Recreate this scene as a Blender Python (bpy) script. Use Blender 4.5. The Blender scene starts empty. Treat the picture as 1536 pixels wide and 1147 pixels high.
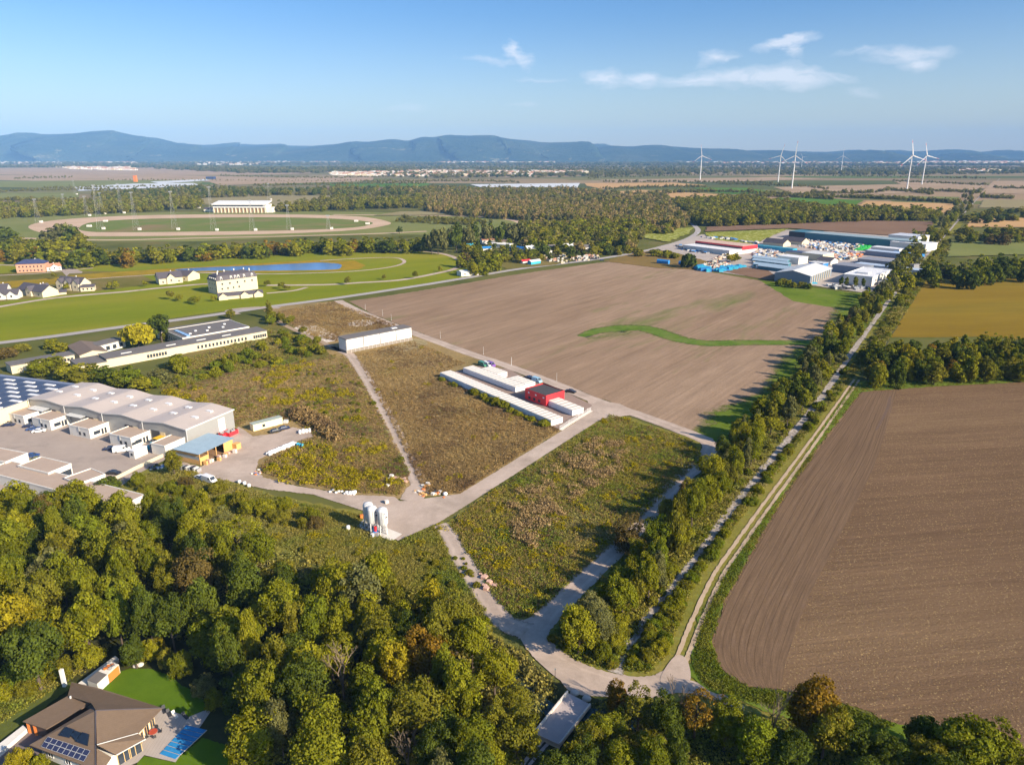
import bpy, math, random
import numpy as np
from mathutils import Vector, Matrix
from mathutils.geometry import tessellate_polygon

S = bpy.context.scene
C = S.collection
R = math.radians
random.seed(7)
RNG = np.random.default_rng(7)

# ------------------------------------------------------------------ camera
F, CX, CY, EYE = 1060.0, 768.0, 573.5, 100.0
TILT = math.atan(339.5 / F)
cd = bpy.data.cameras.new('camera'); cam = bpy.data.objects.new('camera', cd); C.objects.link(cam)
cam.location = (0, 0, EYE); cam.rotation_euler = (math.pi / 2 - TILT, 0, 0)
cd.sensor_width = 36; cd.lens = F / 1536 * 36; cd.clip_start = 1; cd.clip_end = 60000
S.camera = cam

# ------------------------------------------------------------------ light
SUN_EL, SHADOW_DIR = 27.0, 147.0
sd = bpy.data.lights.new('sun', 'SUN'); sun = bpy.data.objects.new('sun', sd); C.objects.link(sun)
sd.energy = 5.0; sd.angle = R(0.5); sd.color = (1.0, 0.85, 0.66)
to_sun = Vector((-math.cos(R(SHADOW_DIR)) * math.cos(R(SUN_EL)), -math.sin(R(SHADOW_DIR)) * math.cos(R(SUN_EL)), math.sin(R(SUN_EL))))
sun.rotation_euler = to_sun.to_track_quat('Z', 'Y').to_euler(); sun.location = to_sun * 300
S.view_settings.view_transform = 'Standard'; S.view_settings.look = 'None'
S.view_settings.gamma = 1; S.view_settings.use_curve_mapping = False
S.view_settings.exposure = 0.92
S.cycles.max_bounces = 5; S.cycles.diffuse_bounces = 3; S.cycles.glossy_bounces = 2
S.cycles.transmission_bounces = 2; S.cycles.volume_bounces = 0; S.cycles.transparent_max_bounces = 4
S.cycles.use_denoising = True; S.cycles.use_adaptive_sampling = True; S.cycles.adaptive_threshold = 0.02

def nd(nt, kind, ins=None, **attrs):
    n = nt.nodes.new(kind)
    for k, v in attrs.items(): setattr(n, k, v)
    for k, v in (ins or {}).items():
        s = n.inputs[k]
        if isinstance(v, bpy.types.NodeSocket): nt.links.new(v, s)
        else:
            if hasattr(s.default_value, '__len__') and not isinstance(s.default_value, str):
                if not hasattr(v, '__len__'): v = (v,) * len(s.default_value)
                v = tuple(v) + ((1,) if len(s.default_value) == 4 and len(v) == 3 else ())
            s.default_value = v
    return n
def M(nt, op, a, b=0.0, c=None):
    ins = {0: a, 1: b}
    if c is not None: ins[2] = c
    return nd(nt, 'ShaderNodeMath', ins, operation=op).outputs[0]
def ramp(nt, fac, stops):
    n = nt.nodes.new('ShaderNodeValToRGB'); nt.links.new(fac, n.inputs[0]); e = n.color_ramp.elements
    while len(e) < len(stops): e.new(0.5)
    for i, (p, c) in enumerate(stops):
        e[i].position = p; e[i].color = tuple(c[:3]) + (1,)
    return n.outputs[0]
def mixc(nt, fac, a, b, mode='MIX'):
    n = nt.nodes.new('ShaderNodeMix'); n.data_type = 'RGBA'; n.blend_type = mode
    for s, v in ((n.inputs[0], fac), (n.inputs[6], a), (n.inputs[7], b)):
        if isinstance(v, bpy.types.NodeSocket): nt.links.new(v, s)
        else: s.default_value = v if not hasattr(v, '__len__') else tuple(v[:3]) + (1,)
    return n.outputs[2]

W = bpy.data.worlds.new('World'); S.world = W; W.use_nodes = True
wt = W.node_tree; bg = wt.nodes['Background']
sky = nd(wt, 'ShaderNodeTexSky', sky_type='NISHITA', sun_disc=False, sun_elevation=R(SUN_EL),
         sun_rotation=math.atan2(to_sun.x, to_sun.y), altitude=150, air_density=1.0, dust_density=2.2, ozone_density=2.6)
SKY_STRENGTH = 0.086
tc = nd(wt, 'ShaderNodeTexCoord').outputs['Generated']
sp = nd(wt, 'ShaderNodeSeparateXYZ', {0: tc})
u_ = M(wt, 'DIVIDE', sp.outputs[0], M(wt, 'MAXIMUM', sp.outputs[1], 0.05)); v_ = M(wt, 'DIVIDE', sp.outputs[2], M(wt, 'MAXIMUM', sp.outputs[1], 0.05))
uv = nd(wt, 'ShaderNodeCombineXYZ', {0: u_, 1: v_}).outputs[0]
wn = nd(wt, 'ShaderNodeTexNoise', {'Vector': nd(wt, 'ShaderNodeVectorMath', {0: uv, 1: (14, 30, 1)}, operation='MULTIPLY').outputs[0], 'Scale': 1.0, 'Detail': 5.0, 'Roughness': 0.6})
warp = nd(wt, 'ShaderNodeVectorMath', {0: nd(wt, 'ShaderNodeVectorMath', {0: wn.outputs['Color'], 1: (.5, .5, .5)}, operation='SUBTRACT').outputs[0], 1: (.085, .034, 0)}, operation='MULTIPLY').outputs[0]
uvw = nd(wt, 'ShaderNodeVectorMath', {0: uv, 1: warp}, operation='ADD').outputs[0]
def sky_uv(px, py):
    b = (CY - py) / F; dy = math.cos(TILT) + b * math.sin(TILT)
    return (px - CX) / F / dy, (-math.sin(TILT) + b * math.cos(TILT)) / dy
tot = None
for px, py, hw, hh, rot, amp in [(1050, 121, 60, 10, 3, .8), (1175, 116, 62, 14, -3, 1.05), (1235, 112, 45, 5, -7, .55), (1110, 115, 60, 10, 2, .7), (910, 117, 26, 10, -12, .85), (962, 121, 26, 11, 0, .85),
                                 (1180, 64, 42, 8, 10, .95), (1186, 76, 10, 14, 12, .7), (1074, 90, 22, 9, 15, .7), (1365, 84, 60, 12, 3, .75), (1290, 80, 40, 4, 2, .35),
                                 (1370, 97, 32, 10, 5, .6), (776, 84, 22, 8, -35, .85), (735, 90, 40, 4, -8, .45), (786, 96, 10, 6, -50, .6), (810, 118, 36, 3, 0, .28), (612, 163, 26, 7, 3, .3), (1300, 137, 26, 6, -8, .4), (785, 157, 16, 3, 5, .25)]:
    u0, v0 = sky_uv(px, py); k = 1 / F
    d = nd(wt, 'ShaderNodeVectorMath', {0: uvw, 1: (u0, v0, 0)}, operation='SUBTRACT').outputs[0]
    m = nd(wt, 'ShaderNodeMapping', {'Vector': d, 'Rotation': (0, 0, R(-rot))}, vector_type='POINT').outputs[0]
    m = nd(wt, 'ShaderNodeVectorMath', {0: m, 1: (1 / (hw * k * 1.3), 1 / (hh * k * 1.25), 0)}, operation='MULTIPLY').outputs[0]
    L = nd(wt, 'ShaderNodeVectorMath', {0: m}, operation='LENGTH').outputs['Value']
    f = M(wt, 'MULTIPLY', M(wt, 'MAXIMUM', M(wt, 'SUBTRACT', 1.0, L), 0.0), amp)
    tot = f if tot is None else M(wt, 'MAXIMUM', tot, f)
wn2 = nd(wt, 'ShaderNodeTexNoise', {'Vector': nd(wt, 'ShaderNodeVectorMath', {0: uvw, 1: (26, 95, 1)}, operation='MULTIPLY').outputs[0], 'Scale': 1.0, 'Detail': 6.0, 'Roughness': 0.62})
cl = M(wt, 'MULTIPLY', tot, M(wt, 'MULTIPLY_ADD', wn2.outputs[0], 2.6, -0.35))
cl = M(wt, 'MULTIPLY', M(wt, 'MINIMUM', M(wt, 'MAXIMUM', M(wt, 'MULTIPLY', cl, .95), 0.0), 0.66), M(wt, 'GREATER_THAN', sp.outputs[1], 0.05))
skyc = nd(wt, 'ShaderNodeVectorMath', {0: nd(wt, 'ShaderNodeHueSaturation', {'Color': sky.outputs[0], 'Saturation': 1.12, 'Value': 1.0}).outputs[0], 1: (.66, .87, 1.10)}, operation='MULTIPLY').outputs[0]
low_ = M(wt, 'POWER', M(wt, 'MAXIMUM', M(wt, 'SUBTRACT', 1.0, M(wt, 'DIVIDE', M(wt, 'ABSOLUTE', sp.outputs[2]), 0.18)), 0.0), 1.5)      # pale band round the whole horizon
skyc = nd(wt, 'ShaderNodeVectorMath', {0: skyc, 1: nd(wt, 'ShaderNodeVectorMath', {0: (3.3, 2.7, 1.5), 'Scale': low_}, operation='SCALE').outputs[0]}, operation='ADD').outputs[0]
CLOUD = (6.2, 6.3, 6.7)
wt.links.new(mixc(wt, cl, skyc, CLOUD), bg.inputs[0]); bg.inputs[1].default_value = SKY_STRENGTH

# ------------------------------------------------------------------ placing: a photo pixel looked up on a level z gives a world point
def G(p, z=0.0):
    a = (p[0] - CX) / F; b = (CY - p[1]) / F
    dy = math.cos(TILT) + b * math.sin(TILT); dz = -math.sin(TILT) + b * math.cos(TILT)
    t = (z - EYE) / dz
    return Vector((a * t, dy * t, z))
def far_point(p, Y):
    a = (p[0] - CX) / F; b = (CY - p[1]) / F
    dy = math.cos(TILT) + b * math.sin(TILT); dz = -math.sin(TILT) + b * math.cos(TILT)
    return Vector((a / dy * Y, Y, EYE + dz / dy * Y))
def zoomer(ox, oy, k): return lambda x, y: (x / k + ox, y / k + oy)
Z1 = zoomer(0, 180, 3.8225); Z2 = zoomer(380, 180, 3.8225); Z3 = zoomer(760, 180, 3.8225); Z4 = zoomer(1136, 180, 3.8225)
Z5 = zoomer(0, 440, 3.8225); Z6 = zoomer(380, 440, 3.8225); Z7 = zoomer(650, 520, 6.144); Z8 = zoomer(0, 560, 6.371)
ZH = zoomer(0, 947, 5.12); ZB = zoomer(700, 900, 4.643); ZL = zoomer(250, 620, 6.678); ZS = zoomer(520, 680, 7.68)
ZM = zoomer(1130, 330, 5.689); ZV = zoomer(690, 340, 7.314); ZW = zoomer(0, 380, 9.6)

# ------------------------------------------------------------------ tags and meshes
def tag(o, label=None, cat=None, group=None, kind=None):
    for k, v in (('label', label), ('category', cat), ('group', group), ('kind', kind)):
        if v: o[k] = v
    return o
def thing(name, label, cat, loc, rot=0, group=None):
    o = bpy.data.objects.new(name, None); C.objects.link(o); o.location = loc; o.rotation_euler = (0, 0, rot)
    o.empty_display_size = .5
    return tag(o, label, cat, group)
class MB:
    def __init__(s): s.v = []; s.f = []; s.m = []
    def face(s, pts, mi=0):
        n = len(s.v); s.v += [tuple(p) for p in pts]; s.f.append(tuple(range(n, n + len(pts)))); s.m.append(mi); return s
    def box(s, x0, y0, z0, x1, y1, z1, mi=0, skip=''):
        n = len(s.v)
        s.v += [(x, y, z) for z in (z0, z1) for x, y in ((x0, y0), (x1, y0), (x1, y1), (x0, y1))]
        for key, q in (('d', (3, 2, 1, 0)), ('u', (4, 5, 6, 7)), ('f', (0, 1, 5, 4)), ('r', (1, 2, 6, 5)), ('b', (2, 3, 7, 6)), ('l', (3, 0, 4, 7))):
            if key not in skip: s.f.append(tuple(n + i for i in q)); s.m.append(mi)
        return s
    def prism(s, poly, z0, z1, mi=0):
        n = len(s.v); k = len(poly)
        s.v += [(x, y, z0) for x, y in poly] + [(x, y, z1) for x, y in poly]
        for i in range(k): s.f.append((n + i, n + (i + 1) % k, n + k + (i + 1) % k, n + k + i)); s.m.append(mi)
        s.f.append(tuple(n + k + i for i in range(k))); s.m.append(mi)
        s.f.append(tuple(n + i for i in reversed(range(k)))); s.m.append(mi)
        return s
    def tube(s, p0, p1, r0, r1=None, n=6, mi=0, cap=True):
        r1 = r0 if r1 is None else r1; p0 = Vector(p0); p1 = Vector(p1); d = (p1 - p0)
        if d.length < 1e-6: return s
        q = d.to_track_quat('Z', 'Y'); b = len(s.v)
        for p, r in ((p0, r0), (p1, r1)):
            for i in range(n):
                a = 2 * math.pi * i / n; s.v.append(tuple(p + q @ Vector((r * math.cos(a), r * math.sin(a), 0))))
        for i in range(n): s.f.append((b + i, b + (i + 1) % n, b + n + (i + 1) % n, b + n + i)); s.m.append(mi)
        if cap: s.f.append(tuple(b + n + i for i in range(n))); s.m.append(mi); s.f.append(tuple(b + i for i in reversed(range(n)))); s.m.append(mi)
        return s
    def lathe(s, prof, c=(0, 0, 0), n=20, mi=0):
        b = len(s.v)
        for r, z in prof:
            for i in range(n):
                a = 2 * math.pi * i / n; s.v.append((c[0] + r * math.cos(a), c[1] + r * math.sin(a), c[2] + z))
        for j in range(len(prof) - 1):
            for i in range(n):
                s.f.append((b + j * n + i, b + j * n + (i + 1) % n, b + (j + 1) * n + (i + 1) % n, b + (j + 1) * n + i)); s.m.append(mi)
        return s
    def mesh(s, name, mats, smooth=False):
        me = bpy.data.meshes.new(name); me.from_pydata(s.v, [], s.f)
        for m in mats: me.materials.append(m)
        me.polygons.foreach_set('material_index', s.m)
        if smooth: me.polygons.foreach_set('use_smooth', [True] * len(s.f))
        me.update(); return me
    def build(s, name, mats, parent=None, loc=None, smooth=False):
        if not isinstance(mats, (list, tuple)): mats = [mats]
        return link(name, s.mesh(name, mats, smooth), parent, loc)
def link(name, me, parent=None, loc=None, rot=0, scale=None, mat=None):
    o = bpy.data.objects.new(name, me); C.objects.link(o)
    if parent: o.parent = parent
    if loc is not None: o.location = loc
    if rot: o.rotation_euler = (0, 0, rot)
    if scale: o.scale = scale if hasattr(scale, '__len__') else (scale,) * 3
    if mat is not None:
        o.material_slots[0].link = 'OBJECT'; o.material_slots[0].material = mat
    return o
def kids(o): return KIDS.get(o.name) or [c for c in bpy.data.objects if c.parent == o]
KIDS = {}
def copy_thing(o, loc, rot=None, label=None, scale=None):
    if o.name not in KIDS: KIDS[o.name] = [c for c in o.children]
    c = o.copy(); C.objects.link(c); c.location = loc
    if rot is not None: c.rotation_euler = (0, 0, rot)
    if label: c['label'] = label
    if scale: c.scale = (scale,) * 3
    for ch in KIDS[o.name]:
        d = ch.copy(); C.objects.link(d); d.parent = c
        if ch.name not in KIDS: KIDS[ch.name] = [g for g in ch.children]
        for g in KIDS[ch.name]:
            e = g.copy(); C.objects.link(e); e.parent = d
    return c

# ------------------------------------------------------------------ materials
def base_mat(name, rough=.8, metal=0.0, spec=.3):
    m = bpy.data.materials.new(name); m.use_nodes = True; nt = m.node_tree; b = nt.nodes['Principled BSDF']
    b.inputs['Roughness'].default_value = rough; b.inputs['Metallic'].default_value = metal; b.inputs['Specular IOR Level'].default_value = spec
    return m, nt, b
CACHE = {}
def paint(name, col, rough=.7, metal=0.0, var=.12, scale=.6, spec=.3, lines=None):
    """a surface colour with uneven wear; lines=(axis, spacing) adds seams"""
    if name in CACHE: return CACHE[name]
    m, nt, b = base_mat(name, rough, metal, spec)
    co = nd(nt, 'ShaderNodeTexCoord').outputs['Object']
    n1 = nd(nt, 'ShaderNodeTexNoise', {'Vector': co, 'Scale': scale, 'Detail': 5.0, 'Roughness': .65}).outputs[0]
    f = M(nt, 'MULTIPLY_ADD', n1, var * 2.4, 1 - var * 1.2)
    if lines:
        ax, sp_ = lines
        s_ = nd(nt, 'ShaderNodeSeparateXYZ', {0: co}).outputs[ax]
        fr = M(nt, 'FRACT', M(nt, 'DIVIDE', s_, sp_))
        f = M(nt, 'MULTIPLY', f, M(nt, 'MULTIPLY_ADD', M(nt, 'LESS_THAN', fr, .12), -.14, 1.0))
    c = nd(nt, 'ShaderNodeVectorMath', {0: col, 'Scale': f}, operation='SCALE').outputs[0]
    nt.links.new(c, b.inputs['Base Color'])
    CACHE[name] = m; return m
def ground(name, stops, scale=.02, fine=(1.2, .28), rows=None, patch=None, bump=.0, speck=None, stretch=None, rough=.95, mid=None, soft=None, ruts=0.0):
    m, nt, b = base_mat(name, rough, 0, 0.0)
    co = nd(nt, 'ShaderNodeTexCoord').outputs['Object']
    c2 = co
    if stretch:
        c2 = nd(nt, 'ShaderNodeMapping', {'Vector': co, 'Rotation': (0, 0, R(stretch[0])), 'Scale': (1 / stretch[1], 1 / stretch[2], 1)}, vector_type='TEXTURE').outputs[0]
    n1 = nd(nt, 'ShaderNodeTexNoise', {'Vector': c2, 'Scale': scale, 'Detail': 8.0, 'Roughness': .6}).outputs[0]
    col = ramp(nt, n1, [(.32 + .36 * i / (len(stops) - 1), s) for i, s in enumerate(stops)])
    if patch:
        pc, ps, lo, hi = patch
        pn = nd(nt, 'ShaderNodeTexNoise', {'Vector': c2, 'Scale': ps, 'Detail': 6.0, 'Roughness': .7, 'Distortion': .4}).outputs[0]
        col = mixc(nt, nd(nt, 'ShaderNodeMapRange', {0: pn, 1: lo, 2: hi}).outputs[0], col, pc)
    if speck:
        vs, amt, sc = speck
        vo = nd(nt, 'ShaderNodeTexVoronoi', {'Vector': co, 'Scale': vs}).outputs['Color']
        col = mixc(nt, M(nt, 'MULTIPLY', M(nt, 'GREATER_THAN', nd(nt, 'ShaderNodeSeparateXYZ', {0: vo}).outputs[0], 1 - amt), .75), col, sc)
    nf = nd(nt, 'ShaderNodeTexNoise', {'Vector': co, 'Scale': fine[0], 'Detail': 4.0, 'Roughness': .8}).outputs[0]
    f = M(nt, 'MULTIPLY_ADD', nf, fine[1] * 4, 1 - fine[1] * 2)
    if mid:
        nm = nd(nt, 'ShaderNodeTexNoise', {'Vector': c2, 'Scale': mid[0], 'Detail': 5.0, 'Roughness': .7}).outputs[0]
        f = M(nt, 'MULTIPLY', f, M(nt, 'MULTIPLY_ADD', nm, mid[1] * 4, 1 - mid[1] * 2))
    if rows:
        for deg, space, amt in rows:
            mp = nd(nt, 'ShaderNodeMapping', {'Vector': co, 'Rotation': (0, 0, R(deg)), 'Scale': (60, space, 1)}, vector_type='TEXTURE').outputs[0]
            rn = nd(nt, 'ShaderNodeTexNoise', {'Vector': mp, 'Scale': 1.0, 'Detail': 2.0, 'Roughness': .6}).outputs[0]
            f = M(nt, 'MULTIPLY', f, M(nt, 'MULTIPLY_ADD', rn, amt * 4, 1 - amt * 2))
    if soft or ruts:
        vv = nd(nt, 'ShaderNodeSeparateXYZ', {0: nd(nt, 'ShaderNodeUVMap', uv_map='uv').outputs[0]}).outputs[1]
    if ruts:      # two worn wheel lines along the lane
        d_ = M(nt, 'ABSOLUTE', M(nt, 'SUBTRACT', M(nt, 'ABSOLUTE', M(nt, 'SUBTRACT', vv, .5)), .22))
        f = M(nt, 'MULTIPLY', f, M(nt, 'MULTIPLY_ADD', nd(nt, 'ShaderNodeMapRange', {0: d_, 1: .03, 2: .12, 3: 1.0, 4: 0.0}).outputs[0], ruts, 1 - ruts * .4))
    c = nd(nt, 'ShaderNodeVectorMath', {0: col, 'Scale': f}, operation='SCALE').outputs[0]
    nt.links.new(c, b.inputs['Base Color'])
    if soft:      # the strip frays out towards its edges
        e_ = M(nt, 'MULTIPLY', M(nt, 'MINIMUM', vv, M(nt, 'SUBTRACT', 1.0, vv)), 2.0)
        rn = nd(nt, 'ShaderNodeTexNoise', {'Vector': co, 'Scale': soft[0], 'Detail': 7.0, 'Roughness': .75}).outputs[0]
        al = nd(nt, 'ShaderNodeMapRange', {0: M(nt, 'ADD', e_, M(nt, 'MULTIPLY_ADD', rn, soft[1] * 2, -soft[1])), 1: soft[2], 2: soft[2] + soft[3]}).outputs[0]
        nt.links.new(al, b.inputs['Alpha'])
    if bump:
        bn = nd(nt, 'ShaderNodeBump', {'Height': f, 'Strength': 1.0, 'Distance': bump}); nt.links.new(bn.outputs[0], b.inputs['Normal'])
    return m
def foliage(name, c1, c2, trans=.34, drift=None):
    m = bpy.data.materials.new(name); m.use_nodes = True; nt = m.node_tree; nt.nodes.clear()
    rnd = nd(nt, 'ShaderNodeObjectInfo').outputs['Random']
    co = nd(nt, 'ShaderNodeTexCoord').outputs['Object']
    n = nd(nt, 'ShaderNodeTexNoise', {'Vector': co, 'Scale': .45, 'Detail': 2.0}).outputs[0]
    fac = M(nt, 'ADD', M(nt, 'MULTIPLY', rnd, .5), M(nt, 'MULTIPLY_ADD', n, 1.2, -.35))
    fac = nd(nt, 'ShaderNodeClamp', {0: fac}).outputs[0]
    t = nd(nt, 'ShaderNodeAttribute', attribute_name='tint').outputs['Fac']
    c = nd(nt, 'ShaderNodeVectorMath', {0: mixc(nt, fac, c1, c2), 'Scale': t}, operation='SCALE').outputs[0]
    if drift:      # plants of one kind differ from place to place over the plot
        gp = nd(nt, 'ShaderNodeNewGeometry').outputs['Position']
        n2 = nd(nt, 'ShaderNodeTexNoise', {'Vector': gp, 'Scale': .045, 'Detail': 5.0, 'Roughness': .65}).outputs[0]
        n3 = nd(nt, 'ShaderNodeTexNoise', {'Vector': gp, 'Scale': .016, 'Detail': 4.0, 'Roughness': .6}).outputs[0]
        c = mixc(nt, nd(nt, 'ShaderNodeMapRange', {0: n2, 1: .46, 2: .62}).outputs[0], c, nd(nt, 'ShaderNodeVectorMath', {0: drift[0], 'Scale': t}, operation='SCALE').outputs[0])
        c = mixc(nt, nd(nt, 'ShaderNodeMapRange', {0: n3, 1: .50, 2: .64, 4: .8}).outputs[0], c, nd(nt, 'ShaderNodeVectorMath', {0: drift[1], 'Scale': t}, operation='SCALE').outputs[0])
    d = nd(nt, 'ShaderNodeBsdfDiffuse', {'Color': c}).outputs[0]
    tr = nd(nt, 'ShaderNodeBsdfTranslucent', {'Color': c}).outputs[0]
    mx = nd(nt, 'ShaderNodeMixShader', {0: trans, 1: d, 2: tr}).outputs[0]
    out = nd(nt, 'ShaderNodeOutputMaterial'); nt.links.new(mx, out.inputs[0]); return m

LEAF = {
 'green': foliage('leaf_green', (.125, .148, .012), (.220, .215, .016)),
 'dark': foliage('leaf_dark_green', (.066, .092, .015), (.120, .142, .018)),
 'yellowgreen': foliage('leaf_yellow_green', (.175, .185, .012), (.285, .258, .018)),
 'olive': foliage('leaf_olive', (.150, .150, .016), (.245, .215, .022)),
 'yellow': foliage('leaf_golden_yellow', (.240, .205, .012), (.340, .275, .018)),
 'brown': foliage('leaf_russet_brown', (.105, .080, .022), (.175, .125, .038)),
 'orange': foliage('leaf_orange_brown', (.180, .115, .014), (.270, .160, .020)),
 'grey': foliage('leaf_grey_green', (.115, .122, .036), (.200, .190, .065)),
 'bright': foliage('leaf_bright_green', (.120, .160, .012), (.190, .210, .016)),
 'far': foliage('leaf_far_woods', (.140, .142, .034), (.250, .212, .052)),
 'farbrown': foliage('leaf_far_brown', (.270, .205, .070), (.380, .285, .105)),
 'weed': foliage('weed_brown', (.240, .165, .065), (.460, .310, .125), drift=((.19, .12, .06), (.40, .29, .12))),
 'weedgreen': foliage('weed_green', (.200, .185, .028), (.350, .285, .060), drift=((.165, .205, .028), (.36, .30, .11))),
 'goldenrod': foliage('goldenrod_yellow', (.300, .260, .010), (.440, .340, .016)),
 'tan': foliage('dry_grass_tan', (.330, .230, .100), (.470, .330, .160)),
 'willow': foliage('leaf_willow_yellow', (.300, .270, .012), (.420, .350, .020)),
 'twig': foliage('bare_twig', (.17, .13, .09), (.26, .20, .14), 0),
 'grasstuft': foliage('grass_tuft', (.140, .150, .016), (.220, .205, .026), drift=((.11, .15, .016), (.26, .21, .04))),
}
ADJ = {'green': 'mid green', 'dark': 'dark green', 'yellowgreen': 'yellow-green', 'olive': 'olive green', 'yellow': 'golden yellow', 'brown': 'russet brown',
       'orange': 'orange-brown', 'grey': 'grey-green', 'willow': 'yellow', 'bright': 'bright green', 'twig': 'leafless', 'far': 'dark green', 'farbrown': 'brownish'}
BARK = paint('bark', (.10, .075, .055), .9)
PALE_BARK = paint('pale_bark', (.42, .36, .30), .9)

WHITE = paint('white_panel', (.72, .71, .69), .45, var=.04)
WHITE_R = paint('white_render', (.66, .63, .57), .8, var=.05)
CREAM = paint('cream_render', (.60, .52, .36), .85, var=.06)
YELLOWISH = paint('yellow_render', (.70, .58, .36), .85, var=.06)
BRICKC = paint('salmon_render', (.56, .30, .20), .85, var=.08)
DARKROOF = paint('dark_slate_roof', (.085, .075, .085), .7, var=.2)
GREYROOF = paint('grey_felt_roof', (.15, .135, .125), .8, var=.2, scale=.25)
BROWNROOF = paint('brown_roof', (.17, .125, .095), .8, var=.18, scale=.4)
TANROOF = paint('tan_gravel_roof', (.40, .305, .235), .9, var=.12, scale=.3)
SEAMROOF = paint('seamed_sheet_roof', (.50, .425, .36), .6, var=.08, scale=.12)
GREYMETAL = paint('grey_metal_cladding', (.34, .34, .33), .45, metal=.2, var=.06)
LIGHTMETAL = paint('light_metal_roof', (.58, .58, .56), .5, var=.08)
GLASS = paint('window_glass', (.035, .045, .06), .12, spec=.6, var=.1)
FRAME = paint('white_window_frame', (.74, .73, .70), .5, var=.03)
DARKF = paint('dark_frame', (.05, .05, .055), .5, var=.05)
CONC = paint('concrete', (.47, .43, .38), .9, var=.12, scale=.4)
PALECONC = paint('pale_concrete', (.62, .57, .50), .9, var=.12, scale=.5)
WOOD = paint('raw_timber', (.62, .36, .13), .8, var=.2, scale=1.5)
RED = paint('red_cladding', (.66, .035, .045), .45, var=.05)
BLUETARP = paint('blue_tarpaulin', (.03, .20, .50), .5, var=.15)
TURQ = paint('turquoise_foil', (.04, .38, .55), .5, var=.15)
TYRE = paint('tyre_rubber', (.02, .02, .02), .8)
STEEL = paint('galvanised_steel', (.45, .45, .45), .45, metal=.4, var=.08)
ORANGE = paint('orange_panel', (.66, .20, .045), .6, var=.08)

# ------------------------------------------------------------------ ground sheets and strips
def inside(px, py, poly):
    r = np.zeros(len(px), bool); n = len(poly); j = n - 1
    for i in range(n):
        xi, yi = poly[i]; xj, yj = poly[j]
        c = ((yi > py) != (yj > py)) & (px < (xj - xi) * (py - yi) / ((yj - yi) + 1e-12) + xi)
        r ^= c; j = i
    return r
def catmull(P, n=6, closed=False):
    out = []; m = len(P)
    rng = range(m if closed else m - 1)
    for i in rng:
        p0 = P[(i - 1) % m] if closed or i > 0 else P[i]; p1 = P[i]; p2 = P[(i + 1) % m]
        p3 = P[(i + 2) % m] if closed or i + 2 < m else P[min(i + 1, m - 1)]
        for k in range(n):
            t = k / n
            out.append(.5 * ((2 * p1) + (p2 - p0) * t + (2 * p0 - 5 * p1 + 4 * p2 - p3) * t * t + (3 * p1 - p0 - 3 * p2 + p3) * t ** 3))
    if not closed: out.append(P[-1])
    return out
LAY = [0.0]
def lay():
    LAY[0] += .004; return LAY[0]
def sheet(name, pts, mat, z=None, smooth=False, rag=0.0, label=None, cat=None, kind='structure', wave=0.0):
    z = lay() if z is None else z
    P = [G(p) for p in pts]
    if smooth: P = catmull(P, 5, True)
    if rag:
        Q = []
        for i, a in enumerate(P):
            b = P[(i + 1) % len(P)]; k = max(1, min(60, int((b - a).length / (rag * 2.5))))
            for j in range(k): Q.append(a.lerp(b, j / k) + Vector((random.uniform(-rag, rag), random.uniform(-rag, rag), 0)))
        P = Q
    if wave:
        P = [p + Vector((sum(math.sin(p.x * f_ + p.y * f_ * .8 + k) for k, f_ in enumerate((.11, .27, .53, 1.1))), sum(math.cos(p.y * f_ - p.x * f_ * .6 + k) for k, f_ in enumerate((.13, .31, .6, 1.2))), 0)) * wave for p in P]
    tri = tessellate_polygon([[Vector((p.x, p.y, 0)) for p in P]])
    me = bpy.data.meshes.new(name); me.from_pydata([(p.x, p.y, z) for p in P], [], [tuple(t) for t in tri]); me.materials.append(mat)
    if len(me.polygons) and me.polygons[0].normal.z < 0: me.flip_normals()
    o = link(name, me); return tag(o, label, cat, None, kind)
def strip(name, pts, width, mat, z=None, rag=0.0, n=8, kind='structure', label=None, cat=None, world=False):
    z = lay() if z is None else z
    P = catmull([Vector(p) if world else G(p) for p in pts], n); v = []; f = []; uvs = []
    w = width if callable(width) else (lambda t: width)
    s = 0
    for i, p in enumerate(P):
        d = (P[min(i + 1, len(P) - 1)] - P[max(i - 1, 0)]); d.z = 0; d.normalize(); nrm = Vector((-d.y, d.x, 0)); ww = w(i / (len(P) - 1)) / 2
        if i: s += (P[i] - P[i - 1]).length
        for k, sg in ((0, 1), (1, -1)):
            q = p + nrm * (sg * (ww + random.uniform(-rag, rag))); v.append((q.x, q.y, z)); uvs.append((s, k))
        if i: f.append((2 * i - 1, 2 * i + 1, 2 * i, 2 * i - 2))
    me = bpy.data.meshes.new(name); me.from_pydata(v, [], f); me.materials.append(mat)
    ul = me.uv_layers.new(name='uv')
    for l in me.loops: ul.data[l.index].uv = uvs[l.vertex_index]
    if me.polygons[0].normal.z < 0: me.flip_normals()
    o = link(name, me); return tag(o, label, cat, None, kind)
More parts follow.
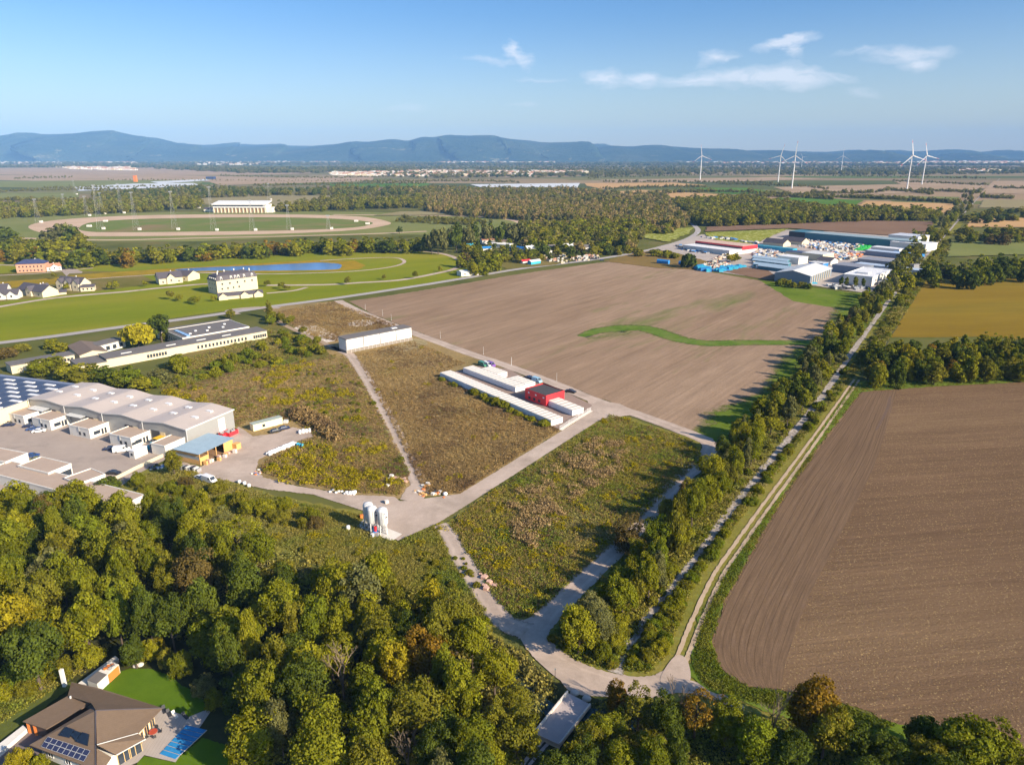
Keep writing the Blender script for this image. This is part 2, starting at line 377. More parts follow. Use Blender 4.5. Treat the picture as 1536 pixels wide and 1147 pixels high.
# ------------------------------------------------------------------ ground materials
SOIL = ground('tilled_soil', [(.128, .080, .047), (.158, .100, .058), (.200, .130, .073)], .012, (2.2, .20), rows=[(8, 1.3, .13), (8, 6, .08), (8, 26, .06)], speck=(4.2, .05, (.34, .24, .11)), mid=(.35, .08), stretch=(8, .15, 1), bump=.35)
TANSOIL = ground('dry_soil_field', [(.225, .150, .096), (.275, .190, .126), (.325, .232, .158)], .010, (.9, .13), rows=[(53, 1.6, .10), (53, 5, .07), (53, 14, .07)], patch=((.155, .155, .06), .017, .555, .68), mid=(.16, .11), stretch=(53, .2, 1), bump=.2)
WEEDM = ground('brown_weed_ground', [(.17, .13, .045), (.24, .175, .075), (.30, .21, .09), (.20, .165, .05)], .025, (1.0, .25), speck=(1.3, .16, (.25, .18, .09)), mid=(.25, .14))
WEEDG = ground('green_weed_ground', [(.13, .135, .022), (.18, .165, .034), (.23, .19, .05)], .035, (1.0, .25), speck=(1.1, .12, (.16, .17, .04)), mid=(.25, .14))
ROUGH = ground('rough_meadow_ground', [(.10, .10, .02), (.15, .13, .035), (.21, .155, .06)], .02, (1.0, .2), mid=(.15, .12))
VERGE = ground('verge_grass', [(.085, .125, .016), (.115, .165, .02), (.15, .18, .032)], .05, (1.5, .14), mid=(.3, .1))
LAWN = ground('mown_turf', [(.130, .165, .010), (.175, .195, .014), (.235, .215, .024)], .008, (.5, .06), rows=[(28, 26, .05)], mid=(.04, .06), stretch=(28, .3, 1), bump=.1)
GARDEN = ground('garden_lawn', [(.07, .13, .008), (.10, .165, .012)], .15, (2.5, .08))
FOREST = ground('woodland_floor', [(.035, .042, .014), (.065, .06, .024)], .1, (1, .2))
REED = ground('golden_reeds', [(.20, .15, .015), (.30, .20, .02), (.17, .15, .025)], .03, (.6, .12), mid=(.1, .1))
GRAVEL = ground('pale_gravel_road', [(.38, .30, .24), (.44, .35, .285), (.48, .39, .32)], .06, (1.2, .07), patch=((.31, .25, .20), .07, .48, .72), mid=(.22, .08))
ASPH = ground('worn_asphalt', [(.33, .27, .23), (.38, .315, .265)], .06, (1.5, .04), patch=((.27, .23, .20), .07, .52, .72), mid=(.2, .05))
ROADGREY = ground('grey_road', [(.34, .31, .29), (.38, .35, .33)], .02, (.6, .03))
SAND = ground('track_sand', [(.44, .31, .215), (.52, .38, .27)], .02, (.4, .05), mid=(.05, .05))
STONE = ground('stone_ballast', [(.20, .165, .135), (.36, .315, .275), (.15, .12, .095)], 1.2, (3, .3), speck=(1.6, .25, (.46, .42, .375)), mid=(.4, .18), soft=(.7, .5, .05, .3))
RUT = ground('dirt_wheel_rut', [(.40, .30, .20), (.47, .36, .25)], .3, (1.5, .1))
GOLDF = ground('golden_crop', [(.180, .118, .016), (.215, .145, .020), (.165, .130, .022)], .010, (.5, .07), rows=[(8, 7, .06)], mid=(.06, .07), stretch=(8, .25, 1))
BUFF = ground('buff_field', [(.24, .20, .10), (.27, .23, .12)], .01, (.3, .05), rows=[(10, 14, .04)])
ORANGEF = ground('orange_stubble', [(.42, .26, .115), (.48, .30, .14)], .01, (.2, .04), rows=[(5, 20, .04)])
PINKF = ground('pinkish_bare_field', [(.30, .215, .135), (.37, .27, .175)], .006, (.1, .04), rows=[(4, 30, .05)])
BROWNF = ground('brown_ploughed_field', [(.17, .105, .07), (.22, .14, .09)], .01, (.2, .05), rows=[(5, 12, .06)])
GREENF = ground('green_crop', [(.07, .14, .022), (.10, .18, .03)], .008, (.2, .04))
DULLG = ground('dull_green_field', [(.15, .17, .05), (.20, .20, .07)], .008, (.2, .06), mid=(.02, .06))
FLOWER = ground('flowering_cover_crop', [(.18, .20, .03), (.24, .24, .04)], .02, (.3, .08), speck=(.35, .2, (.42, .42, .16)))
GLASSH = ground('greenhouse_foil', [(.48, .50, .52), (.56, .58, .60)], .01, (.1, .05), rows=[(5, 10, .1)], rough=.4)
RUBBLE = ground('rubble', [(.36, .28, .20), (.62, .54, .45), (.30, .22, .15)], .8, (2, .25), speck=(1.2, .3, (.75, .70, .62)))

# headland of the tilled field: furrows follow the field edge (uv.y runs across)
HEAD, nt, b = base_mat('headland_furrows', .95, 0, 0)
uvn = nd(nt, 'ShaderNodeUVMap', uv_map='uv').outputs[0]; sx = nd(nt, 'ShaderNodeSeparateXYZ', {0: uvn})
cb = nd(nt, 'ShaderNodeCombineXYZ', {0: M(nt, 'MULTIPLY', sx.outputs[0], .03), 1: M(nt, 'MULTIPLY', sx.outputs[1], 26)}).outputs[0]
r1 = nd(nt, 'ShaderNodeTexNoise', {'Vector': cb, 'Scale': 1.0, 'Detail': 3.0, 'Roughness': .7}).outputs[0]
lines_ = M(nt, 'LESS_THAN', M(nt, 'FRACT', M(nt, 'MULTIPLY', sx.outputs[1], 9.0)), .09)
nf = nd(nt, 'ShaderNodeTexNoise', {'Vector': nd(nt, 'ShaderNodeTexCoord').outputs['Object'], 'Scale': 1.6, 'Detail': 4.0, 'Roughness': .8}).outputs[0]
f = M(nt, 'MULTIPLY', M(nt, 'MULTIPLY_ADD', r1, 1.2, .4), M(nt, 'MULTIPLY', M(nt, 'MULTIPLY_ADD', nf, .5, .75), M(nt, 'MULTIPLY_ADD', lines_, -.28, 1.0)))
nt.links.new(nd(nt, 'ShaderNodeVectorMath', {0: (.150, .098, .060), 'Scale': f}, operation='SCALE').outputs[0], b.inputs['Base Color'])

# the plain: near rough grass, far a patchwork of fields
PLAIN, nt, b = base_mat('plain', .95, 0, 0)
co = nd(nt, 'ShaderNodeTexCoord').outputs['Object']
mp = nd(nt, 'ShaderNodeMapping', {'Vector': co, 'Scale': (.0011, .0030, 1), 'Rotation': (0, 0, .12)}).outputs[0]
vo = nd(nt, 'ShaderNodeTexVoronoi', {'Vector': mp, 'Scale': 1.0}, distance='CHEBYCHEV').outputs['Color']
vx = nd(nt, 'ShaderNodeSeparateXYZ', {0: vo}).outputs[0]
farc = ramp(nt, vx, [(0, (.07, .085, .03)), (.2, (.12, .13, .045)), (.4, (.27, .185, .12)), (.55, (.15, .15, .05)), (.7, (.32, .22, .14)), (.85, (.24, .19, .10)), (1, (.09, .13, .03))])
nn = nd(nt, 'ShaderNodeTexNoise', {'Vector': co, 'Scale': .02, 'Detail': 6.0}).outputs[0]
nearc = ramp(nt, nn, [(.3, (.075, .085, .024)), (.5, (.11, .115, .032)), (.7, (.15, .13, .05))])
yy = nd(nt, 'ShaderNodeSeparateXYZ', {0: co}).outputs[1]
nt.links.new(mixc(nt, nd(nt, 'ShaderNodeMapRange', {0: yy, 1: 1400.0, 2: 1700.0}).outputs[0], nearc, farc), b.inputs['Base Color'])
me = bpy.data.meshes.new('ground'); me.from_pydata([(-16500, -500, 0), (16500, -500, 0), (16500, 18500, 0), (-16500, 18500, 0)], [], [(0, 1, 2, 3)]); me.materials.append(PLAIN)
tag(link('ground', me), 'flat plain of fields and rough grass reaching to the hills', 'ground', None, 'structure')

# ------------------------------------------------------------------ hills
def ridge(name, prof, Y, depth, mat, label, base_y=243.5, rough=36):
    xs = np.linspace(prof[0][0], prof[-1][0], 240); hs = np.interp(xs, [p[0] for p in prof], [p[1] for p in prof])
    n = 12; v = []; f = []
    rs = np.random.default_rng(len(name) + int(Y))
    tabs = [(rs.uniform(.02, .12), rs.uniform(0, 6.28), rs.uniform(.3, 1)) for _ in range(9)]
    for j in range(n + 1):
        t = j / n
        for i, (x, y) in enumerate(zip(xs, hs)):
            top = far_point((x, y), Y)
            prof_t = math.sin(min(1, t * 1.0) * math.pi / 2) ** .9
            wob = sum(a * math.sin(k * x + ph + t * 5 * a) for k, ph, a in tabs) * rough * math.sin(t * math.pi)
            X = top.x * (1 - .25 * (1 - t) * depth / Y)
            v.append((X + wob * 3, Y - depth * (1 - t) + wob * 6, max(-1, (top.z) * prof_t + wob) if 0 < j < n else (top.z if j == n else -2)))
    for i in range(len(xs)):      # back slope
        top = far_point((xs[i], hs[i]), Y); v.append((top.x, Y + depth * .6, -2))
    m = len(xs)
    for j in range(n + 1):
        for i in range(m - 1): f.append((j * m + i, j * m + i + 1, (j + 1) * m + i + 1, (j + 1) * m + i))
    me = bpy.data.meshes.new(name); me.from_pydata(v, [], f); me.materials.append(mat); me.polygons.foreach_set('use_smooth', [True] * len(f))
    return tag(link(name, me), label, 'hills', None, 'structure')
HILL = ground('wooded_hill', [(.018, .034, .022), (.034, .052, .028), (.06, .07, .035)], .0012, (.004, .2), patch=((.22, .20, .10), .0026, .62, .68), bump=90)
ridge('far_hills', [(-260, 222), (-100, 219), (0, 203.5), (8, 203), (60, 212), (262, 215), (275, 215.5), (301, 217.5), (330, 217), (366, 216), (400, 218), (470, 219), (520, 221), (700, 222), (840, 221), (905, 219), (960, 222), (1100, 227), (1180, 228), (1233, 227.8), (1282, 229.3), (1319, 227.2), (1398, 227), (1476, 228.8), (1560, 229.5), (1700, 231), (1850, 233)], 16600, 2200, HILL, 'paler farther ridge behind the wooded hills')
ridge('hills', [(-300, 214), (-150, 208), (0, 205), (19, 204), (34, 199.5), (48, 199), (63, 201.5), (80, 204), (97, 205), (123, 199.6), (149, 197), (178, 198), (209, 205), (236, 207), (262, 213.5), (288, 219.5), (314, 221), (350, 220.5), (414, 218.7), (440, 221), (458, 222), (485, 219), (505, 217.4), (532, 212), (553, 213), (589, 209), (613, 212), (634, 205.4), (652, 206), (673, 202), (702, 205), (741, 204), (765, 208.5), (799, 211.4), (838, 218.5), (854, 217.4), (899, 221), (917, 218.5), (943, 221), (990, 218.7), (1027, 221), (1056, 223), (1103, 227), (1126, 225.5), (1160, 225.5), (1206, 229.7), (1260, 232), (1319, 236), (1400, 240), (1480, 243)], 14600, 2600, HILL, 'long ridge of dark wooded hills on the horizon')

# ------------------------------------------------------------------ far fields (raised a little so that layers stay apart at distance)
zf = .30
for i, (nm, mat, pts) in enumerate([
    ('field', PINKF, [(-20, 252), (330, 251), (560, 254), (420, 262), (180, 264), (-20, 262)]),
    ('field', PINKF, [(-20, 263), (190, 262), (420, 266), (280, 271), (120, 273), (-20, 270)]),
    ('field', DULLG, [(-20, 272), (130, 271), (310, 270), (300, 276), (60, 281), (-20, 281)]),
    ('field', DULLG, [(-20, 290), (120, 289), (118, 297), (-20, 299)]),
    ('field', PINKF, [(300, 269), (560, 264), (560, 272), (330, 278)]),
    ('field', GREENF, [(485, 275), (645, 275), (640, 281), (500, 280)]),
    ('field', BROWNF, [(490, 281), (590, 281), (580, 286), (480, 285)]),
    ('field', BUFF, [(270, 298), (400, 293), (580, 295), (640, 297), (500, 303), (440, 310), (380, 312), (280, 304)]),
    ('field', ORANGEF, [(877, 275), (1010, 274), (1060, 278), (960, 281), (905, 284), (880, 279)]),
    ('field', PINKF, [(900, 270), (1160, 266), (1240, 268), (1100, 273), (910, 274)]),
    ('field', ORANGEF, [(925, 288), (960, 285), (1080, 292), (1135, 298), (1120, 303), (1040, 298), (960, 296), (920, 292)]),
    ('field', GREENF, [(1040, 282), (1120, 282), (1165, 289), (1100, 292), (1060, 288)]),
    ('field', GREENF, [(1165, 297), (1230, 297), (1296, 301), (1282, 308), (1195, 311), (1150, 303)]),
    ('field', PINKF, [(1160, 281), (1370, 276), (1480, 280), (1460, 286), (1300, 292), (1190, 290)]),
    ('field', PINKF, [(1340, 272), (1480, 276), (1470, 282), (1360, 280)]),
    ('field', ORANGEF, [(1300, 302), (1365, 304), (1432, 306), (1428, 316), (1412, 323), (1385, 322), (1284, 311)]),
    ('field', DULLG, [(1230, 293), (1440, 296), (1430, 303), (1290, 300)]),
    ('field', PINKF, [(1490, 272), (1560, 272), (1560, 292), (1470, 290)]),
    ('field', BUFF, [(1475, 300), (1560, 300), (1560, 313), (1468, 312)]),
    ('field', ORANGEF, [(1458, 329), (1560, 327), (1560, 342), (1448, 341)]),
    ('field', DULLG, [(1428, 363), (1560, 359), (1560, 382), (1420, 386)]),
    ('field', FLOWER, [(1055, 350), (1150, 346), (1182, 344), (1165, 352), (1128, 368), (1075, 362)]),
    ('field', BROWNF, [(1058, 348), (1060, 341), (1180, 336), (1300, 332), (1400, 333), (1394, 352), (1370, 357), (1184, 343)]),
    ('field', FLOWER, [(948, 352), (985, 345), (1042, 342), (1032, 352), (1002, 364), (960, 357)]),
    ('field', BUFF, [(600, 318), (690, 317), (700, 323), (560, 324)]),
    ]):
    zf += .03; sheet(nm, pts, mat, z=zf, rag=2.0, label=None)
for pts in ([(110, 281), (200, 276), (290, 275), (300, 278), (200, 284), (118, 287)], [(705, 277), (870, 275), (866, 282), (720, 281)], [(225, 273), (310, 269), (315, 271), (240, 276)]):
    zf += .03; sheet('greenhouse_area', pts, GLASSH, z=zf, label='silvery foil tunnels covering a far field', cat='ground')

# ------------------------------------------------------------------ racecourse
LAY[0] = .02
sheet('trotting_ground', [(-20, 322), (150, 320), (420, 316), (640, 320), (780, 326), (830, 340), (790, 350), (640, 352), (500, 352), (300, 362), (60, 362), (-20, 350)], DULLG, rag=1.5)
OUT = [(43, 342), (58, 334), (110, 328), (200, 323.5), (320, 321.6), (450, 322), (540, 325), (585, 333.5), (570, 340), (520, 346), (420, 350.5), (300, 353), (160, 354.5), (80, 352)]
INN = [(118, 342.5), (135, 334), (180, 330), (250, 327.5), (400, 326), (500, 328), (555, 333), (552, 338), (520, 342), (440, 345.5), (300, 347.5), (170, 348.5), (130, 347)]
sheet('trotting_track', OUT, SAND, smooth=True)
sheet('track_infield', INN, ground('dry_infield', [(.20, .17, .075), (.13, .17, .04), (.22, .16, .08)], .008, (.2, .05)), smooth=True)
strip('training_track', [(500, 322), (640, 323.5), (720, 325), (768, 330), (788, 338), (783, 343), (762, 347)], 14, SAND)
strip('training_track', [(20, 357), (160, 360), (300, 357), (520, 352), (640, 347)], 10, SAND)
sheet('racecourse_turf', [(-20, 392), (60, 388), (130, 399), (300, 388), (400, 381), (560, 374), (650, 377), (692, 391), (705, 404), (780, 396), (700, 415), (620, 428), (520, 444), (400, 459), (370, 462), (280, 474), (180, 489), (-20, 515)], LAWN, rag=.6)
sheet('rough_turf', [(-20, 412), (60, 405), (200, 408), (240, 425), (100, 442), (-20, 455)], ROUGH, rag=1)
sheet('reed_bed', [(-20, 424), (60, 419), (130, 411), (250, 403), (380, 395.5), (470, 390.5), (532, 391), (548, 398), (540, 403.5), (500, 407), (380, 409), (265, 409), (160, 416), (90, 425), (-20, 434)], REED, rag=.8)
WATER, nt, b = base_mat('pond_water', .22, 0, .5); b.inputs['Base Color'].default_value = (.10, .20, .40, 1)  # blue base colour stands in for the reflected sky
bw = nd(nt, 'ShaderNodeBump', {'Height': nd(nt, 'ShaderNodeTexNoise', {'Scale': .8, 'Detail': 3.0, 'Vector': nd(nt, 'ShaderNodeTexCoord').outputs['Object']}).outputs[0], 'Strength': .25, 'Distance': .1}); nt.links.new(bw.outputs[0], b.inputs['Normal'])
tag(sheet('pond', [(262, 404.5), (300, 401.5), (380, 398.5), (440, 395.5), (480, 394), (509, 396), (511, 401), (496, 404.5), (400, 406), (330, 406), (285, 406.5)], WATER, smooth=True), 'long blue pond in the middle of the turf racecourse', 'water')
for pts, w in (([(98, 398.5), (190, 392), (300, 386.5), (400, 381), (480, 377), (560, 375), (620, 376), (665, 381), (690, 391), (685, 402), (650, 411), (600, 420), (540, 424), (490, 427), (400, 428)], 6),
               ([(480, 391), (540, 387.5), (590, 386.5), (606, 391), (600, 397), (570, 403), (510, 408), (400, 411), (300, 409)], 3.5),
               ([(120, 420), (200, 414), (300, 409), (400, 411)], 3), ([(-20, 414), (60, 410), (110, 405), (140, 402)], 4),
               ([(-20, 464), (0, 460), (60, 450), (110, 444), (183, 438), (240, 432), (309, 426), (340, 428)], 6), ([(400, 440), (440, 436), (460, 431)], 4), ([(-20, 397), (24, 398)], 5)):
    strip('racecourse_path', pts, w, GRAVEL)
sheet('parking_area', ZP if False else [ZW(870, 165), ZW(980, 190), ZW(1190, 265), ZW(1180, 285), ZW(1000, 290), ZW(960, 330), ZW(870, 240)], ASPH)

# ------------------------------------------------------------------ near ground
sheet('verge', [(1450, 330), (1420, 362), (1385, 421), (1335, 505), (1282, 572), (1560, 553), (1560, 575), (1290, 588), (1200, 705), (1140, 800), (1080, 905), (1066, 960), (1080, 1010), (1130, 1040), (1250, 1090), (1560, 1200), (1100, 1200), (880, 1045), (800, 960), (900, 850), (1040, 720), (1085, 655), (1150, 600), (1210, 560), (1250, 500), (1300, 448), (1345, 400), (1400, 330)], WEEDG, rag=1)
sheet('soil_field', [(524, 452), (620, 438), (780, 411), (900, 394), (950, 390), (1040, 404), (1140, 421), (1290, 445), (1310, 452), (1268, 492), (1225, 545), (1160, 605), (1075, 655), (1040, 650), (920, 605), (800, 560), (700, 527), (620, 495), (560, 472)], TANSOIL, rag=.8)
sheet('field_margin', [(1140, 421), (1200, 429), (1290, 441), (1320, 446), (1300, 466), (1240, 460), (1190, 452)], VERGE, rag=.8)
MG_ = ground('soft_field_margin', [(.085, .125, .016), (.115, .16, .02), (.15, .17, .032)], .05, (1.5, .14), mid=(.3, .1), soft=(.16, .75, .12, .4))
strip('field_margin', [(1310, 440), (1282, 478), (1250, 515), (1212, 553), (1168, 595), (1120, 632), (1072, 668)], lambda t: 34 - 4 * t + 8 * math.sin(t * 17), MG_, n=14)
strip('ditch', [(1412, 383), (1387, 423), (1334, 507), (1296, 562)], 1.6, paint('ditch_earth', (.05, .055, .02), .95), rag=.3)
GREENSTREAK = ground('green_regrowth', [(.07, .13, .016), (.11, .165, .03), (.17, .17, .06)], .08, (.8, .12))
GS_ = ground('green_regrowth_soft', [(.07, .13, .016), (.11, .165, .03), (.15, .17, .05)], .08, (.8, .14), mid=(.3, .1), soft=(.35, .55, .12, .35))
strip('regrowth_streak', [(872, 505), (895, 497), (935, 492), (968, 493), (992, 500), (1020, 509), (1062, 515), (1110, 514), (1160, 514), (1235, 514)], lambda t: 7 + 12 * min(1, t * 5) * (1.3 - t * .75), GS_, n=10)
strip('regrowth_patch', [(880, 508), (930, 502), (945, 497)], 9, ground('thin_regrowth', [(.17, .17, .055), (.22, .19, .09)], .1, (.8, .12), soft=(.3, .7, .45, .5)), n=8)

sheet('tilled_field', [(1292, 587), (1400, 580), (1580, 571), (1600, 1160), (1440, 1095), (1340, 1083), (1240, 1045), (1120, 1030), (1080, 1002), (1068, 962), (1087, 900), (1142, 800), (1205, 700)], SOIL, rag=.5)
L_ = [(1294, 588), (1240, 660), (1190, 728), (1142, 810), (1097, 890), (1073, 950), (1078, 995), (1105, 1024)]
R_ = [(1345, 585), (1318, 680), (1285, 752), (1245, 832), (1210, 902), (1187, 967), (1176, 1005), (1172, 1035)]
LL = catmull([G(p) for p in L_], 8); RR = catmull([G(p) for p in R_], 8); hv = []; hf = []; huv = []; zz = lay()
for i, (a, c_) in enumerate(zip(LL, RR)):
    hv += [(a.x, a.y, zz), (c_.x, c_.y, zz)]; huv += [(i * 6.0, 0), (i * 6.0, 1)]
    if i: hf.append((2 * i - 2, 2 * i - 1, 2 * i + 1, 2 * i))
me = bpy.data.meshes.new('headland'); me.from_pydata(hv, [], hf); me.materials.append(HEAD); ul = me.uv_layers.new(name='uv')
for l in me.loops: ul.data[l.index].uv = huv[l.vertex_index]
if me.polygons[0].normal.z < 0: me.flip_normals()
tag(link('headland', me), None, None, None, 'structure')
sheet('headland_mark', [(1333, 596), (1337, 596), (1334, 612), (1318, 642), (1314, 642), (1328, 615)], ground('damp_soil', [(.13, .09, .065), (.15, .10, .075)]), smooth=True)
sheet('golden_field', [(1388, 421), (1560, 417), (1560, 515), (1490, 505), (1400, 506), (1336, 506)], GOLDF, rag=.5)
sheet('weed_meadow', [(395, 466), (440, 456), (508, 452), (560, 474), (605, 492), (620, 497), (700, 529), (880, 603), (900, 610), (835, 652), (690, 742), (640, 745), (600, 748), (520, 742), (400, 720), (340, 700), (330, 660), (345, 620), (235, 580), (250, 560), (420, 500), (440, 488)], WEEDM, rag=.8)
sheet('weed_meadow', [(915, 618), (1045, 660), (1060, 690), (1000, 745), (930, 812), (800, 930), (765, 934), (735, 905), (700, 835), (668, 785), (700, 762)], WEEDG, rag=.8)
sheet('rough_meadow', [(160, 720), (260, 690), (330, 715), (420, 745), (540, 768), (560, 800), (595, 812), (665, 780), (705, 840), (740, 905), (760, 940), (700, 1000), (500, 960), (300, 880), (150, 800)], WEEDG, rag=.8)
sheet('scrub_ground', [(220, 560), (300, 520), (400, 490), (420, 470), (440, 490), (480, 520), (500, 535), (430, 548), (340, 560), (260, 585)], ROUGH, rag=.8)
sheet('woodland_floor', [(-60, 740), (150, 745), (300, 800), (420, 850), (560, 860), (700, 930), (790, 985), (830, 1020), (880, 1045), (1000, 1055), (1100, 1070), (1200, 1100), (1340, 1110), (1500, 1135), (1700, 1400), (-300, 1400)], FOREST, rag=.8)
sheet('rubble_patch', [(442, 492), (470, 488), (500, 500), (507, 508), (490, 514), (470, 510)], RUBBLE, smooth=True, rag=.6)
sheet('rubble_patch', [(522, 485), (540, 480), (560, 482), (556, 488), (530, 490)], RUBBLE, smooth=True, rag=.6)
sheet('rubble_patch', [(590, 522), (620, 508), (640, 512), (636, 520), (605, 528)], ground('dry_grass_patch', [(.22, .18, .09), (.34, .27, .15)], .3, (1, .2)), smooth=True, rag=.8)
# roads
GRAVEL_ROAD = ground('gravel_road_wheel_worn', [(.38, .30, .24), (.44, .35, .285), (.48, .39, .32)], .06, (1.2, .07), patch=((.31, .25, .20), .07, .48, .72), mid=(.22, .08), ruts=.13)
sheet('asphalt_yard', [(-60, 640), (20, 620), (60, 600), (120, 600), (292, 668), (248, 690), (205, 712), (165, 742), (140, 760), (-60, 790)], ASPH, rag=.1)
sheet('gravel_yard', [(262, 690), (300, 712), (345, 722), (400, 734), (470, 742), (520, 752), (560, 757), (600, 752), (590, 745), (520, 742), (440, 728), (395, 716), (384, 705), (388, 690), (402, 682), (440, 664), (470, 655), (466, 648), (440, 641), (415, 650), (380, 655), (358, 640), (345, 655), (330, 690), (300, 700)], GRAVEL, smooth=False, rag=.25)
sheet('concrete_apron', [(545, 790), (560, 771), (535, 763), (470, 742), (540, 752), (600, 752), (622, 750), (690, 741), (834, 652), (882, 622), (920, 612), (912, 622), (840, 668), (700, 758), (660, 783), (597, 811), (560, 797)], GRAVEL, rag=.1)
strip('service_road', [(507, 451), (530, 463), (562, 477), (600, 492), (640, 507), (700, 529), (760, 549), (830, 575), (890, 600), (930, 613), (985, 632), (1035, 651), (1062, 662)], 6.5, GRAVEL_ROAD, rag=.2)
sheet('service_road', [(880, 598), (930, 606), (960, 621), (930, 625), (905, 628), (880, 640), (860, 640), (872, 622), (884, 610)], GRAVEL, rag=.1)
strip('service_road', [(1035, 651), (1062, 664), (1065, 676), (1050, 695), (1025, 716), (985, 757), (935, 812), (870, 875), (820, 925), (802, 950), (812, 972), (840, 995), (880, 1015), (930, 1028), (985, 1030), (1015, 1015)], 6.0, GRAVEL_ROAD, rag=.2, n=10)
sheet('service_road', [(755, 930), (775, 934), (800, 925), (825, 925), (815, 960), (835, 985), (870, 1005), (850, 1025), (815, 1000), (792, 975), (785, 955), (760, 945)], GRAVEL, smooth=True)
sheet('service_road', [(835, 1000), (880, 1008), (930, 1022), (990, 1020), (1040, 1022), (1110, 1055), (1105, 1062), (1030, 1040), (960, 1045), (900, 1045), (860, 1040), (840, 1020)], GRAVEL, smooth=True)
LANE = ground('worn_lane', [(.38, .30, .24), (.43, .345, .28), (.47, .38, .31)], .06, (1.2, .07), patch=((.30, .24, .18), .12, .5, .72), mid=(.3, .08), soft=(.8, .35, .0, .22), ruts=.12)
DIRT = ground('dirt_track', [(.30, .22, .15), (.38, .29, .20)], .25, (1, .14), mid=(.4, .1), soft=(.7, .45, .02, .3), ruts=.16)
strip('dirt_lane', [(512, 527), (525, 533), (545, 560), (562, 590), (585, 633), (607, 680), (628, 725), (628, 742)], 6.0, LANE, rag=.15)
strip('dirt_lane', [(500, 520), (512, 527), (480, 512), (425, 487), (405, 472)], 4.0, DIRT, rag=.2)
sheet('dirt_fan', [(600, 750), (608, 735), (622, 722), (640, 735), (636, 748), (628, 754)], GRAVEL, rag=.2)
strip('dirt_lane', [(658, 788), (672, 800), (690, 832), (712, 868), (732, 900), (760, 934), (790, 948)], lambda t: 5.0 + 1.5 * t, LANE, rag=.3)
strip('country_road', [(-30, 518), (70, 506), (180, 491), (290, 477), (400, 461), (500, 448), (620, 430), (700, 417), (780, 403.5), (880, 391), (950, 380), (990, 371), (1030, 359), (1047, 347), (1040, 337), (1030, 327), (1022, 321)], 7.5, ROADGREY, rag=.1)
strip('side_road', [(355, 472), (345, 466), (380, 462), (420, 462)], 6, ASPH)
strip('stone_track', [(922, 1010), (940, 975), (975, 925), (1040, 845), (1090, 775), (1140, 712), (1175, 668), (1235, 592), (1290, 512), (1340, 442), (1385, 388), (1425, 345), (1455, 310), (1480, 285), (1500, 268)], 3.4, STONE, rag=.3, n=14)
sheet('turf_strip', [(1283, 573), (1560, 560), (1560, 572), (1400, 580), (1290, 588), (1202, 700), (1141, 800), (1084, 900), (1064, 962), (1078, 1005), (1120, 1032), (1240, 1050), (1340, 1088), (1440, 1100), (1400, 1115), (1200, 1085), (1060, 1035), (1030, 1010), (1048, 930), (1090, 850), (1150, 770), (1210, 680)], VERGE, rag=.6)
cl_ = catmull([G(p) for p in [(1018, 1018), (1022, 990), (1048, 925), (1078, 862), (1110, 815), (1150, 758), (1200, 690), (1250, 620), (1285, 570)]], 6)
for sgn in (-1, 1):
    pts = []
    for i, p in enumerate(cl_):
        d = (cl_[min(i + 1, len(cl_) - 1)] - cl_[max(i - 1, 0)]).normalized(); pts.append(p + Vector((-d.y, d.x, 0)) * 1.0 * sgn)
    strip('wheel_rut', pts, .95, RUT, rag=.12, n=3, world=True)
sheet('track_mouth', [(990, 1020), (1012, 985), (1030, 990), (1035, 1022), (1010, 1035)], GRAVEL, smooth=True)
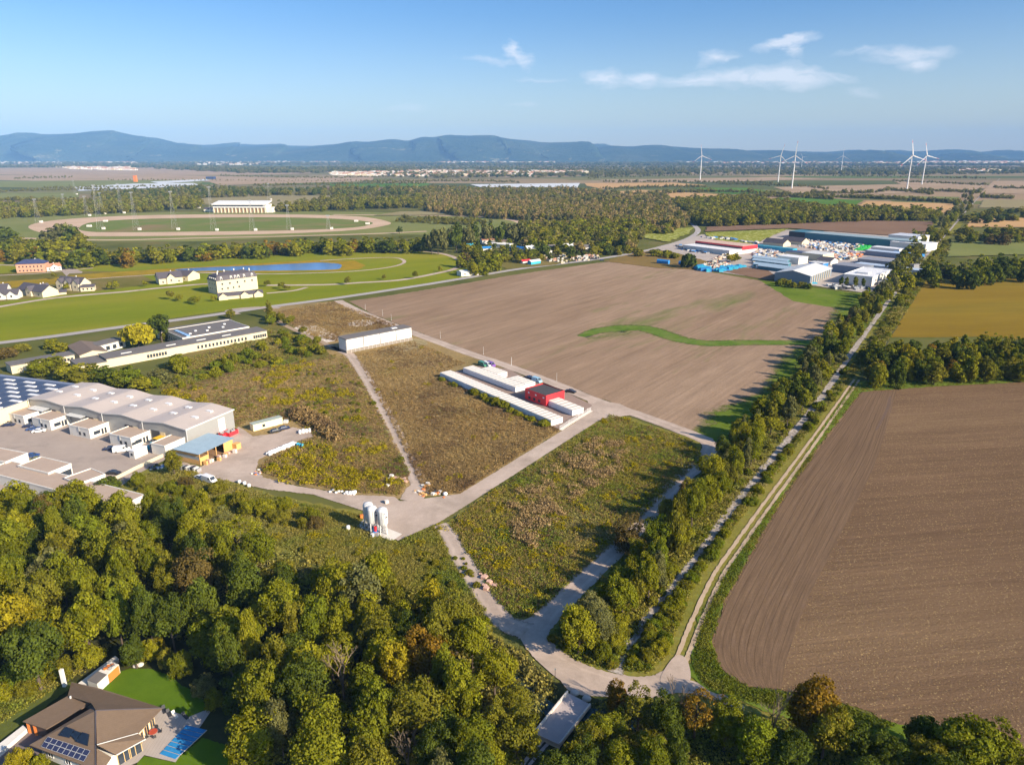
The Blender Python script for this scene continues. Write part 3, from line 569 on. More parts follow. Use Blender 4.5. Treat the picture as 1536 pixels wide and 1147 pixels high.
# ------------------------------------------------------------------ trees
def leaf_mesh(name, centres, crad, n_leaf, size, seed, flat=.75, core=None, out_bias=.6, droop=0.0):
    """clusters of leaf-sized quads; centres (k,3), crad (k,)"""
    r = np.random.default_rng(seed); k = len(centres)
    cc = np.repeat(centres, n_leaf, 0); cr = np.repeat(crad, n_leaf)
    d = r.normal(size=(k * n_leaf, 3)); d /= np.linalg.norm(d, axis=1)[:, None]
    mid = centres.mean(0); o = cc - mid; o /= np.linalg.norm(o, axis=1)[:, None] + 1e-6
    d = d + o * out_bias + np.array([0, 0, .25]); d /= np.linalg.norm(d, axis=1)[:, None]
    p = cc + d * (cr * r.uniform(.55, 1.08, len(cr)))[:, None] * np.array([1, 1, flat])
    nrm = d + .55 * r.normal(size=d.shape); nrm /= np.linalg.norm(nrm, axis=1)[:, None]
    t = np.cross(nrm, r.normal(size=d.shape)); t /= np.linalg.norm(t, axis=1)[:, None]; b = np.cross(nrm, t)
    s = (size * r.uniform(.6, 1.25, len(cr)))[:, None]
    if droop: b = b * (1 - droop) + np.array([0, 0, -1.0]) * droop; s2 = s * (1 + 2.2 * droop)
    else: s2 = s * .8
    q = np.stack([p - t * s * .5 - b * s2 * .5, p + t * s * .5 - b * s2 * .5, p + t * s * .5 + b * s2 * .5, p - t * s * .5 + b * s2 * .5], 1).reshape(-1, 3)
    n = len(p); F_ = np.arange(4 * n).reshape(-1, 4)
    ct = np.repeat(r.uniform(.72, 1.3, k), n_leaf) * r.uniform(.8, 1.2, n)
    tint = np.repeat(ct, 4)
    if core is not None:      # added solid core blocks view and light; its darker tint is painted-in shade
        cv = []; cf = []; A, Bn = 8, 5
        (x0, y0, z0), (rx, rz) = core
        for j in range(Bn + 1):
            ph = math.pi * j / Bn
            for i in range(A):
                th = 2 * math.pi * i / A; w = 1 + .15 * math.sin(3 * th + seed + j)
                cv.append((x0 + rx * w * math.sin(ph) * math.cos(th), y0 + rx * w * math.sin(ph) * math.sin(th), z0 + rz * math.cos(ph)))
        for j in range(Bn):
            for i in range(A): cf.append([j * A + i + 4 * n, (j + 1) * A + i + 4 * n, (j + 1) * A + (i + 1) % A + 4 * n, j * A + (i + 1) % A + 4 * n])
        q = np.vstack([q, cv]); F_ = np.vstack([F_, cf]); tint = np.concatenate([tint, np.full(len(cv), .75)])
    me = bpy.data.meshes.new(name); me.vertices.add(len(q)); me.vertices.foreach_set('co', q.astype(np.float32).ravel())
    me.loops.add(F_.size); me.loops.foreach_set('vertex_index', F_.astype(np.int32).ravel())
    me.polygons.add(len(F_)); me.polygons.foreach_set('loop_start', (np.arange(len(F_)) * 4).astype(np.int32)); 
    me.update(calc_edges=True); me.validate()
    a = me.attributes.new('tint', 'FLOAT', 'POINT'); a.data.foreach_set('value', tint.astype(np.float32))
    return me
def crown_centres(seed, n, rx, rz, zc, low=-.65, taper=0.0, lop=.22):
    r = np.random.default_rng(seed); out = []; ph0 = r.uniform(0, 6)
    for i in range(n):
        z = low + (1 - low) * (i + .5) / n; a = i * 2.39996 + r.uniform(-.4, .4); q = math.sqrt(max(0, 1 - z * z))
        k = r.uniform(.62, 1.02) * (1 + lop * math.sin(a + ph0) * math.cos(2.1 * z + ph0)); w = 1 - taper * (z + .3)
        out.append((q * math.cos(a) * rx * k * w, q * math.sin(a) * rx * k * w, zc + z * rz * k))
    return np.array(out)
# every prototype stands 1 crown-radius 5 m wide, about 12 m tall, and is scaled when placed
PROTO = {}
def proto(kind, lod):
    key = (kind, lod)
    if key in PROTO: return PROTO[key]
    nl, ls, nc = {'near': (135, .34, 48), 'mid': (62, .62, 34), 'low': (20, 1.25, 22)}[lod]
    out = []
    for v in range({'near': 9, 'mid': 4, 'low': 3}[lod]):
        sd = v * 17 + len(kind) * 3
        if kind == 'round': rx, rz, zc, lowz, tp, cr = 3.9 - .25 * (v % 4), 3.4 + .45 * (v % 4), 7.2, -.7, .1 * (v % 2), 1.55
        elif kind == 'tall': rx, rz, zc, lowz, tp, cr = 2.5, 5.2, 7.4, -.85, .25, 1.3
        elif kind == 'bush': rx, rz, zc, lowz, tp, cr = 4.0, 3.0, 2.4, -.35, 0, 1.5
        elif kind == 'hedge': rx, rz, zc, lowz, tp, cr = 3.9, 5.0, 5.4, -.92, .12, 1.6
        elif kind == 'willow': rx, rz, zc, lowz, tp, cr = 4.0, 4.0, 7.0, -.9, 0, 1.5
        elif kind == 'sparse': rx, rz, zc, lowz, tp, cr = 3.9, 4.2, 7.3, -.6, 0, 1.1
        cen = crown_centres(sd, nc, rx, rz, zc, lowz, tp, .18 if kind in ('bush', 'willow') else .42)
        rr = np.random.default_rng(sd + 5); rad = rr.uniform(.55, 1.4, nc) * cr * (1.15 if lod == 'low' else 1)
        n_l = nl if kind != 'sparse' else int(nl * .45)
        core = None if kind == 'sparse' else ((0, 0, zc), (rx * .72, rz * .72))
        me = leaf_mesh('crown_' + kind, cen, rad, n_l, ls * (.8 if kind == 'sparse' else 1), sd, core=core, droop=.7 if kind == 'willow' else 0)
        me.materials.append(LEAF['green'])
        t = MB(); h = zc
        if kind == 'bush':
            for a in range(3): t.tube((0, 0, 0), (math.cos(a * 2.1) * 1.6, math.sin(a * 2.1) * 1.6, 2.6), .14, .05, 5)
        else:
            t.tube((0, 0, 0), (.1, .1, h * .55), .32, .24, 7, cap=False); t.tube((.1, .1, h * .55), (0, 0, h + rz * .6), .24, .06, 6)
            for i in range(7 if kind != 'sparse' else 14):
                a = i * 2.4 + v; z0 = h * (.42 + .05 * i) if kind != 'sparse' else h * (.4 + .04 * i)
                p1 = (math.cos(a) * rx * .55, math.sin(a) * rx * .55, z0 + rz * .5); t.tube((.05, .05, z0), p1, .13, .06, 5, cap=False)
                t.tube(p1, (math.cos(a + .3) * rx * .9, math.sin(a + .3) * rx * .9, z0 + rz * .8), .06, .02, 4, cap=False)
        out.append((me, t.mesh('trunk_' + kind, [BARK])))
    PROTO[key] = out; return out
def bare_proto(seed):
    r = random.Random(seed); t = MB(); lf = []
    def grow(p, d, L, rad, lv):
        q = p + d * L; t.tube(p, q, rad, rad * .65, 5 if lv < 2 else 3, cap=False)
        if lv >= 4: lf.append(q); return
        for _ in range(3 if lv < 3 else 4):
            nd_ = (d + Vector((r.uniform(-.75, .75), r.uniform(-.75, .75), r.uniform(-.1, .5)))).normalized(); grow(q, nd_, L * r.uniform(.6, .85), rad * .6, lv + 1)
    grow(Vector((0, 0, 0)), Vector((0, 0, 1)), 3.4, .28, 0)
    me = t.mesh('bare_branches', [LEAF['twig']]); a = me.attributes.new('tint', 'FLOAT', 'POINT'); a.data.foreach_set('value', [1.0] * len(me.vertices))
    return me
BARE = [bare_proto(3), bare_proto(8)]
REQ = []
def tree(p, h, w, col, label=None, group=None, kind='round', name='broadleaf_tree', cat='tree', zc=.6, where=None):
    """p = pixel of the crown's middle; h height in m; w crown width in m"""
    P = G(p, h * zc if kind != 'bush' else h * .45)
    if kind == 'bush' and name == 'broadleaf_tree': name, cat = 'shrub', 'shrub'
    REQ.append(dict(p=p, base=Vector((P.x, P.y, 0)), h=h, w=w, col=col, label=label, group=group, kind=kind, name=name, cat=cat, where=where))
FULL = {'round': 11.6, 'tall': 13.2, 'bush': 6.2, 'willow': 12, 'sparse': 12, 'bare': 10.5, 'hedge': 11.4}; FW = {'round': 10.2, 'tall': 7, 'bush': 10.4, 'willow': 10.4, 'sparse': 9.5, 'bare': 9, 'hedge': 10.4}
def build_tree(q):
    dist = q['base'].length; lod = 'near' if dist < 260 else 'mid' if dist < 620 else 'low'; k = q['kind']
    t = thing(q['name'], q['label'], q['cat'], q['base'], random.uniform(0, 6.28), q['group'])
    t.scale = (q['w'] / FW[k], q['w'] / FW[k] * random.uniform(.9, 1.1), q['h'] / FULL[k])
    if k == 'bare': link('branches', random.choice(BARE), t); return
    me, tr = random.choice(proto(k, lod))
    link('crown', me, t, mat=LEAF[q['col']]); link('trunk', tr, t)
LANDMARKS = [('the villa', 130, 1060), ('the silos', 565, 800), ('the bridge', 830, 1065), ('the gravel yard', 400, 715), ('the flat roofs', 110, 725), ('the left edge', 0, 900), ('the middle', 420, 960), ('the dirt track', 720, 900), ('the tilled field', 1240, 1020), ('the field corner', 1500, 1120), ('the road bend', 1075, 690),
             ('the green streak', 1200, 540), ('the golden field', 1360, 470), ('the market', 1330, 410), ('the pond', 450, 380), ('the sand track', 200, 350), ('the manor', 350, 430), ('the right edge', 1536, 450), ('the stone heap', 880, 880), ('the rubble', 450, 500)]
ORD = ['leftmost', 'second from left', 'third from left', 'fourth from left', 'fifth from left', 'sixth from left', 'seventh from left', 'eighth from left', 'ninth from left', 'tenth from left', 'eleventh from left', 'twelfth from left']
def finish_trees(n_tree=290, n_shrub=200):
    def size(q): return q['h'] * q['w'] / q['base'].length ** 2
    def seen(q): return -40 < q['p'][0] < 1576 and q['p'][1] < 1190
    solo = [q for q in REQ if not q['where']]; rest = sorted([q for q in REQ if q['where'] and seen(q)], key=size, reverse=True)
    keep = list(solo); n = {'tree': n_tree - sum(q['cat'] == 'tree' for q in solo), 'shrub': n_shrub}; more = []
    for q in rest:
        if n.get(q['cat'], 0) > 0: n[q['cat']] -= 1; keep.append(q)
        else: more.append(q)
    bins = {}
    for q in keep:
        if q['where']: bins.setdefault((q['col'], q['cat'], q['where']), []).append(q)
    for (c_, cat, where), L in bins.items():
        if len(L) == 1: L[0]['label'] = '%s %s %s' % (ADJ[c_], cat, where); continue
        sub_ = {}
        for q in L:
            lm = min(LANDMARKS, key=lambda a: (a[1] - q['p'][0]) ** 2 + (2 * (a[2] - q['p'][1])) ** 2)[0]; sub_.setdefault(lm, []).append(q)
        for lm, K in sub_.items():
            K.sort(key=lambda q: q['p'][0])
            for i, q in enumerate(K):
                o_ = '' if len(K) == 1 else ', ' + ORD[min(i, len(ORD) - 1)]
                q['label'] = '%s %s %s nearest %s%s' % (ADJ[c_], cat, where, lm, o_)
    for q in keep: build_tree(q)
    groups = {}
    for q in more: groups.setdefault((q['where'], q['cat']), []).append(q)
    for (where, cat), L in groups.items():
        combos = sorted({(q['kind'] if q['kind'] != 'bare' else 'sparse', q['col'] if q['kind'] != 'bare' else 'twig', 'mid' if q['base'].length < 620 else 'low') for q in L}); prs = []; idx = {}
        for k in combos: idx[k] = len(prs); prs += tree_protos(k[0], k[2], k[1])[:2]
        pts = []; sc = []; pk = []
        for q in L:
            k = (q['kind'] if q['kind'] != 'bare' else 'sparse', q['col'] if q['kind'] != 'bare' else 'twig', 'mid' if q['base'].length < 620 else 'low')
            pts.append(q['base'][:]); sc.append((q['w'] / FW[k[0]], q['w'] / FW[k[0]], q['h'] / FULL[k[0]])); pk.append(idx[k] + random.randint(0, 1))
        scatter('tree_rows' if cat == 'tree' else 'shrubbery', 'further %ss %s' % (cat, where), cat + 's', np.array(pts), np.array(sc), prs, pick=pk)
def wpick(ws): return random.choices([a for a, _ in ws], [b for _, b in ws])[0]
TAKEN = []
def wood(poly, n, hr, wr, cols, where, group, kinds=(('round', 1),), sep=.55, avoid=(), name='broadleaf_tree', cat='tree', zc=.6):
    """things scattered by elimination so that crowns keep their distance"""
    xs = [p[0] for p in poly]; ys = [p[1] for p in poly]; got = 0; tries = 0
    while got < n and tries < n * 60:
        tries += 1; p = (random.uniform(min(xs), max(xs)), random.uniform(min(ys), max(ys)))
        if not inside(np.array([p[0]]), np.array([p[1]]), poly)[0]: continue
        if any(inside(np.array([p[0]]), np.array([p[1]]), q)[0] for q in avoid): continue
        h = random.uniform(*hr); w = random.uniform(*wr); k = wpick(kinds)
        if k == 'tall': w *= .6
        P = G(p, h * zc)
        if any((P.x - a) ** 2 + (P.y - b) ** 2 < (sep * (w + c_) / 2 * 1.0) ** 2 for a, b, c_ in TAKEN): continue
        TAKEN.append((P.x, P.y, w)); c_ = wpick(cols)
        if k == 'bare': c_ = 'twig'
        cc = 'shrub' if k == 'bush' and cat == 'tree' else cat
        tree(p, h, w, c_, None, group, k, name, cat, zc, where); got += 1
    return got
def line_pts(pts, n, wob):
    P = catmull([Vector((p[0], p[1], 0)) for p in pts], 8); L = [0]
    for a, b in zip(P, P[1:]): L.append(L[-1] + (b - a).length)
    out = []
    for i in range(n):
        s = (i + random.uniform(.2, .8)) / n * L[-1]; j = max(0, np.searchsorted(L, s) - 1); t = (s - L[j]) / max(1e-6, L[j + 1] - L[j])
        q = P[j].lerp(P[j + 1], t); out.append((q.x + random.gauss(0, wob), q.y + random.gauss(0, wob * .6)))
    return out
def hedge(pts, n, hr, wr, cols, where, group, kinds=(('round', 1),), wob=3):
    for p in line_pts(pts, n, wob):
        h = random.uniform(*hr); c_ = wpick(cols); k = wpick(kinds); w = random.uniform(*wr) * (.6 if k == 'tall' else 1)
        P = G(p, h * .55); TAKEN.append((P.x, P.y, w))
        tree(p, h, w, c_, None, group, k, where=where)

# scatter: thousands of plants nobody could count, one object, instanced by geometry nodes
def scatter(name, label, cat, pts, scl, protos, group=None, flat=1.0, pick=None):
    me = bpy.data.meshes.new(name); me.vertices.add(len(pts)); me.vertices.foreach_set('co', np.asarray(pts, np.float32).ravel())
    r = np.random.default_rng(len(pts))
    a = me.attributes.new('spin', 'FLOAT_VECTOR', 'POINT'); rot = np.zeros((len(pts), 3), np.float32); rot[:, 2] = r.uniform(0, 6.28, len(pts)); a.data.foreach_set('vector', rot.ravel())
    a = me.attributes.new('size', 'FLOAT_VECTOR', 'POINT'); sc = np.asarray(scl, np.float32)
    if sc.ndim == 1: sc = np.repeat(sc[:, None], 3, 1); sc[:, 2] *= flat * r.uniform(.75, 1.25, len(pts))
    a.data.foreach_set('vector', sc.ravel())
    a = me.attributes.new('pick', 'INT', 'POINT'); a.data.foreach_set('value', (r.integers(0, len(protos), len(pts)) if pick is None else np.array(pick)).astype(np.int32))
    o = link(name, me); tag(o, label, cat, group, 'stuff')
    ng = bpy.data.node_groups.new(name, 'GeometryNodeTree'); ng.interface.new_socket('Geometry', in_out='INPUT', socket_type='NodeSocketGeometry'); ng.interface.new_socket('Geometry', in_out='OUTPUT', socket_type='NodeSocketGeometry')
    gi = ng.nodes.new('NodeGroupInput'); go = ng.nodes.new('NodeGroupOutput'); io = ng.nodes.new('GeometryNodeInstanceOnPoints'); g2i = ng.nodes.new('GeometryNodeGeometryToInstance')
    for p in reversed(protos):
        oi = ng.nodes.new('GeometryNodeObjectInfo'); oi.inputs['Object'].default_value = p; oi.inputs['As Instance'].default_value = True
        ng.links.new(oi.outputs['Geometry'], g2i.inputs[0])
    io.inputs['Pick Instance'].default_value = True
    for nm, ty, sock in (('spin', 'FLOAT_VECTOR', 'Rotation'), ('size', 'FLOAT_VECTOR', 'Scale'), ('pick', 'INT', 'Instance Index')):
        na = ng.nodes.new('GeometryNodeInputNamedAttribute'); na.data_type = ty; na.inputs['Name'].default_value = nm; ng.links.new(na.outputs['Attribute'], io.inputs[sock])
    ng.links.new(gi.outputs[0], io.inputs['Points']); ng.links.new(g2i.outputs[0], io.inputs['Instance']); ng.links.new(io.outputs[0], go.inputs[0])
    md = o.modifiers.new('scatter', 'NODES'); md.node_group = ng
    return o
def in_poly(poly, n, avoid=(), dens=None, seed=1):
    r = np.random.default_rng(seed + n); xs = [p[0] for p in poly]; ys = [p[1] for p in poly]; X = []; Y = []; c_ = 0
    for _ in range(40):
        x = r.uniform(min(xs), max(xs), n); y = r.uniform(min(ys), max(ys), n); k = inside(x, y, poly)
        for q in avoid: k &= ~inside(x, y, q)
        X.append(x[k]); Y.append(y[k]); c_ += k.sum()
        if c_ >= n: break
    x = np.concatenate(X)[:n]; y = np.concatenate(Y)[:n]
    a = (x - CX) / F; b = (CY - y) / F; dy = math.cos(TILT) + b * math.sin(TILT); dz = -math.sin(TILT) + b * math.cos(TILT); t = -EYE / dz
    return np.stack([a * t, dy * t, np.zeros(len(x))], 1)
def clump(pts, scale, lo, hi, seed=0):
    """keep points where a lumpy 2-D field lies between lo and hi, so that plants grow in drifts"""
    r = np.random.default_rng(seed); v = np.zeros(len(pts))
    for k in range(5):
        a = r.uniform(0, 6.28); f_ = scale * (1 + k * .8); v += np.sin((pts[:, 0] * math.cos(a) + pts[:, 1] * math.sin(a)) * f_ + r.uniform(0, 6.28) + 1.5 * np.sin((pts[:, 1] * math.cos(a * 2) + pts[:, 0] * math.sin(a * 3)) * f_ * .7))
    return pts[(v > lo) & (v < hi)]
def sprig(name, col, n, size, rad, h, seed, k=9):
    r = np.random.default_rng(seed); cen = np.stack([r.normal(0, rad * .5, k), r.normal(0, rad * .5, k), r.uniform(.2, .75, k) * h], 1)
    me = leaf_mesh(name, cen, np.full(k, rad * .5), n // k, size, seed, flat=.8, out_bias=.4); me.materials.append(LEAF[col])
    return bpy.data.objects.new(name, me)
def tree_protos(kind, lod, col):
    out = []
    for me, tr in proto(kind, lod):
        m2 = me.copy(); m2.materials.clear(); m2.materials.append(LEAF[col]); out.append(bpy.data.objects.new('crown', m2))
    return out

def blobs(poly, n, per, spread, seed, avoid=()):
    """tight clusters of plants: n cluster centres, about per plants in each"""
    c_ = in_poly(poly, n, avoid, seed=seed); r = np.random.default_rng(seed + 99); k = r.integers(max(1, per // 2), per * 2, len(c_)); p = np.repeat(c_, k, 0)
    p[:, :2] += r.normal(size=(len(p), 2)) * np.repeat(r.uniform(.5, 1.3, len(c_)) * spread, k)[:, None]; return p
# ------------------------------------------------------------------ buildings
def dirv(a): return Vector((math.cos(a), math.sin(a), 0))
def window_mesh(w, h, kind=0):
    key = ('win', round(w, 1), round(h, 1), kind)
    if key in CACHE: return CACHE[key]
    m = MB(); t = .09 if w < 2 else .12
    m.box(-w / 2, -.05, 0, w / 2, .0, t, 0).box(-w / 2, -.05, h - t, w / 2, .0, h, 0).box(-w / 2, -.05, t, -w / 2 + t, 0, h - t, 0).box(w / 2 - t, -.05, t, w / 2, 0, h - t, 0)
    if w > 1.6: m.box(-t / 3, -.045, t, t / 3, 0, h - t, 0)
    m.face([(-w / 2 + t, -.012, t), (w / 2 - t, -.012, t), (w / 2 - t, -.012, h - t), (-w / 2 + t, -.012, h - t)], 1)
    me = m.mesh('window', [DARKF if kind == 1 else FRAME, GLASS if kind != 2 else DARKF]); CACHE[key] = me; return me
class Bld:
    def __init__(s, name, label, cat, A, B, depth, h, wall, group=None, L=None):
        """A, B: world points of the front wall's ends; the building lies to the left of A->B"""
        d = (B - A); s.L = L or Vector((d.x, d.y, 0)).length; s.D = depth; s.h = h; s.rot = math.atan2(d.y, d.x)
        s.t = thing(name, label, cat, Vector((A.x, A.y, 0)), s.rot, group)
        if wall: MB().box(0, 0, 0, s.L, s.D, h).build('wall', wall, s.t)
    def flat(s, mat, over=.15, th=.25, parapet=None, x0=0, x1=None, y0=0, y1=None, z=None):
        x1 = s.L if x1 is None else x1; y1 = s.D if y1 is None else y1; z = s.h if z is None else z
        MB().box(x0 - over, y0 - over, z, x1 + over, y1 + over, z + th).build('roof', mat, s.t)
        if parapet:
            m = MB(); o = over + .02; t_ = .28; zz = z + th + .25
            m.box(x0 - o, y0 - o, z - .1, x1 + o, y0 - o + t_, zz).box(x0 - o, y1 + o - t_, z - .1, x1 + o, y1 + o, zz).box(x0 - o, y0 - o + t_, z - .1, x0 - o + t_, y1 + o - t_, zz).box(x1 + o - t_, y0 - o + t_, z - .1, x1 + o, y1 + o - t_, zz)
            m.build('parapet', parapet, s.t)
        return s
    def gable(s, mat, rise, over=.4, along='x', wallmat=None, hip=0.0, box=None):
        x0, y0, x1, y1 = box or (0, 0, s.L, s.D); z = s.h
        m = MB(); th = .22
        if along == 'y':
            T = lambda x, y, z_: (x0 + (y - 0), y0 + (x - 0), z_); X, Y = y1 - y0, x1 - x0
            P = lambda a, b, z_: (x0 + b, y0 + a, z_)
        else:
            X, Y = x1 - x0, y1 - y0; P = lambda a, b, z_: (x0 + a, y0 + b, z_)
        e = -over * rise / (Y / 2); hx = hip * Y / 2
        a0, a1 = -over, X + over; r0, r1 = (a0 if not hip else hx), (a1 if not hip else X - hx)
        for dz in (0, th):
            pts = [P(a0, -over, z + e + dz), P(a1, -over, z + e + dz), P(r1, Y / 2, z + rise + dz), P(r0, Y / 2, z + rise + dz)]
            pt2 = [P(a1, Y + over, z + e + dz), P(a0, Y + over, z + e + dz), P(r0, Y / 2, z + rise + dz), P(r1, Y / 2, z + rise + dz)]
            m.face(pts).face(pt2)
            if hip: m.face([P(a0, Y + over, z + e + dz), P(a0, -over, z + e + dz), P(r0, Y / 2, z + rise + dz)]).face([P(a1, -over, z + e + dz), P(a1, Y + over, z + e + dz), P(r1, Y / 2, z + rise + dz)])
        for (q, w_) in (((a0, -over), (a1, -over)), ((a1, Y + over), (a0, Y + over))):
            m.face([P(q[0], q[1], z + e), P(w_[0], w_[1], z + e), P(w_[0], w_[1], z + e + th), P(q[0], q[1], z + e + th)])
        if not hip:
            for a in (a0, a1):
                m.face([P(a, -over, z + e), P(a, Y / 2, z + rise), P(a, Y / 2, z + rise + th), P(a, -over, z + e + th)]); m.face([P(a, Y + over, z + e), P(a, Y / 2, z + rise), P(a, Y / 2, z + rise + th), P(a, Y + over, z + e + th)])
        s.roof = m.build('roof', mat, s.t)
        if wallmat and not hip:
            g = MB()
            for a in (0.01, X - .01): g.face([P(a, 0, z), P(a, Y, z), P(a, Y / 2, z + rise)])
            g.build('gable_end', wallmat, s.t)
        return s
    def win(s, face, n, z, w, h, a=.06, b=.94, kind=0, name='window', y=0.0):
        me = window_mesh(w, h, kind); Lf = s.L if face in 'fb' else s.D
        for i in range(n):
            u = Lf * (a + (b - a) * (i + .5) / n)
            loc, rot = {'f': ((u, -.005 + y, z), 0), 'r': ((s.L + .005, u, z), math.pi / 2), 'b': ((u, s.D + .005, z), math.pi), 'l': ((-.005, u, z), -math.pi / 2)}[face]
            link(name, me, s.t, loc, rot)
        return s
    def box(s, name, x0, y0, z0, x1, y1, z1, mat): MB().box(x0, y0, z0, x1, y1, z1).build(name, mat, s.t); return s
def perp(v): return Vector((-v.y, v.x, 0))
def from_right(Rp, Kp, L):
    v = (Kp - Rp); v.z = 0; D = v.length; v.normalize(); u = Vector((v.y, -v.x, 0)); return Rp - u * L, Rp, D

# --- central white warehouse
A = G(Z6(490, 330)); B = G(Z6(537, 345)); A2 = G(Z6(537, 345)); B2 = G(Z6(910, 270)); u = (B2 - A2).normalized()
wh = Bld('warehouse', 'long white flat-roofed warehouse alone among weeds beside the service road', 'warehouse', A2, B2, 8.2, 7.6, None)
MB().box(.05, .05, 0, wh.L - .05, wh.D - .05, 1.9).build('base_wall', paint('dark_concrete', (.25, .215, .18), .9, var=.2), wh.t)
for i in range(4):
    w_ = wh.L / 4; MB().box(i * w_ + .26, -.02, 1.95, (i + 1) * w_ - .26, .25, 7.5).build('cladding_panel', WHITE, wh.t)
for i in range(4): MB().box(i * wh.L / 4 + .12, wh.D - .25, 1.95, (i + 1) * wh.L / 4 - .12, wh.D, 7.5).build('cladding_panel', WHITE, wh.t)
for x0 in (-.02, wh.L - .22): 
    for y0 in (0.28, 4.2): MB().box(x0, y0, 1.4, x0 + .24, y0 + 3.8, 7.5).build('cladding_panel', WHITE, wh.t)
bp_ = MB().box(-.12, -.12, 0, .12, .05, 1.95).mesh('base_post', [CONC])
for i in range(17): link('base_post', bp_, wh.t, (i * wh.L / 16, 0, 0))
MB().box(.06, .26, 1.9, wh.L - .06, wh.D - .26, 7.4).build('inner_wall', GREYROOF, wh.t)
MB().box(-.3, -.3, 7.52, wh.L + .3, wh.D + .3, 7.9).build('roof', GREYROOF, wh.t)
MB().box(wh.L * .74, 3, 7.92, wh.L * .82, 5, 8.2).build('roof_light', WHITE, wh.t)

# --- storage yard
yard = sheet('storage_yard', [Z7(60, 262), Z7(275, 215), Z7(470, 170), Z7(700, 215), Z7(880, 300), Z7(1000, 350), Z7(1240, 430), Z7(1460, 540), Z7(1450, 600), Z7(1180, 770), Z7(1080, 735)], ground('storage_paving', [(.26, .19, .155), (.30, .225, .185)], .1, (1, .06)), rag=.05)
CORR = paint('container_white_steel', (.76, .76, .75), .45, var=.05, lines=(0, .31))
ROOFC = paint('container_roof', (.74, .70, .63), .6, var=.1)
ROOFT = paint('container_roof_gutter', (.46, .40, .33), .7, var=.15)
def container(label, group):
    t = thing('storage_container', label, 'container', (0, 0, 0), 0, group); w, d, h = 2.44, 6.06, 2.6
    m = MB(); m.box(.02, .02, .08, w - .02, d - .02, h - .06)
    for i in range(7):
        x = .2 + i * .32; m.box(x, -.015, .2, x + .12, .02, h - .2).box(x, d - .02, .2, x + .12, d + .015, h - .2)
    m.build('body', CORR, t)
    MB().box(0, 0, h - .06, w, d, h).box(.3, .3, h, w * .62, d - .3, h + .05).build('roof_panel', ROOFC, t)
    MB().box(w * .66, .05, h + .004, w - .05, d - .05, h + .02).build('roof_gutter', ROOFT, t)
    for x in (.3, 1.27): MB().box(x, d + .005, .2, x + .88, d + .05, h - .3).build('door', WHITE, t)
    m = MB()
    for x in (0, w - .12):
        for y in (0, d - .12): m.box(x, y, 0, x + .12, y + .12, h)
    m = MB().box(0, 0, 0, w, .1, .14).box(0, d - .1, 0, w, d, .14)
    for x in (0, w - .1): m.box(x, .1, 0, x + .1, d - .1, .14)
    m.build('frame', WHITE, t); return t
c0 = None
def row(A, B, n, label, group, lab_first=None, lab_last=None):
    global c0
    u = (B - A); u.z = 0; rot = math.atan2(u.y, u.x); step = u.length / n; u.normalize()
    for i in range(n):
        lb = lab_first if (i == 0 and lab_first) else lab_last if (i == n - 1 and lab_last) else label; loc = Vector((A.x, A.y, 0)) + u * step * i
        if c0 is None: c0 = container(lb, group); c0.location = loc; c0.rotation_euler = (0, 0, rot); c = c0
        else: c = copy_thing(c0, loc, rot, lb)
        c['group'] = group; c.scale = (step / 2.46, 1, 1)
        for ch in []: pass
row(G(Z7(62, 285)), G(Z7(1085, 735)), 33, 'white storage container inside the longest row, beside the weeds', 'containers in the longest row', 'white storage container at the far end of the longest row', 'white storage container ending the longest row next to the fence')
a = G(Z7(275, 240)); b = G(Z7(757, 425)); b.z = 0; u = (b - a).normalized(); v = perp(u)
row(a, b, 16, 'white storage container in the middle row of the storage yard', 'containers in the middle row', None, 'white storage container ending the middle row near the red building')
row(a + v * 6.2 + u * 6.5, a + v * 6.2 + u * 6.5 + u * 2.46 * 5, 5, 'white storage container behind the far half of the middle row', 'containers behind the far half of the middle row')
row(a + v * 6.2 + u * (2.43 * 11), a + v * 6.2 + u * (2.43 * 16), 5, 'white storage container behind the near half of the middle row', 'containers behind the near half of the middle row')
MB().box(0, 0, .01, 8, 6, .12).build('deck', WOOD).location = a + v * 6.3 + u * 19.0
bpy.data.objects['deck'].rotation_euler = (0, 0, math.atan2(u.y, u.x)); tag(bpy.data.objects['deck'], 'low brown timber deck between the back containers', 'deck')
row(G(Z7(1045, 542)), G(Z7(1280, 642)), 6, 'white storage container in the short row in front of the red building', 'containers in the short front row', None, 'white storage container ending the short row by the gate')
ra = G(Z7(845, 390), 4.6); rb = G(Z7(1040, 460), 4.6)
rd = Bld('red_building', 'bright red box building with dark flat roof in the storage yard', 'building', ra, rb, 10.6, 4.6, None)
MB().box(0, 0, 0, rd.L, rd.D, 5.1, skip='u').build('wall', RED, rd.t); MB().box(.2, .2, 4.6, rd.L - .2, rd.D - .2, 4.75).build('roof', paint('charcoal_roof', (.065, .06, .06), .8), rd.t)
for x in (2, 6.5, 11.2): MB().box(x, -.1, 3.4, x + .9, 0, 4.0).box(x + .1, -.16, 3.5, x + .8, -.1, 3.9).build('sign_board', [WHITE], rd.t)
rd.win('f', 3, 1.0, 1.4, 1.2, .1, .8, 1); rd.win('r', 2, 1.0, 1.6, 1.2, .2, .8, 1)
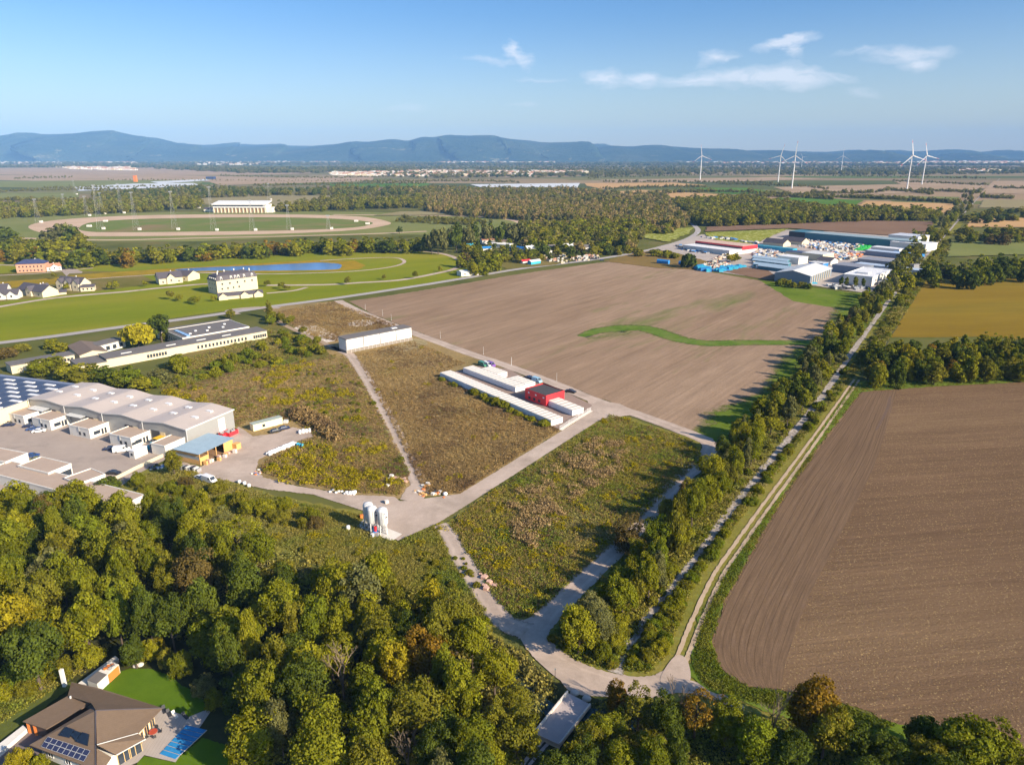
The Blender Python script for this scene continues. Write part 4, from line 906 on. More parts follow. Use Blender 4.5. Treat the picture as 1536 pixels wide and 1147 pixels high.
# fence round the yard: posts and rails
fp = [G(p) for p in (Z7(1165, 770), Z7(1250, 715), Z7(1340, 660), Z7(1420, 610), Z7(1455, 592))]
ft = thing('mesh_fence', 'white metal fence with a sliding gate on a pale kerb in front of the containers', 'fence', fp[0])
for i, (p, q) in enumerate(zip(fp, fp[1:])):
    p_ = p - fp[0]; q_ = q - fp[0]; z = Vector((0, 0, 1)); m = MB()
    for k in range(4): m.tube(p_ + z * (.35 + k * .45), q_ + z * (.35 + k * .45), .04, n=4)
    for k in range(9): c_ = p_.lerp(q_, k / 9); m.tube(c_ + z * .3, c_ + z * 1.75, .03, n=4)
    m.build('rail_panel', WHITE, ft); MB().tube(p_, p_ + z * 2, .07, n=6).build('post', WHITE, ft)
m = MB()
for p, q in zip(fp, fp[1:]):
    d = (q - p).normalized(); nn_ = perp(d) * -.5; m.face([p - fp[0] + nn_ * 1.6 + Vector((0, 0, .25)), q - fp[0] + nn_ * 1.6 + Vector((0, 0, .25)), q - fp[0] - nn_ + Vector((0, 0, .25)), p - fp[0] - nn_ + Vector((0, 0, .25))])
    m.face([p - fp[0] + nn_ * 1.6, q - fp[0] + nn_ * 1.6, q - fp[0] + nn_ * 1.6 + Vector((0, 0, .25)), p - fp[0] + nn_ * 1.6 + Vector((0, 0, .25))])
m.build('kerb', PALECONC, ft)

# --- vehicles
def car_protos():
    out = {}
    for kind, L, w, prof, cab in (('car', 4.5, 1.8, [(-2.25, .35), (-2.25, .8), (-2.1, .95), (-1.5, 1.0), (-.9, 1.42), (.55, 1.45), (1.2, .98), (2.1, .82), (2.25, .6), (2.25, .35)], (-1.35, 1.1)),
                                  ('van', 5.4, 2.0, [(-2.7, .4), (-2.7, 2.15), (-2.55, 2.3), (1.3, 2.3), (2.0, 1.35), (2.6, 1.15), (2.7, .8), (2.7, .4)], (1.0, 2.0))):
        m = MB(); n = len(prof); hw = w / 2
        for s_ in (-1, 1):
            for x, z in prof:
                k = .82 if z > 1.1 and kind == 'car' else .95 if z > 1.5 else 1.0; m.v.append((x, s_ * hw * k, z))
        for i in range(n): j = (i + 1) % n; m.f.append((i, j, n + j, n + i)); m.m.append(0)
        m.f.append(tuple(reversed(range(n)))); m.m.append(0); m.f.append(tuple(range(n, 2 * n))); m.m.append(0)
        body = m.mesh('body', [WHITE]); g = MB()
        if kind == 'car':
            for s_ in (-1, 1): g.face([(-1.35, s_ * hw * .99, 1.03), (1.05, s_ * hw * .99, 1.03), (.5, s_ * hw * .84, 1.38), (-.85, s_ * hw * .84, 1.38)][::s_])
            g.face([(1.24, -hw * .78, 1.0), (1.24, hw * .78, 1.0), (.6, hw * .72, 1.44), (.6, -hw * .72, 1.44)]); g.face([(-1.56, hw * .78, 1.02), (-1.56, -hw * .78, 1.02), (-.94, -hw * .72, 1.42), (-.94, hw * .72, 1.42)])
        else:
            for s_ in (-1, 1): g.face([(.6, s_ * hw * 1.0, 1.45), (1.8, s_ * hw * .99, 1.45), (1.3, s_ * hw * .965, 2.1), (.6, s_ * hw * .965, 2.1)][::s_])
            g.face([(2.03, -hw * .85, 1.4), (2.03, hw * .85, 1.4), (1.38, hw * .8, 2.24), (1.38, -hw * .8, 2.24)])
        wh_ = MB().tube((0, -.12, 0), (0, .12, 0), .34, n=10).mesh('wheel', [TYRE])
        out[kind] = (body, g.mesh('window_glass', [GLASS]), wh_, L, hw)
    return out
CARS = car_protos()
def car(p, deg, col, label, kind='car', group=None, k=1.0):
    b, g, w, L, hw = CARS[kind]; t = thing('parked_' + kind, label, kind, G(p), R(deg), group); t.scale = (k, k, k)
    cm = {'white': (.75, .75, .74), 'dark': (.03, .03, .035), 'blue': (.03, .07, .20), 'navy': (.02, .03, .075), 'red': (.45, .02, .02), 'silver': (.42, .43, .45), 'green': (.05, .22, .14), 'violet': (.20, .08, .35), 'olive': (.22, .19, .03), 'lightblue': (.30, .50, .62)}[col]
    mt = paint('car_paint_' + col, cm, .25, var=.02, spec=.5)
    link('body', b, t, mat=mt); link('windows', g, t)
    for x in (-L * .31, L * .31):
        for y in (-hw * .88, hw * .88): link('wheel', w, t, (x, y, .34))
    return t
car(Z7(455, 178), -50, 'green', 'dark green van at the far edge of the container yard', 'van'); car(Z7(498, 180), -50, 'white', 'white van beside the green one behind the containers', 'van')
car(Z7(530, 180), -50, 'violet', 'violet and white van behind the back containers', 'van'); car(Z7(888, 298), -50, 'navy', 'dark blue car parked behind the red building', 'car', k=1.15)
car(Z7(955, 325), -50, 'lightblue', 'light blue van parked behind the red building', 'van'); car(Z7(1265, 422), -30, 'dark', 'black car on the service road beside the red building', 'car', k=1.1)
HD = -23.5
for x, y, dg, c_, lb, kd in [(60, 478, 14, 'dark', 'dark car nearest the first office box at the left edge', 'car'), (82, 503, 14, 'navy', 'dark blue pick-up length car in front of the first office box', 'car'), (285, 512, 20, 'navy', 'dark blue car farthest left of the three by the second office box', 'car'),
                         (320, 540, 20, 'blue', 'blue car in the middle of the three by the second office box', 'car'), (375, 560, 20, 'white', 'white estate car of the three by the second office box', 'car'), (1060, 728, 18, 'navy', 'navy car parked beside the white van in the yard', 'car'),
                         (1165, 748, 18, 'white', 'white van beside the white kiosk in the yard', 'van'), (308, 797, 12, 'blue', 'blue car between the low flat roofs', 'car'), (352, 832, 20, 'olive', 'mustard car between the low flat roofs', 'car'), (1088, 962, -8, 'dark', 'black car by the boundary wall of the yard', 'car')]:
    car(Z8(x, y), dg, c_, lb, kd)
car(ZL(1090, 188), 35, 'dark', 'black car parked in front of the cream cabin'); car(ZL(1175, 160), 35, 'navy', 'dark car parked at the right end of the cream cabin')
car(ZL(345, 655), -30, 'white', 'white car half hidden by shrubs at the bottom of the gravel yard'); car(ZL(430, 688), -30, 'white', 'white van behind shrubs beside the gravel yard', 'van')
for p, dg, c_, lb in [((903, 391), 15, 'navy', 'dark blue car driving on the country road'), ((1047, 350), 80, 'white', 'white van on the distant bend of the country road'), ((1052, 356), 70, 'blue', 'blue car on the distant bend of the road')]:
    car(p, dg, c_, lb)

# --- wavy-roofed industrial hall
hA = G(Z5(165, 600), 7.5); hB = G(Z5(1065, 778), 7.5); hu = (hB - hA); hu.z = 0; hr = math.atan2(hu.y, hu.x); hL = hu.length; hu.normalize(); hv_ = perp(hu); D = 22.5
ht = thing('industrial_hall', 'long grey industrial hall with a wavy beige sheet roof', 'hall', Vector((hA.x, hA.y, 0)), hr)
zs = [7.3 + (1.0 if i % 2 else 0) for i in range(9)]; seg = hL / 8
m = MB()
for i in range(8):
    for y in (0, D): m.face([(i * seg, y, 0), ((i + 1) * seg, y, 0), ((i + 1) * seg, y, zs[i + 1]), (i * seg, y, zs[i])][:: 1 if y == 0 else -1])
m.face([(hL, 0, 0), (hL, D, 0), (hL, D, zs[8]), (hL, 0, zs[8])]); m.face([(0, D, 0), (0, 0, 0), (0, 0, zs[0]), (0, D, zs[0])]); m.build('wall', GREYMETAL, ht)
SR = paint('roof_sheet', (.50, .425, .37), .6, var=.10, scale=.1, lines=(0, .9))
for i in range(8):
    m = MB(); x0, x1 = i * seg - (.3 if i == 0 else 0), (i + 1) * seg + (.3 if i == 7 else 0); sub = 4
    for k in range(sub):
        def zz_(t):
            a, b = zs[i], zs[i + 1]; return a + (b - a) * (.65 * t + .35 * (.5 - .5 * math.cos(math.pi * t))) + .18
        t0, t1 = k / sub, (k + 1) / sub; xa, xb = x0 + (x1 - x0) * t0, x0 + (x1 - x0) * t1; za, zb = zz_(t0), zz_(t1)
        m.face([(xa, -.4, za), (xb, -.4, zb), (xb, D + .4, zb), (xa, D + .4, za)]); m.face([(xa, -.4, za - .3), (xb, -.4, zb - .3), (xb, -.4, zb), (xa, -.4, za)], 1)
        m.face([(xa, D + .4, za - .3), (xb, D + .4, zb - .3), (xb, D + .4, zb), (xa, D + .4, za)], 1)
    m.build('roof_panel', [SR, LIGHTMETAL], ht)
    zc_ = (zs[i] + zs[i + 1]) / 2 + .2
    for y in (8.5, 15.5): MB().box(i * seg + seg * .38, y, zc_ - .1, i * seg + seg * .62, y + 1.3, zc_ + .42).build('skylight', WHITE, ht)
MB().box(hL + .3, -.4, 7.1, hL + .36, D + .4, 7.6).build('edge_trim', LIGHTMETAL, ht); MB().box(hL - .1, -.05, 0, hL + .05, .12, 7.3).build('corner_post', LIGHTMETAL, ht)
for k, i in enumerate((1, 3, 5, 7)):
    x = i * seg + seg * .9 if i < 7 else i * seg + 2
    MB().box(x - 9, -.12, .1, x - 5, -.02, 4.6).build('rolling_door', DARKF, ht); MB().box(x - 4.4, -.12, .1, x - 2.2, -.02, 4.4).build('door', YELLOWISH, ht)
    MB().tube((i * seg - seg, -.5, 0), (i * seg - seg, -.5, 7.2), .12, n=6).build('downpipe', LIGHTMETAL, ht)
# sign on the gable wall: white board with a small pink print
sg = thing('wall_sign', 'white upright sign board with pink lettering on the grey hall wall', 'sign', Vector((hA.x, hA.y, 0)) + hu * (hL + .06) + hv_ * 14.5, hr)
MB().box(0, 0, .9, .12, 3.2, 6.1).build('board', WHITE, sg)
PINK = paint('pink_print', (.62, .05, .22), .6)
m = MB()
for k in range(6):      # illegible pink print rising to the right
    y0 = .25 + k * .46; z0 = 2.2 + k * .22; m.box(.125, y0, z0, .14, y0 + .13, z0 + .8).box(.125, y0 + .13, z0 + (.55 if k % 2 else .1), .14, y0 + .34, z0 + (.7 if k % 2 else .28))
m.build('print', PINK, sg)
for i, cl2 in enumerate((RED, RED)):
    t = thing('skip', ['red open skip of scrap by the grey hall', 'second red skip next to the timber shed'][i], 'skip', G(ZL(590 + 65 * i, 222 - 8 * i)), hr + math.pi / 2)
    MB().box(-2.2, -1.1, .15, 2.2, 1.1, 1.7, skip='u').build('body', cl2, t); m = MB()
    for k in range(14): x, y = random.uniform(-1.8, 1.8), random.uniform(-.8, .8); m.box(x - .3, y - .25, 1.1, x + .3, y + .25, random.uniform(1.4, 2.1))
    tag(m.build('scrap', STEEL, t), kind='stuff')
# canopies between the office boxes
for i, (x, y) in enumerate(((165, 655), (380, 692))):
    a_ = G(Z5(x, y), 4.6); t = thing('canopy', ['pale metal canopy left of the second office box', 'pale metal canopy left of the third office box'][i], 'canopy', Vector((a_.x, a_.y, 0)), hr)
    MB().face([(0, -.6, 4.5), (9, -.6, 4.5), (9, 5.5, 5.1), (0, 5.5, 5.1)]).face([(0, -.6, 4.35), (9, -.6, 4.35), (9, 5.5, 4.95), (0, 5.5, 4.95)]).face([(0, -.6, 4.35), (9, -.6, 4.35), (9, -.6, 4.5), (0, -.6, 4.5)]).build('roof', LIGHTMETAL, t)
    for px_ in (.2, 8.8): MB().tube((px_, -.4, 0), (px_, -.4, 4.4), .09, n=6).build('post', STEEL, t)
# the office boxes
offs = [((28, 683), (100, 712), 9, 'first white office box from the left with beige flat roof', 11), ((180, 710), None, 8.3, 'second white office box from the left with beige flat roof', 10.5), ((393, 755), None, 9, 'third white office box from the left with beige flat roof', 11),
        ((625, 805), None, 9.2, 'fourth white office box with a row of windows facing the yard', 11), ((865, 860), None, 9.6, 'low white office box without windows next to the timber shed', 6.6)]
for i, (a_, _, dp, lb, L_o) in enumerate(offs):
    P = G(Z5(*a_), 4.0); P.z = 0
    o = Bld('office_box', lb, 'building', P, P + hu * L_o, dp, 3.9, WHITE_R); o.flat(TANROOF, .08, .12, DARKF if False else WHITE_R)
    if i < 4:
        o.win('r', 1, 1.2, 2.6, 1.3, .22, .42, 1); o.win('r', 2, .4, .8, 2.2, .5, .78, 1, 'door'); o.win('f', 2, 1.0, 1.1, 1.3, .4, .85, 1)
        o.box('vent_pipe', L_o * .5, -.25, 2.6, L_o * .5 + .15, -.02, 4.4, STEEL)
    if i == 3: o.win('r', 2, 1.2, 1.0, 1.0, .02, .2, 1)
k_ = G(Z5(745, 945)); kb = Bld('kiosk', 'small white kiosk cube beside the white van', 'kiosk', k_, k_ + hu * 2.6, 5.2, 3.0, WHITE_R); kb.flat(WHITE, .05, .12); kb.win('f', 1, 1.2, .9, .9, .1, .9, 1)
yc = thing('canvas_cover', 'bright yellow canvas roof between two office boxes', 'awning', G(Z5(880, 875)), hr); MB().box(0, 0, 2.9, 3.2, 6.0, 3.1).build('canvas', paint('yellow_canvas', (.72, .44, .03), .6), yc)
for x in (.1, 3.1):
    for y in (.1, 5.9): MB().tube((x, y, 0), (x, y, 2.9), .06, n=5).build('post', STEEL, yc)
for i in range(4):
    t = thing('pallet_stack', 'wrapped pallet in the gap between the fourth and the low office box', 'pallet', G(Z5(835 + 13 * i, 905 - 10 * i)), hr, 'wrapped pallets by the low office box')
    MB().box(-.6, -.5, 0, .6, .5, .15).build('pallet', WOOD, t); MB().box(-.55, -.45, .15, .55, .45, 1.5).build('goods', TURQ if i % 2 else STEEL, t)
# lower flat-roofed buildings
Rp = G(Z8(50, 850), 4); Kp = G(Z8(265, 765), 4); A_, B_, D_ = from_right(Rp, Kp, 45)
o = Bld('flat_building', 'flat pinkish-roofed building with blank white end wall at the left edge of the yard', 'building', A_, B_, D_, 3.9, WHITE_R); o.flat(TANROOF, .05, .15, WHITE_R)
Rp = G(Z8(460, 955), 4); Kp = G(Z8(680, 865), 4); A_, B_, D_ = from_right(Rp, Kp, 14.5)
o = Bld('flat_building', 'flat-roofed building with four dark windows in its white end wall', 'building', A_, B_, D_, 3.9, WHITE_R); o.flat(TANROOF, .05, .15, WHITE_R); o.win('r', 4, .6, 1.0, 2.0, .45, .95, 1)
A_ = G(Z8(-160, 930), 3.6); A_.z = 0; o = Bld('flat_building', 'wide low flat roof reaching down to the trees', 'building', A_, A_ + hu * 62, 8.5, 3.4, WHITE_R); 
o.flat(TANROOF, .05, .12, WHITE_R)
Rp = G(Z8(745, 1060), 4); Kp = G(Z8(1005, 965), 4); A_, B_, D_ = from_right(Rp, Kp, 8.2)
o = Bld('flat_building', 'smallest flat-roofed white building, nearest the wood', 'building', A_, B_, D_, 3.9, WHITE_R); o.flat(TANROOF, .05, .15, WHITE_R)
# boundary wall of the yard
wp = [G(Z8(1000, 1060)), G(Z8(1115, 1015)), G(Z8(1320, 910)), G(Z8(1560, 800))]; bw_ = thing('boundary_wall', 'low cream boundary wall between the asphalt yard and the scrub', 'wall', wp[0])
for p, q in zip(wp, wp[1:]):
    d = q - p; t = MB().box(0, -.15, 0, d.length, .15, 1.3).build('wall_panel', CREAM, bw_, p - wp[0]); t.rotation_euler = (0, 0, math.atan2(d.y, d.x))

# --- solar-roofed hall at the left edge
Rp = G(Z5(0, 662), 7); Kp = G(Z5(165, 606), 7); vdir = (G(Z5(440, 508), 7.5) - G(Z5(165, 600), 7.5)).normalized()
Rp = Kp - vdir * 13; Kp2 = Kp + vdir * 22; A_, B_, D_ = from_right(Rp, Kp2, 62)
o = Bld('solar_hall', 'large hall at the left edge, roof covered in blue solar panels and white skylights', 'hall', A_, B_ - hu * .4, D_, 6.6, YELLOWISH); o.flat(paint('blue_grey_roof', (.17, .19, .25), .5), .2, .2)
PV = paint('solar_cells', (.045, .055, .095), .4, spec=.4, var=.1, lines=(0, 1.0))
pv0 = MB().box(0, 0, 0, 5.4, 1.7, .06).mesh('solar_panel', [PV]); sk0 = MB().box(0, 0, 0, 5.2, 1.5, .3).mesh('skylight', [WHITE])
for j in range(int(D_ / 2.0) - 1):
    for i in range(9):
        x = o.L - 3 - i * 5.8 - 3
        if (i * 2 + j) % 4 == 0: link('skylight', sk0, o.t, (x + .8, 1 + j * 2.0, 6.85))
        else: link('solar_panel', pv0, o.t, (x, 1 + j * 2.0, 6.83))

# --- long flat-roofed complex behind
A_ = G(Z5(610, 375), 4.6); B_ = G(Z5(1529, 212), 4.6); o = Bld('school_building', 'very long low cream building with dark flat roof', 'building', A_, B_, 12.5, 4.4, CREAM); o.flat(GREYROOF, .35, .3)
o.win('f', 14, 1.2, 1.1, 1.7, .52, .86, 1); o.win('f', 7, 1.2, 1.1, 1.7, .22, .34, 1); o.win('f', 6, 1.2, 1.1, 1.7, .90, .995, 1)
for x in (8, 30, 46, 60): o.box('roof_light', x, 4, 4.7, x + 5, 4.9, 5.0, LIGHTMETAL)
ov = math.atan2((B_ - A_).y, (B_ - A_).x); ou = dirv(ov); on = perp(ou); A0 = Vector((A_.x, A_.y, 0))
p = A0 + on * 12.9 + ou * 42; o2 = Bld('school_block', 'square dark-roofed block with roof domes and a white parapet behind the long wing', 'building', p, p + ou * 38, 26, 5.0, CREAM); o2.flat(GREYROOF, .1, .25, WHITE_R)
for x, y in ((6, 6), (11, 11), (16, 7), (20, 14), (26, 9), (30, 16)): o2.box('roof_dome', x, y, 5.25, x + 1.3, y + 1.3, 5.8, WHITE)
o2.win('l', 7, 1.0, 2.4, 2.6, .05, .95, 0); o2.box('roof_light_strip', 3, 2, 5.26, 5, 20, 5.8, paint('blue_roof_glazing', (.25, .40, .60), .2, spec=.6))
p = A0 + on * 38.9 + ou * 40; o2 = Bld('school_block', 'narrow grey-roofed strip building along the country road', 'building', p, p + ou * 42, 7, 4.4, CREAM); o2.flat(GREYROOF, .2, .3)
p = A0 - ou * 12.5 - on * 1.2; o3 = Bld('school_block', 'dark-roofed low block at the left end of the long wing', 'building', p, p + ou * 12.3, 16, 3.4, CREAM); o3.flat(GREYROOF, .2, .3)
a_ = G(Z5(60, 415), 4.2); b_ = G(Z5(425, 350), 4.2); o4 = Bld('school_wing', 'cream wing with grey flat roof above the solar hall', 'building', a_, b_, 9, 4.0, CREAM); o4.flat(GREYROOF, .3, .3); o4.win('f', 12, 1.4, 1.2, 1.4, .3, .98, 1)
a_ = G(Z5(455, 350), 4.4); b_ = G(Z5(612, 325), 4.4); o5 = Bld('school_hall', 'brown gently pitched hall roof in the middle of the complex', 'hall', a_, b_, 26, 3.8, CREAM); o5.gable(BROWNROOF, 1.6, .3, 'y', CREAM)
a_ = G(Z5(565, 300), 4.4); b_ = G(Z5(715, 262), 4.4); o6 = Bld('school_wing', 'white wing with dark roof and big windows left of the willow', 'building', a_, b_, 9, 4.2, WHITE_R); o6.flat(GREYROOF, .3, .3); o6.win('f', 3, .8, 2.2, 2.2, .2, .95, 1)

# --- timber shed, cabin, bags, silos
a_ = G(Z5(1003, 905), 3.2); b_ = G(Z5(1160, 930), 3.2); u = (b_ - a_).normalized(); u.z = 0; sh = Bld('timber_shed', 'open timber shed with blue-grey sheet roof in the gravel yard', 'shed', a_, a_ + hu * 11.2, 15.0, 3.4, None)
for i in range(8):
    MB().face([(-.5 + i * 1.53, -.5, 4.3), (.98 + i * 1.53, -.5, 4.25), (.98 + i * 1.53, 15.5, 4.25), (-.5 + i * 1.53, 15.5, 4.3)]).face([(-.5 + i * 1.53, -.5, 4.1), (1.03 + i * 1.53, -.5, 4.1), (1.03 + i * 1.53, -.5, 4.27), (-.5 + i * 1.53, -.5, 4.27)]).face([(-.5 + i * 1.53, -.5, 4.12), (1.03 + i * 1.53, -.5, 4.12), (1.03 + i * 1.53, 15.5, 4.12), (-.5 + i * 1.53, 15.5, 4.12)]).build('roof_sheet', paint('blue_grey_sheet', (.30, .40, .46), .5, var=.15), sh.t)
MB().box(0, 0, 0, 11.2, .2, 1.7).box(0, 0, 2.9, 11.2, .2, 4.1).box(0, .2, 0, .2, 15, 4.1).build('timber_wall', WOOD, sh.t); MB().box(.3, .02, 1.7, 10.9, .15, 2.9).build('glazing_band', paint('grey_glazing', (.30, .33, .34), .3), sh.t)
for y in (0, 3.6, 7.2, 10.8, 14.8): MB().box(11.0, y, 0, 11.25, y + .25, 4.1).build('post', WOOD, sh.t)
MB().box(11.0, .3, 0, 11.2, 3.6, 2.6).build('timber_wall', WOOD, sh.t); MB().box(11.0, 11.1, 0, 11.2, 14.8, 4.1).build('timber_wall', WOOD, sh.t)
MB().box(.3, 14.7, 0, 11, 14.9, 4.1).box(.25, .3, .02, 11, 14.6, .1).build('back_wall', paint('old_boards', (.25, .15, .08), .9), sh.t)
for i in range(9):
    P = sh.t.matrix_world @ Vector((0, 0, 0)); q = Vector((a_.x, a_.y, 0)) + hu * (12.6 + random.uniform(-.3, 1.8)) + hv_ * (1 + i * 1.45)
    t = thing('timber_crate', 'crate of sawn timber beside the open side of the shed', 'crate', q, hr + random.uniform(-.2, .2), 'crates along the open side of the timber shed')
    MB().box(-.6, -.45, 0, .6, .45, random.uniform(.7, 1.6)).build('crate', [WOOD, paint('pink_wrap', (.60, .40, .33), .8), WHITE_R][i % 3], t)
t = thing('timber_box', 'ochre plywood box at the far corner of the timber shed', 'crate', G(ZL(705, 355)), hr); MB().box(-1, -1.1, 0, 1, 1.1, 2.3).build('box', WOOD, t)
for i in range(7):
    t = thing('leaning_panels', 'stack of grey and white panels in front of the timber shed', 'panels', G(ZL(165 + i * 26, 560 + i * 4)), hr, 'panel stacks in front of the timber shed')
    MB().box(-.4, -.9, 0, .4, .9, random.uniform(1.2, 1.9)).build('panels', [STEEL, DARKF, WHITE_R][i % 3], t)
a_ = G(ZL(872, 182)); b_ = G(ZL(1165, 105)); cb_ = Bld('cabin', 'cream site cabin with green-grey roof on the grass', 'cabin', a_, b_, 2.9, 2.7, paint('cream_cabin', (.78, .72, .44), .7)); cb_.flat(paint('green_grey_roof', (.33, .37, .31), .7), .12, .15); cb_.win('f', 1, .9, 1.1, 1.1, .28, .42, 1); cb_.box('door', cb_.L * .7, -.06, .1, cb_.L * .7 + .9, -.01, 2.1, WHITE)
MB().box(-.8, -.8, 0, .8, .8, 1.2).build('tank', LIGHTMETAL).location = G(ZL(1195, 95)); tag(bpy.data.objects['tank'], 'small pale tank at the right end of the cream cabin', 'tank')
def bag(loc, rot, label, group, col=None):
    m = MB(); n = 8
    m.lathe([(.3, 0), (.52, .12), (.56, .55), (.5, .92), (.3, 1.0), (.0, 1.02)], n=8)
    o = m.build('bulk_bag', col or WHITE, None, loc, True); o.rotation_euler = (0, 0, rot); o.scale = (1.1, 1.1, random.uniform(1.0, 1.3)); tag(o, label, 'bag', group); return o
a_ = G(ZL(1035, 425)); b_ = G(ZL(1290, 315)); du = (b_ - a_).normalized()
for j in range(2):
    for i in range(12): bag(a_.lerp(b_, i / 11) + perp(du) * 1.3 * j, random.random(), 'white bulk bag standing in the double row on the gravel yard', 'bulk bags in the double row')
for i in range(8): bag(G(ZL(1335 + (i % 4) * 32, 205 - (i % 4) * 6 - 14 * (i // 4))), random.random(), 'white bulk bag in the small block near the parked dark cars', 'bulk bags in the small block')
for i in range(3): bag(G(ZL(1315 + 22 * i, 325 + 5 * i)), 0, 'turquoise bundle at the end of the white bag row', 'turquoise bundles', TURQ)
for i, (x, y) in enumerate(((730, 700), (780, 712), (825, 738), (0, 468), (38, 472), (72, 468), (95, 460))):
    bag(G(ZL(x, y)) if i < 3 else G(ZS(x, y)), 0, 'white bag lying at the edge of the gravel lane' if i < 3 else 'white sack in the heap beside the lane', 'white bags along the lane edge' if i < 3 else 'white sacks left of the lane mouth')
for i in range(9): bag(G(Z6(440 + 17 * i, 1135 + 3 * i + random.uniform(-8, 8))), 0, 'white sack in the row of sacks on the grass by the bend', 'white sacks on the grass by the bend').scale = (.9, .9, .6)
def heap(name, label, pts, cols, size, n=30):
    c0_ = G(pts[0]); objs = []
    t = thing(name, label, 'heap', c0_)
    for ci, cm_ in enumerate(cols):
        m = MB()
        for _ in range(n // len(cols)):
            p = G(random.choice(pts)) - c0_; s_ = size * random.uniform(.5, 1.2); x, y = p.x + random.gauss(0, size * 1.6), p.y + random.gauss(0, size * 1.6); zt = s_ * random.uniform(.5, 1)
            k = [(x + s_ * math.cos(a) * random.uniform(.6, 1), y + s_ * math.sin(a) * random.uniform(.6, 1)) for a in (0, 1.2, 2.4, 3.6, 4.9)]
            m.prism(k, 0, zt)
        tag(m.build('pieces', cm_, t), kind='stuff')
    return t
heap('rubble_heap', 'mixed heap of bags, planks and rubble at the lane mouth', [ZS(820, 440), ZS(880, 470), ZS(950, 430), ZS(1040, 480), ZS(890, 380)], [WHITE_R, ORANGE, CONC, WOOD, DARKF], .7, 60)
heap('slab_heap', 'pink and pale stone slabs beside the lane', [ZS(545, 305), ZS(600, 310), ZS(660, 305), ZS(545, 370)], [paint('pink_stone', (.58, .36, .27), .9), PALECONC], .9, 16)
heap('scrap_heap', 'blue, orange and white scrap on the inner edge of the gravel yard', [ZL(910, 600), ZL(950, 575), ZL(1000, 540)], [BLUETARP, ORANGE, WHITE_R], .6, 30)
heap('scrap_heap', 'blue barrels and white sacks behind the boundary wall', [Z5(890, 1000), Z5(930, 1000), Z5(960, 990)], [BLUETARP, WHITE_R, DARKF], .7, 30)
heap('stone_heap', 'pink stones lying at the edge of the weedy slope', [Z2(0, 0)] if False else [ZB(-20, 0)] if False else [(728, 874), (731, 878)], [paint('pink_stone', (.58, .36, .27), .9)], 1.2, 9)
t = thing('concrete_block', 'white cube-shaped concrete block standing on the apron', 'block', G(ZS(460, 575)), .6); MB().box(-.55, -.55, 0, .55, .55, 1.1).build('block', PALECONC, t)
t = thing('boulder', 'round white bag at the edge of the meadow by the service road', 'bag', G(ZS(1135, 478))); MB().lathe([(.5, 0), (.8, .3), (.7, .8), (.3, 1.0), (0, 1.05)], n=9).build('bag', WHITE, t, None, True)
bag(G(ZS(18, 875)), 0, 'single white sack lying in the grass left of the silos', None)
sheet('silo_slab', [ZS(200, 760), ZS(640, 935), ZS(520, 1018), ZS(120, 850)], PALECONC)
def silo(p, label, s=1.0):
    t = thing('silo', label, 'silo', G(p), R(random.uniform(0, 60)), 'silos at the corner of the apron'); t.scale = (s, s, s * .84)
    MB().lathe([(.2, 2.2), (.35, 2.25), (1.38, 4.0), (1.42, 4.1), (1.42, 8.6), (1.36, 8.95), (1.1, 9.35), (.6, 9.6), (0, 9.68)], n=28).build('tank', WHITE, t, None, True)
    MB().lathe([(1.45, 6.0), (1.46, 6.05), (1.46, 6.15), (1.45, 6.2)], n=28).build('ring', LIGHTMETAL, t)
    for i in range(4):
        a = math.pi / 4 + i * math.pi / 2; MB().box(-.09, -.09, 0, .09, .09, 4.3).build('leg', WHITE, t, (1.28 * math.cos(a), 1.28 * math.sin(a), 0))
    m = MB()
    for i in range(4):
        a, b = math.pi / 4 + i * math.pi / 2, math.pi / 4 + (i + 1) * math.pi / 2; P = lambda q, z: (1.28 * math.cos(q), 1.28 * math.sin(q), z)
        m.tube(P(a, .3), P(b, 3.2), .05, n=4).tube(P(b, .3), P(a, 3.2), .05, n=4).tube(P(a, 3.3), P(b, 3.3), .06, n=4)
    m.build('brace', STEEL, t); m = MB()
    for x in (-.22, .22): m.tube((x, -1.6, 0), (x, -1.6, 9), .035, n=4)
    for k in range(22): m.tube((-.22, -1.6, .4 + k * .4), (.22, -1.6, .4 + k * .4), .025, n=4)
    m.build('ladder', STEEL, t); m = MB()
    for k in range(12): a = 2 * math.pi * k / 12; b = 2 * math.pi * (k + 1) / 12; m.tube((1.2 * math.cos(a), 1.2 * math.sin(a), 9.9), (1.2 * math.cos(b), 1.2 * math.sin(b), 9.9), .03, n=4).tube((1.2 * math.cos(a), 1.2 * math.sin(a), 9.2), (1.2 * math.cos(a), 1.2 * math.sin(a), 9.9), .025, n=4)
    m.build('guard_rail', STEEL, t); MB().box(.5, -1.44, 6.6, 1.1, -1.2, 6.9).box(.2, -1.47, 7.9, .7, -1.3, 8.1).build('marking', DARKF, t)
    MB().tube((0, 0, 1.1), (0, 0, 2.3), .3, n=8).build('outlet', BLUETARP if 'middle' in label else STEEL, t); return t
silo(ZS(262, 860), 'white silo at the back left of the three, partly shaded'); silo(ZS(305, 905), 'middle white silo of the three, with red and blue pump parts'); silo(ZS(425, 925), 'right-hand white silo of the three, on splayed legs')
t = thing('pump_unit', 'red, white and blue mixing pump under the middle silo', 'machine', G(ZS(335, 935)), .4)
MB().box(-.7, -.6, 0, .7, .6, 1.2).build('housing', BLUETARP, t); MB().tube((0, 0, 1.2), (0, 0, 2.6), .4, n=10).build('hopper', RED, t); MB().tube((.8, 0, .5), (1.8, .4, .3), .12, n=6).build('hose', DARKF, t)
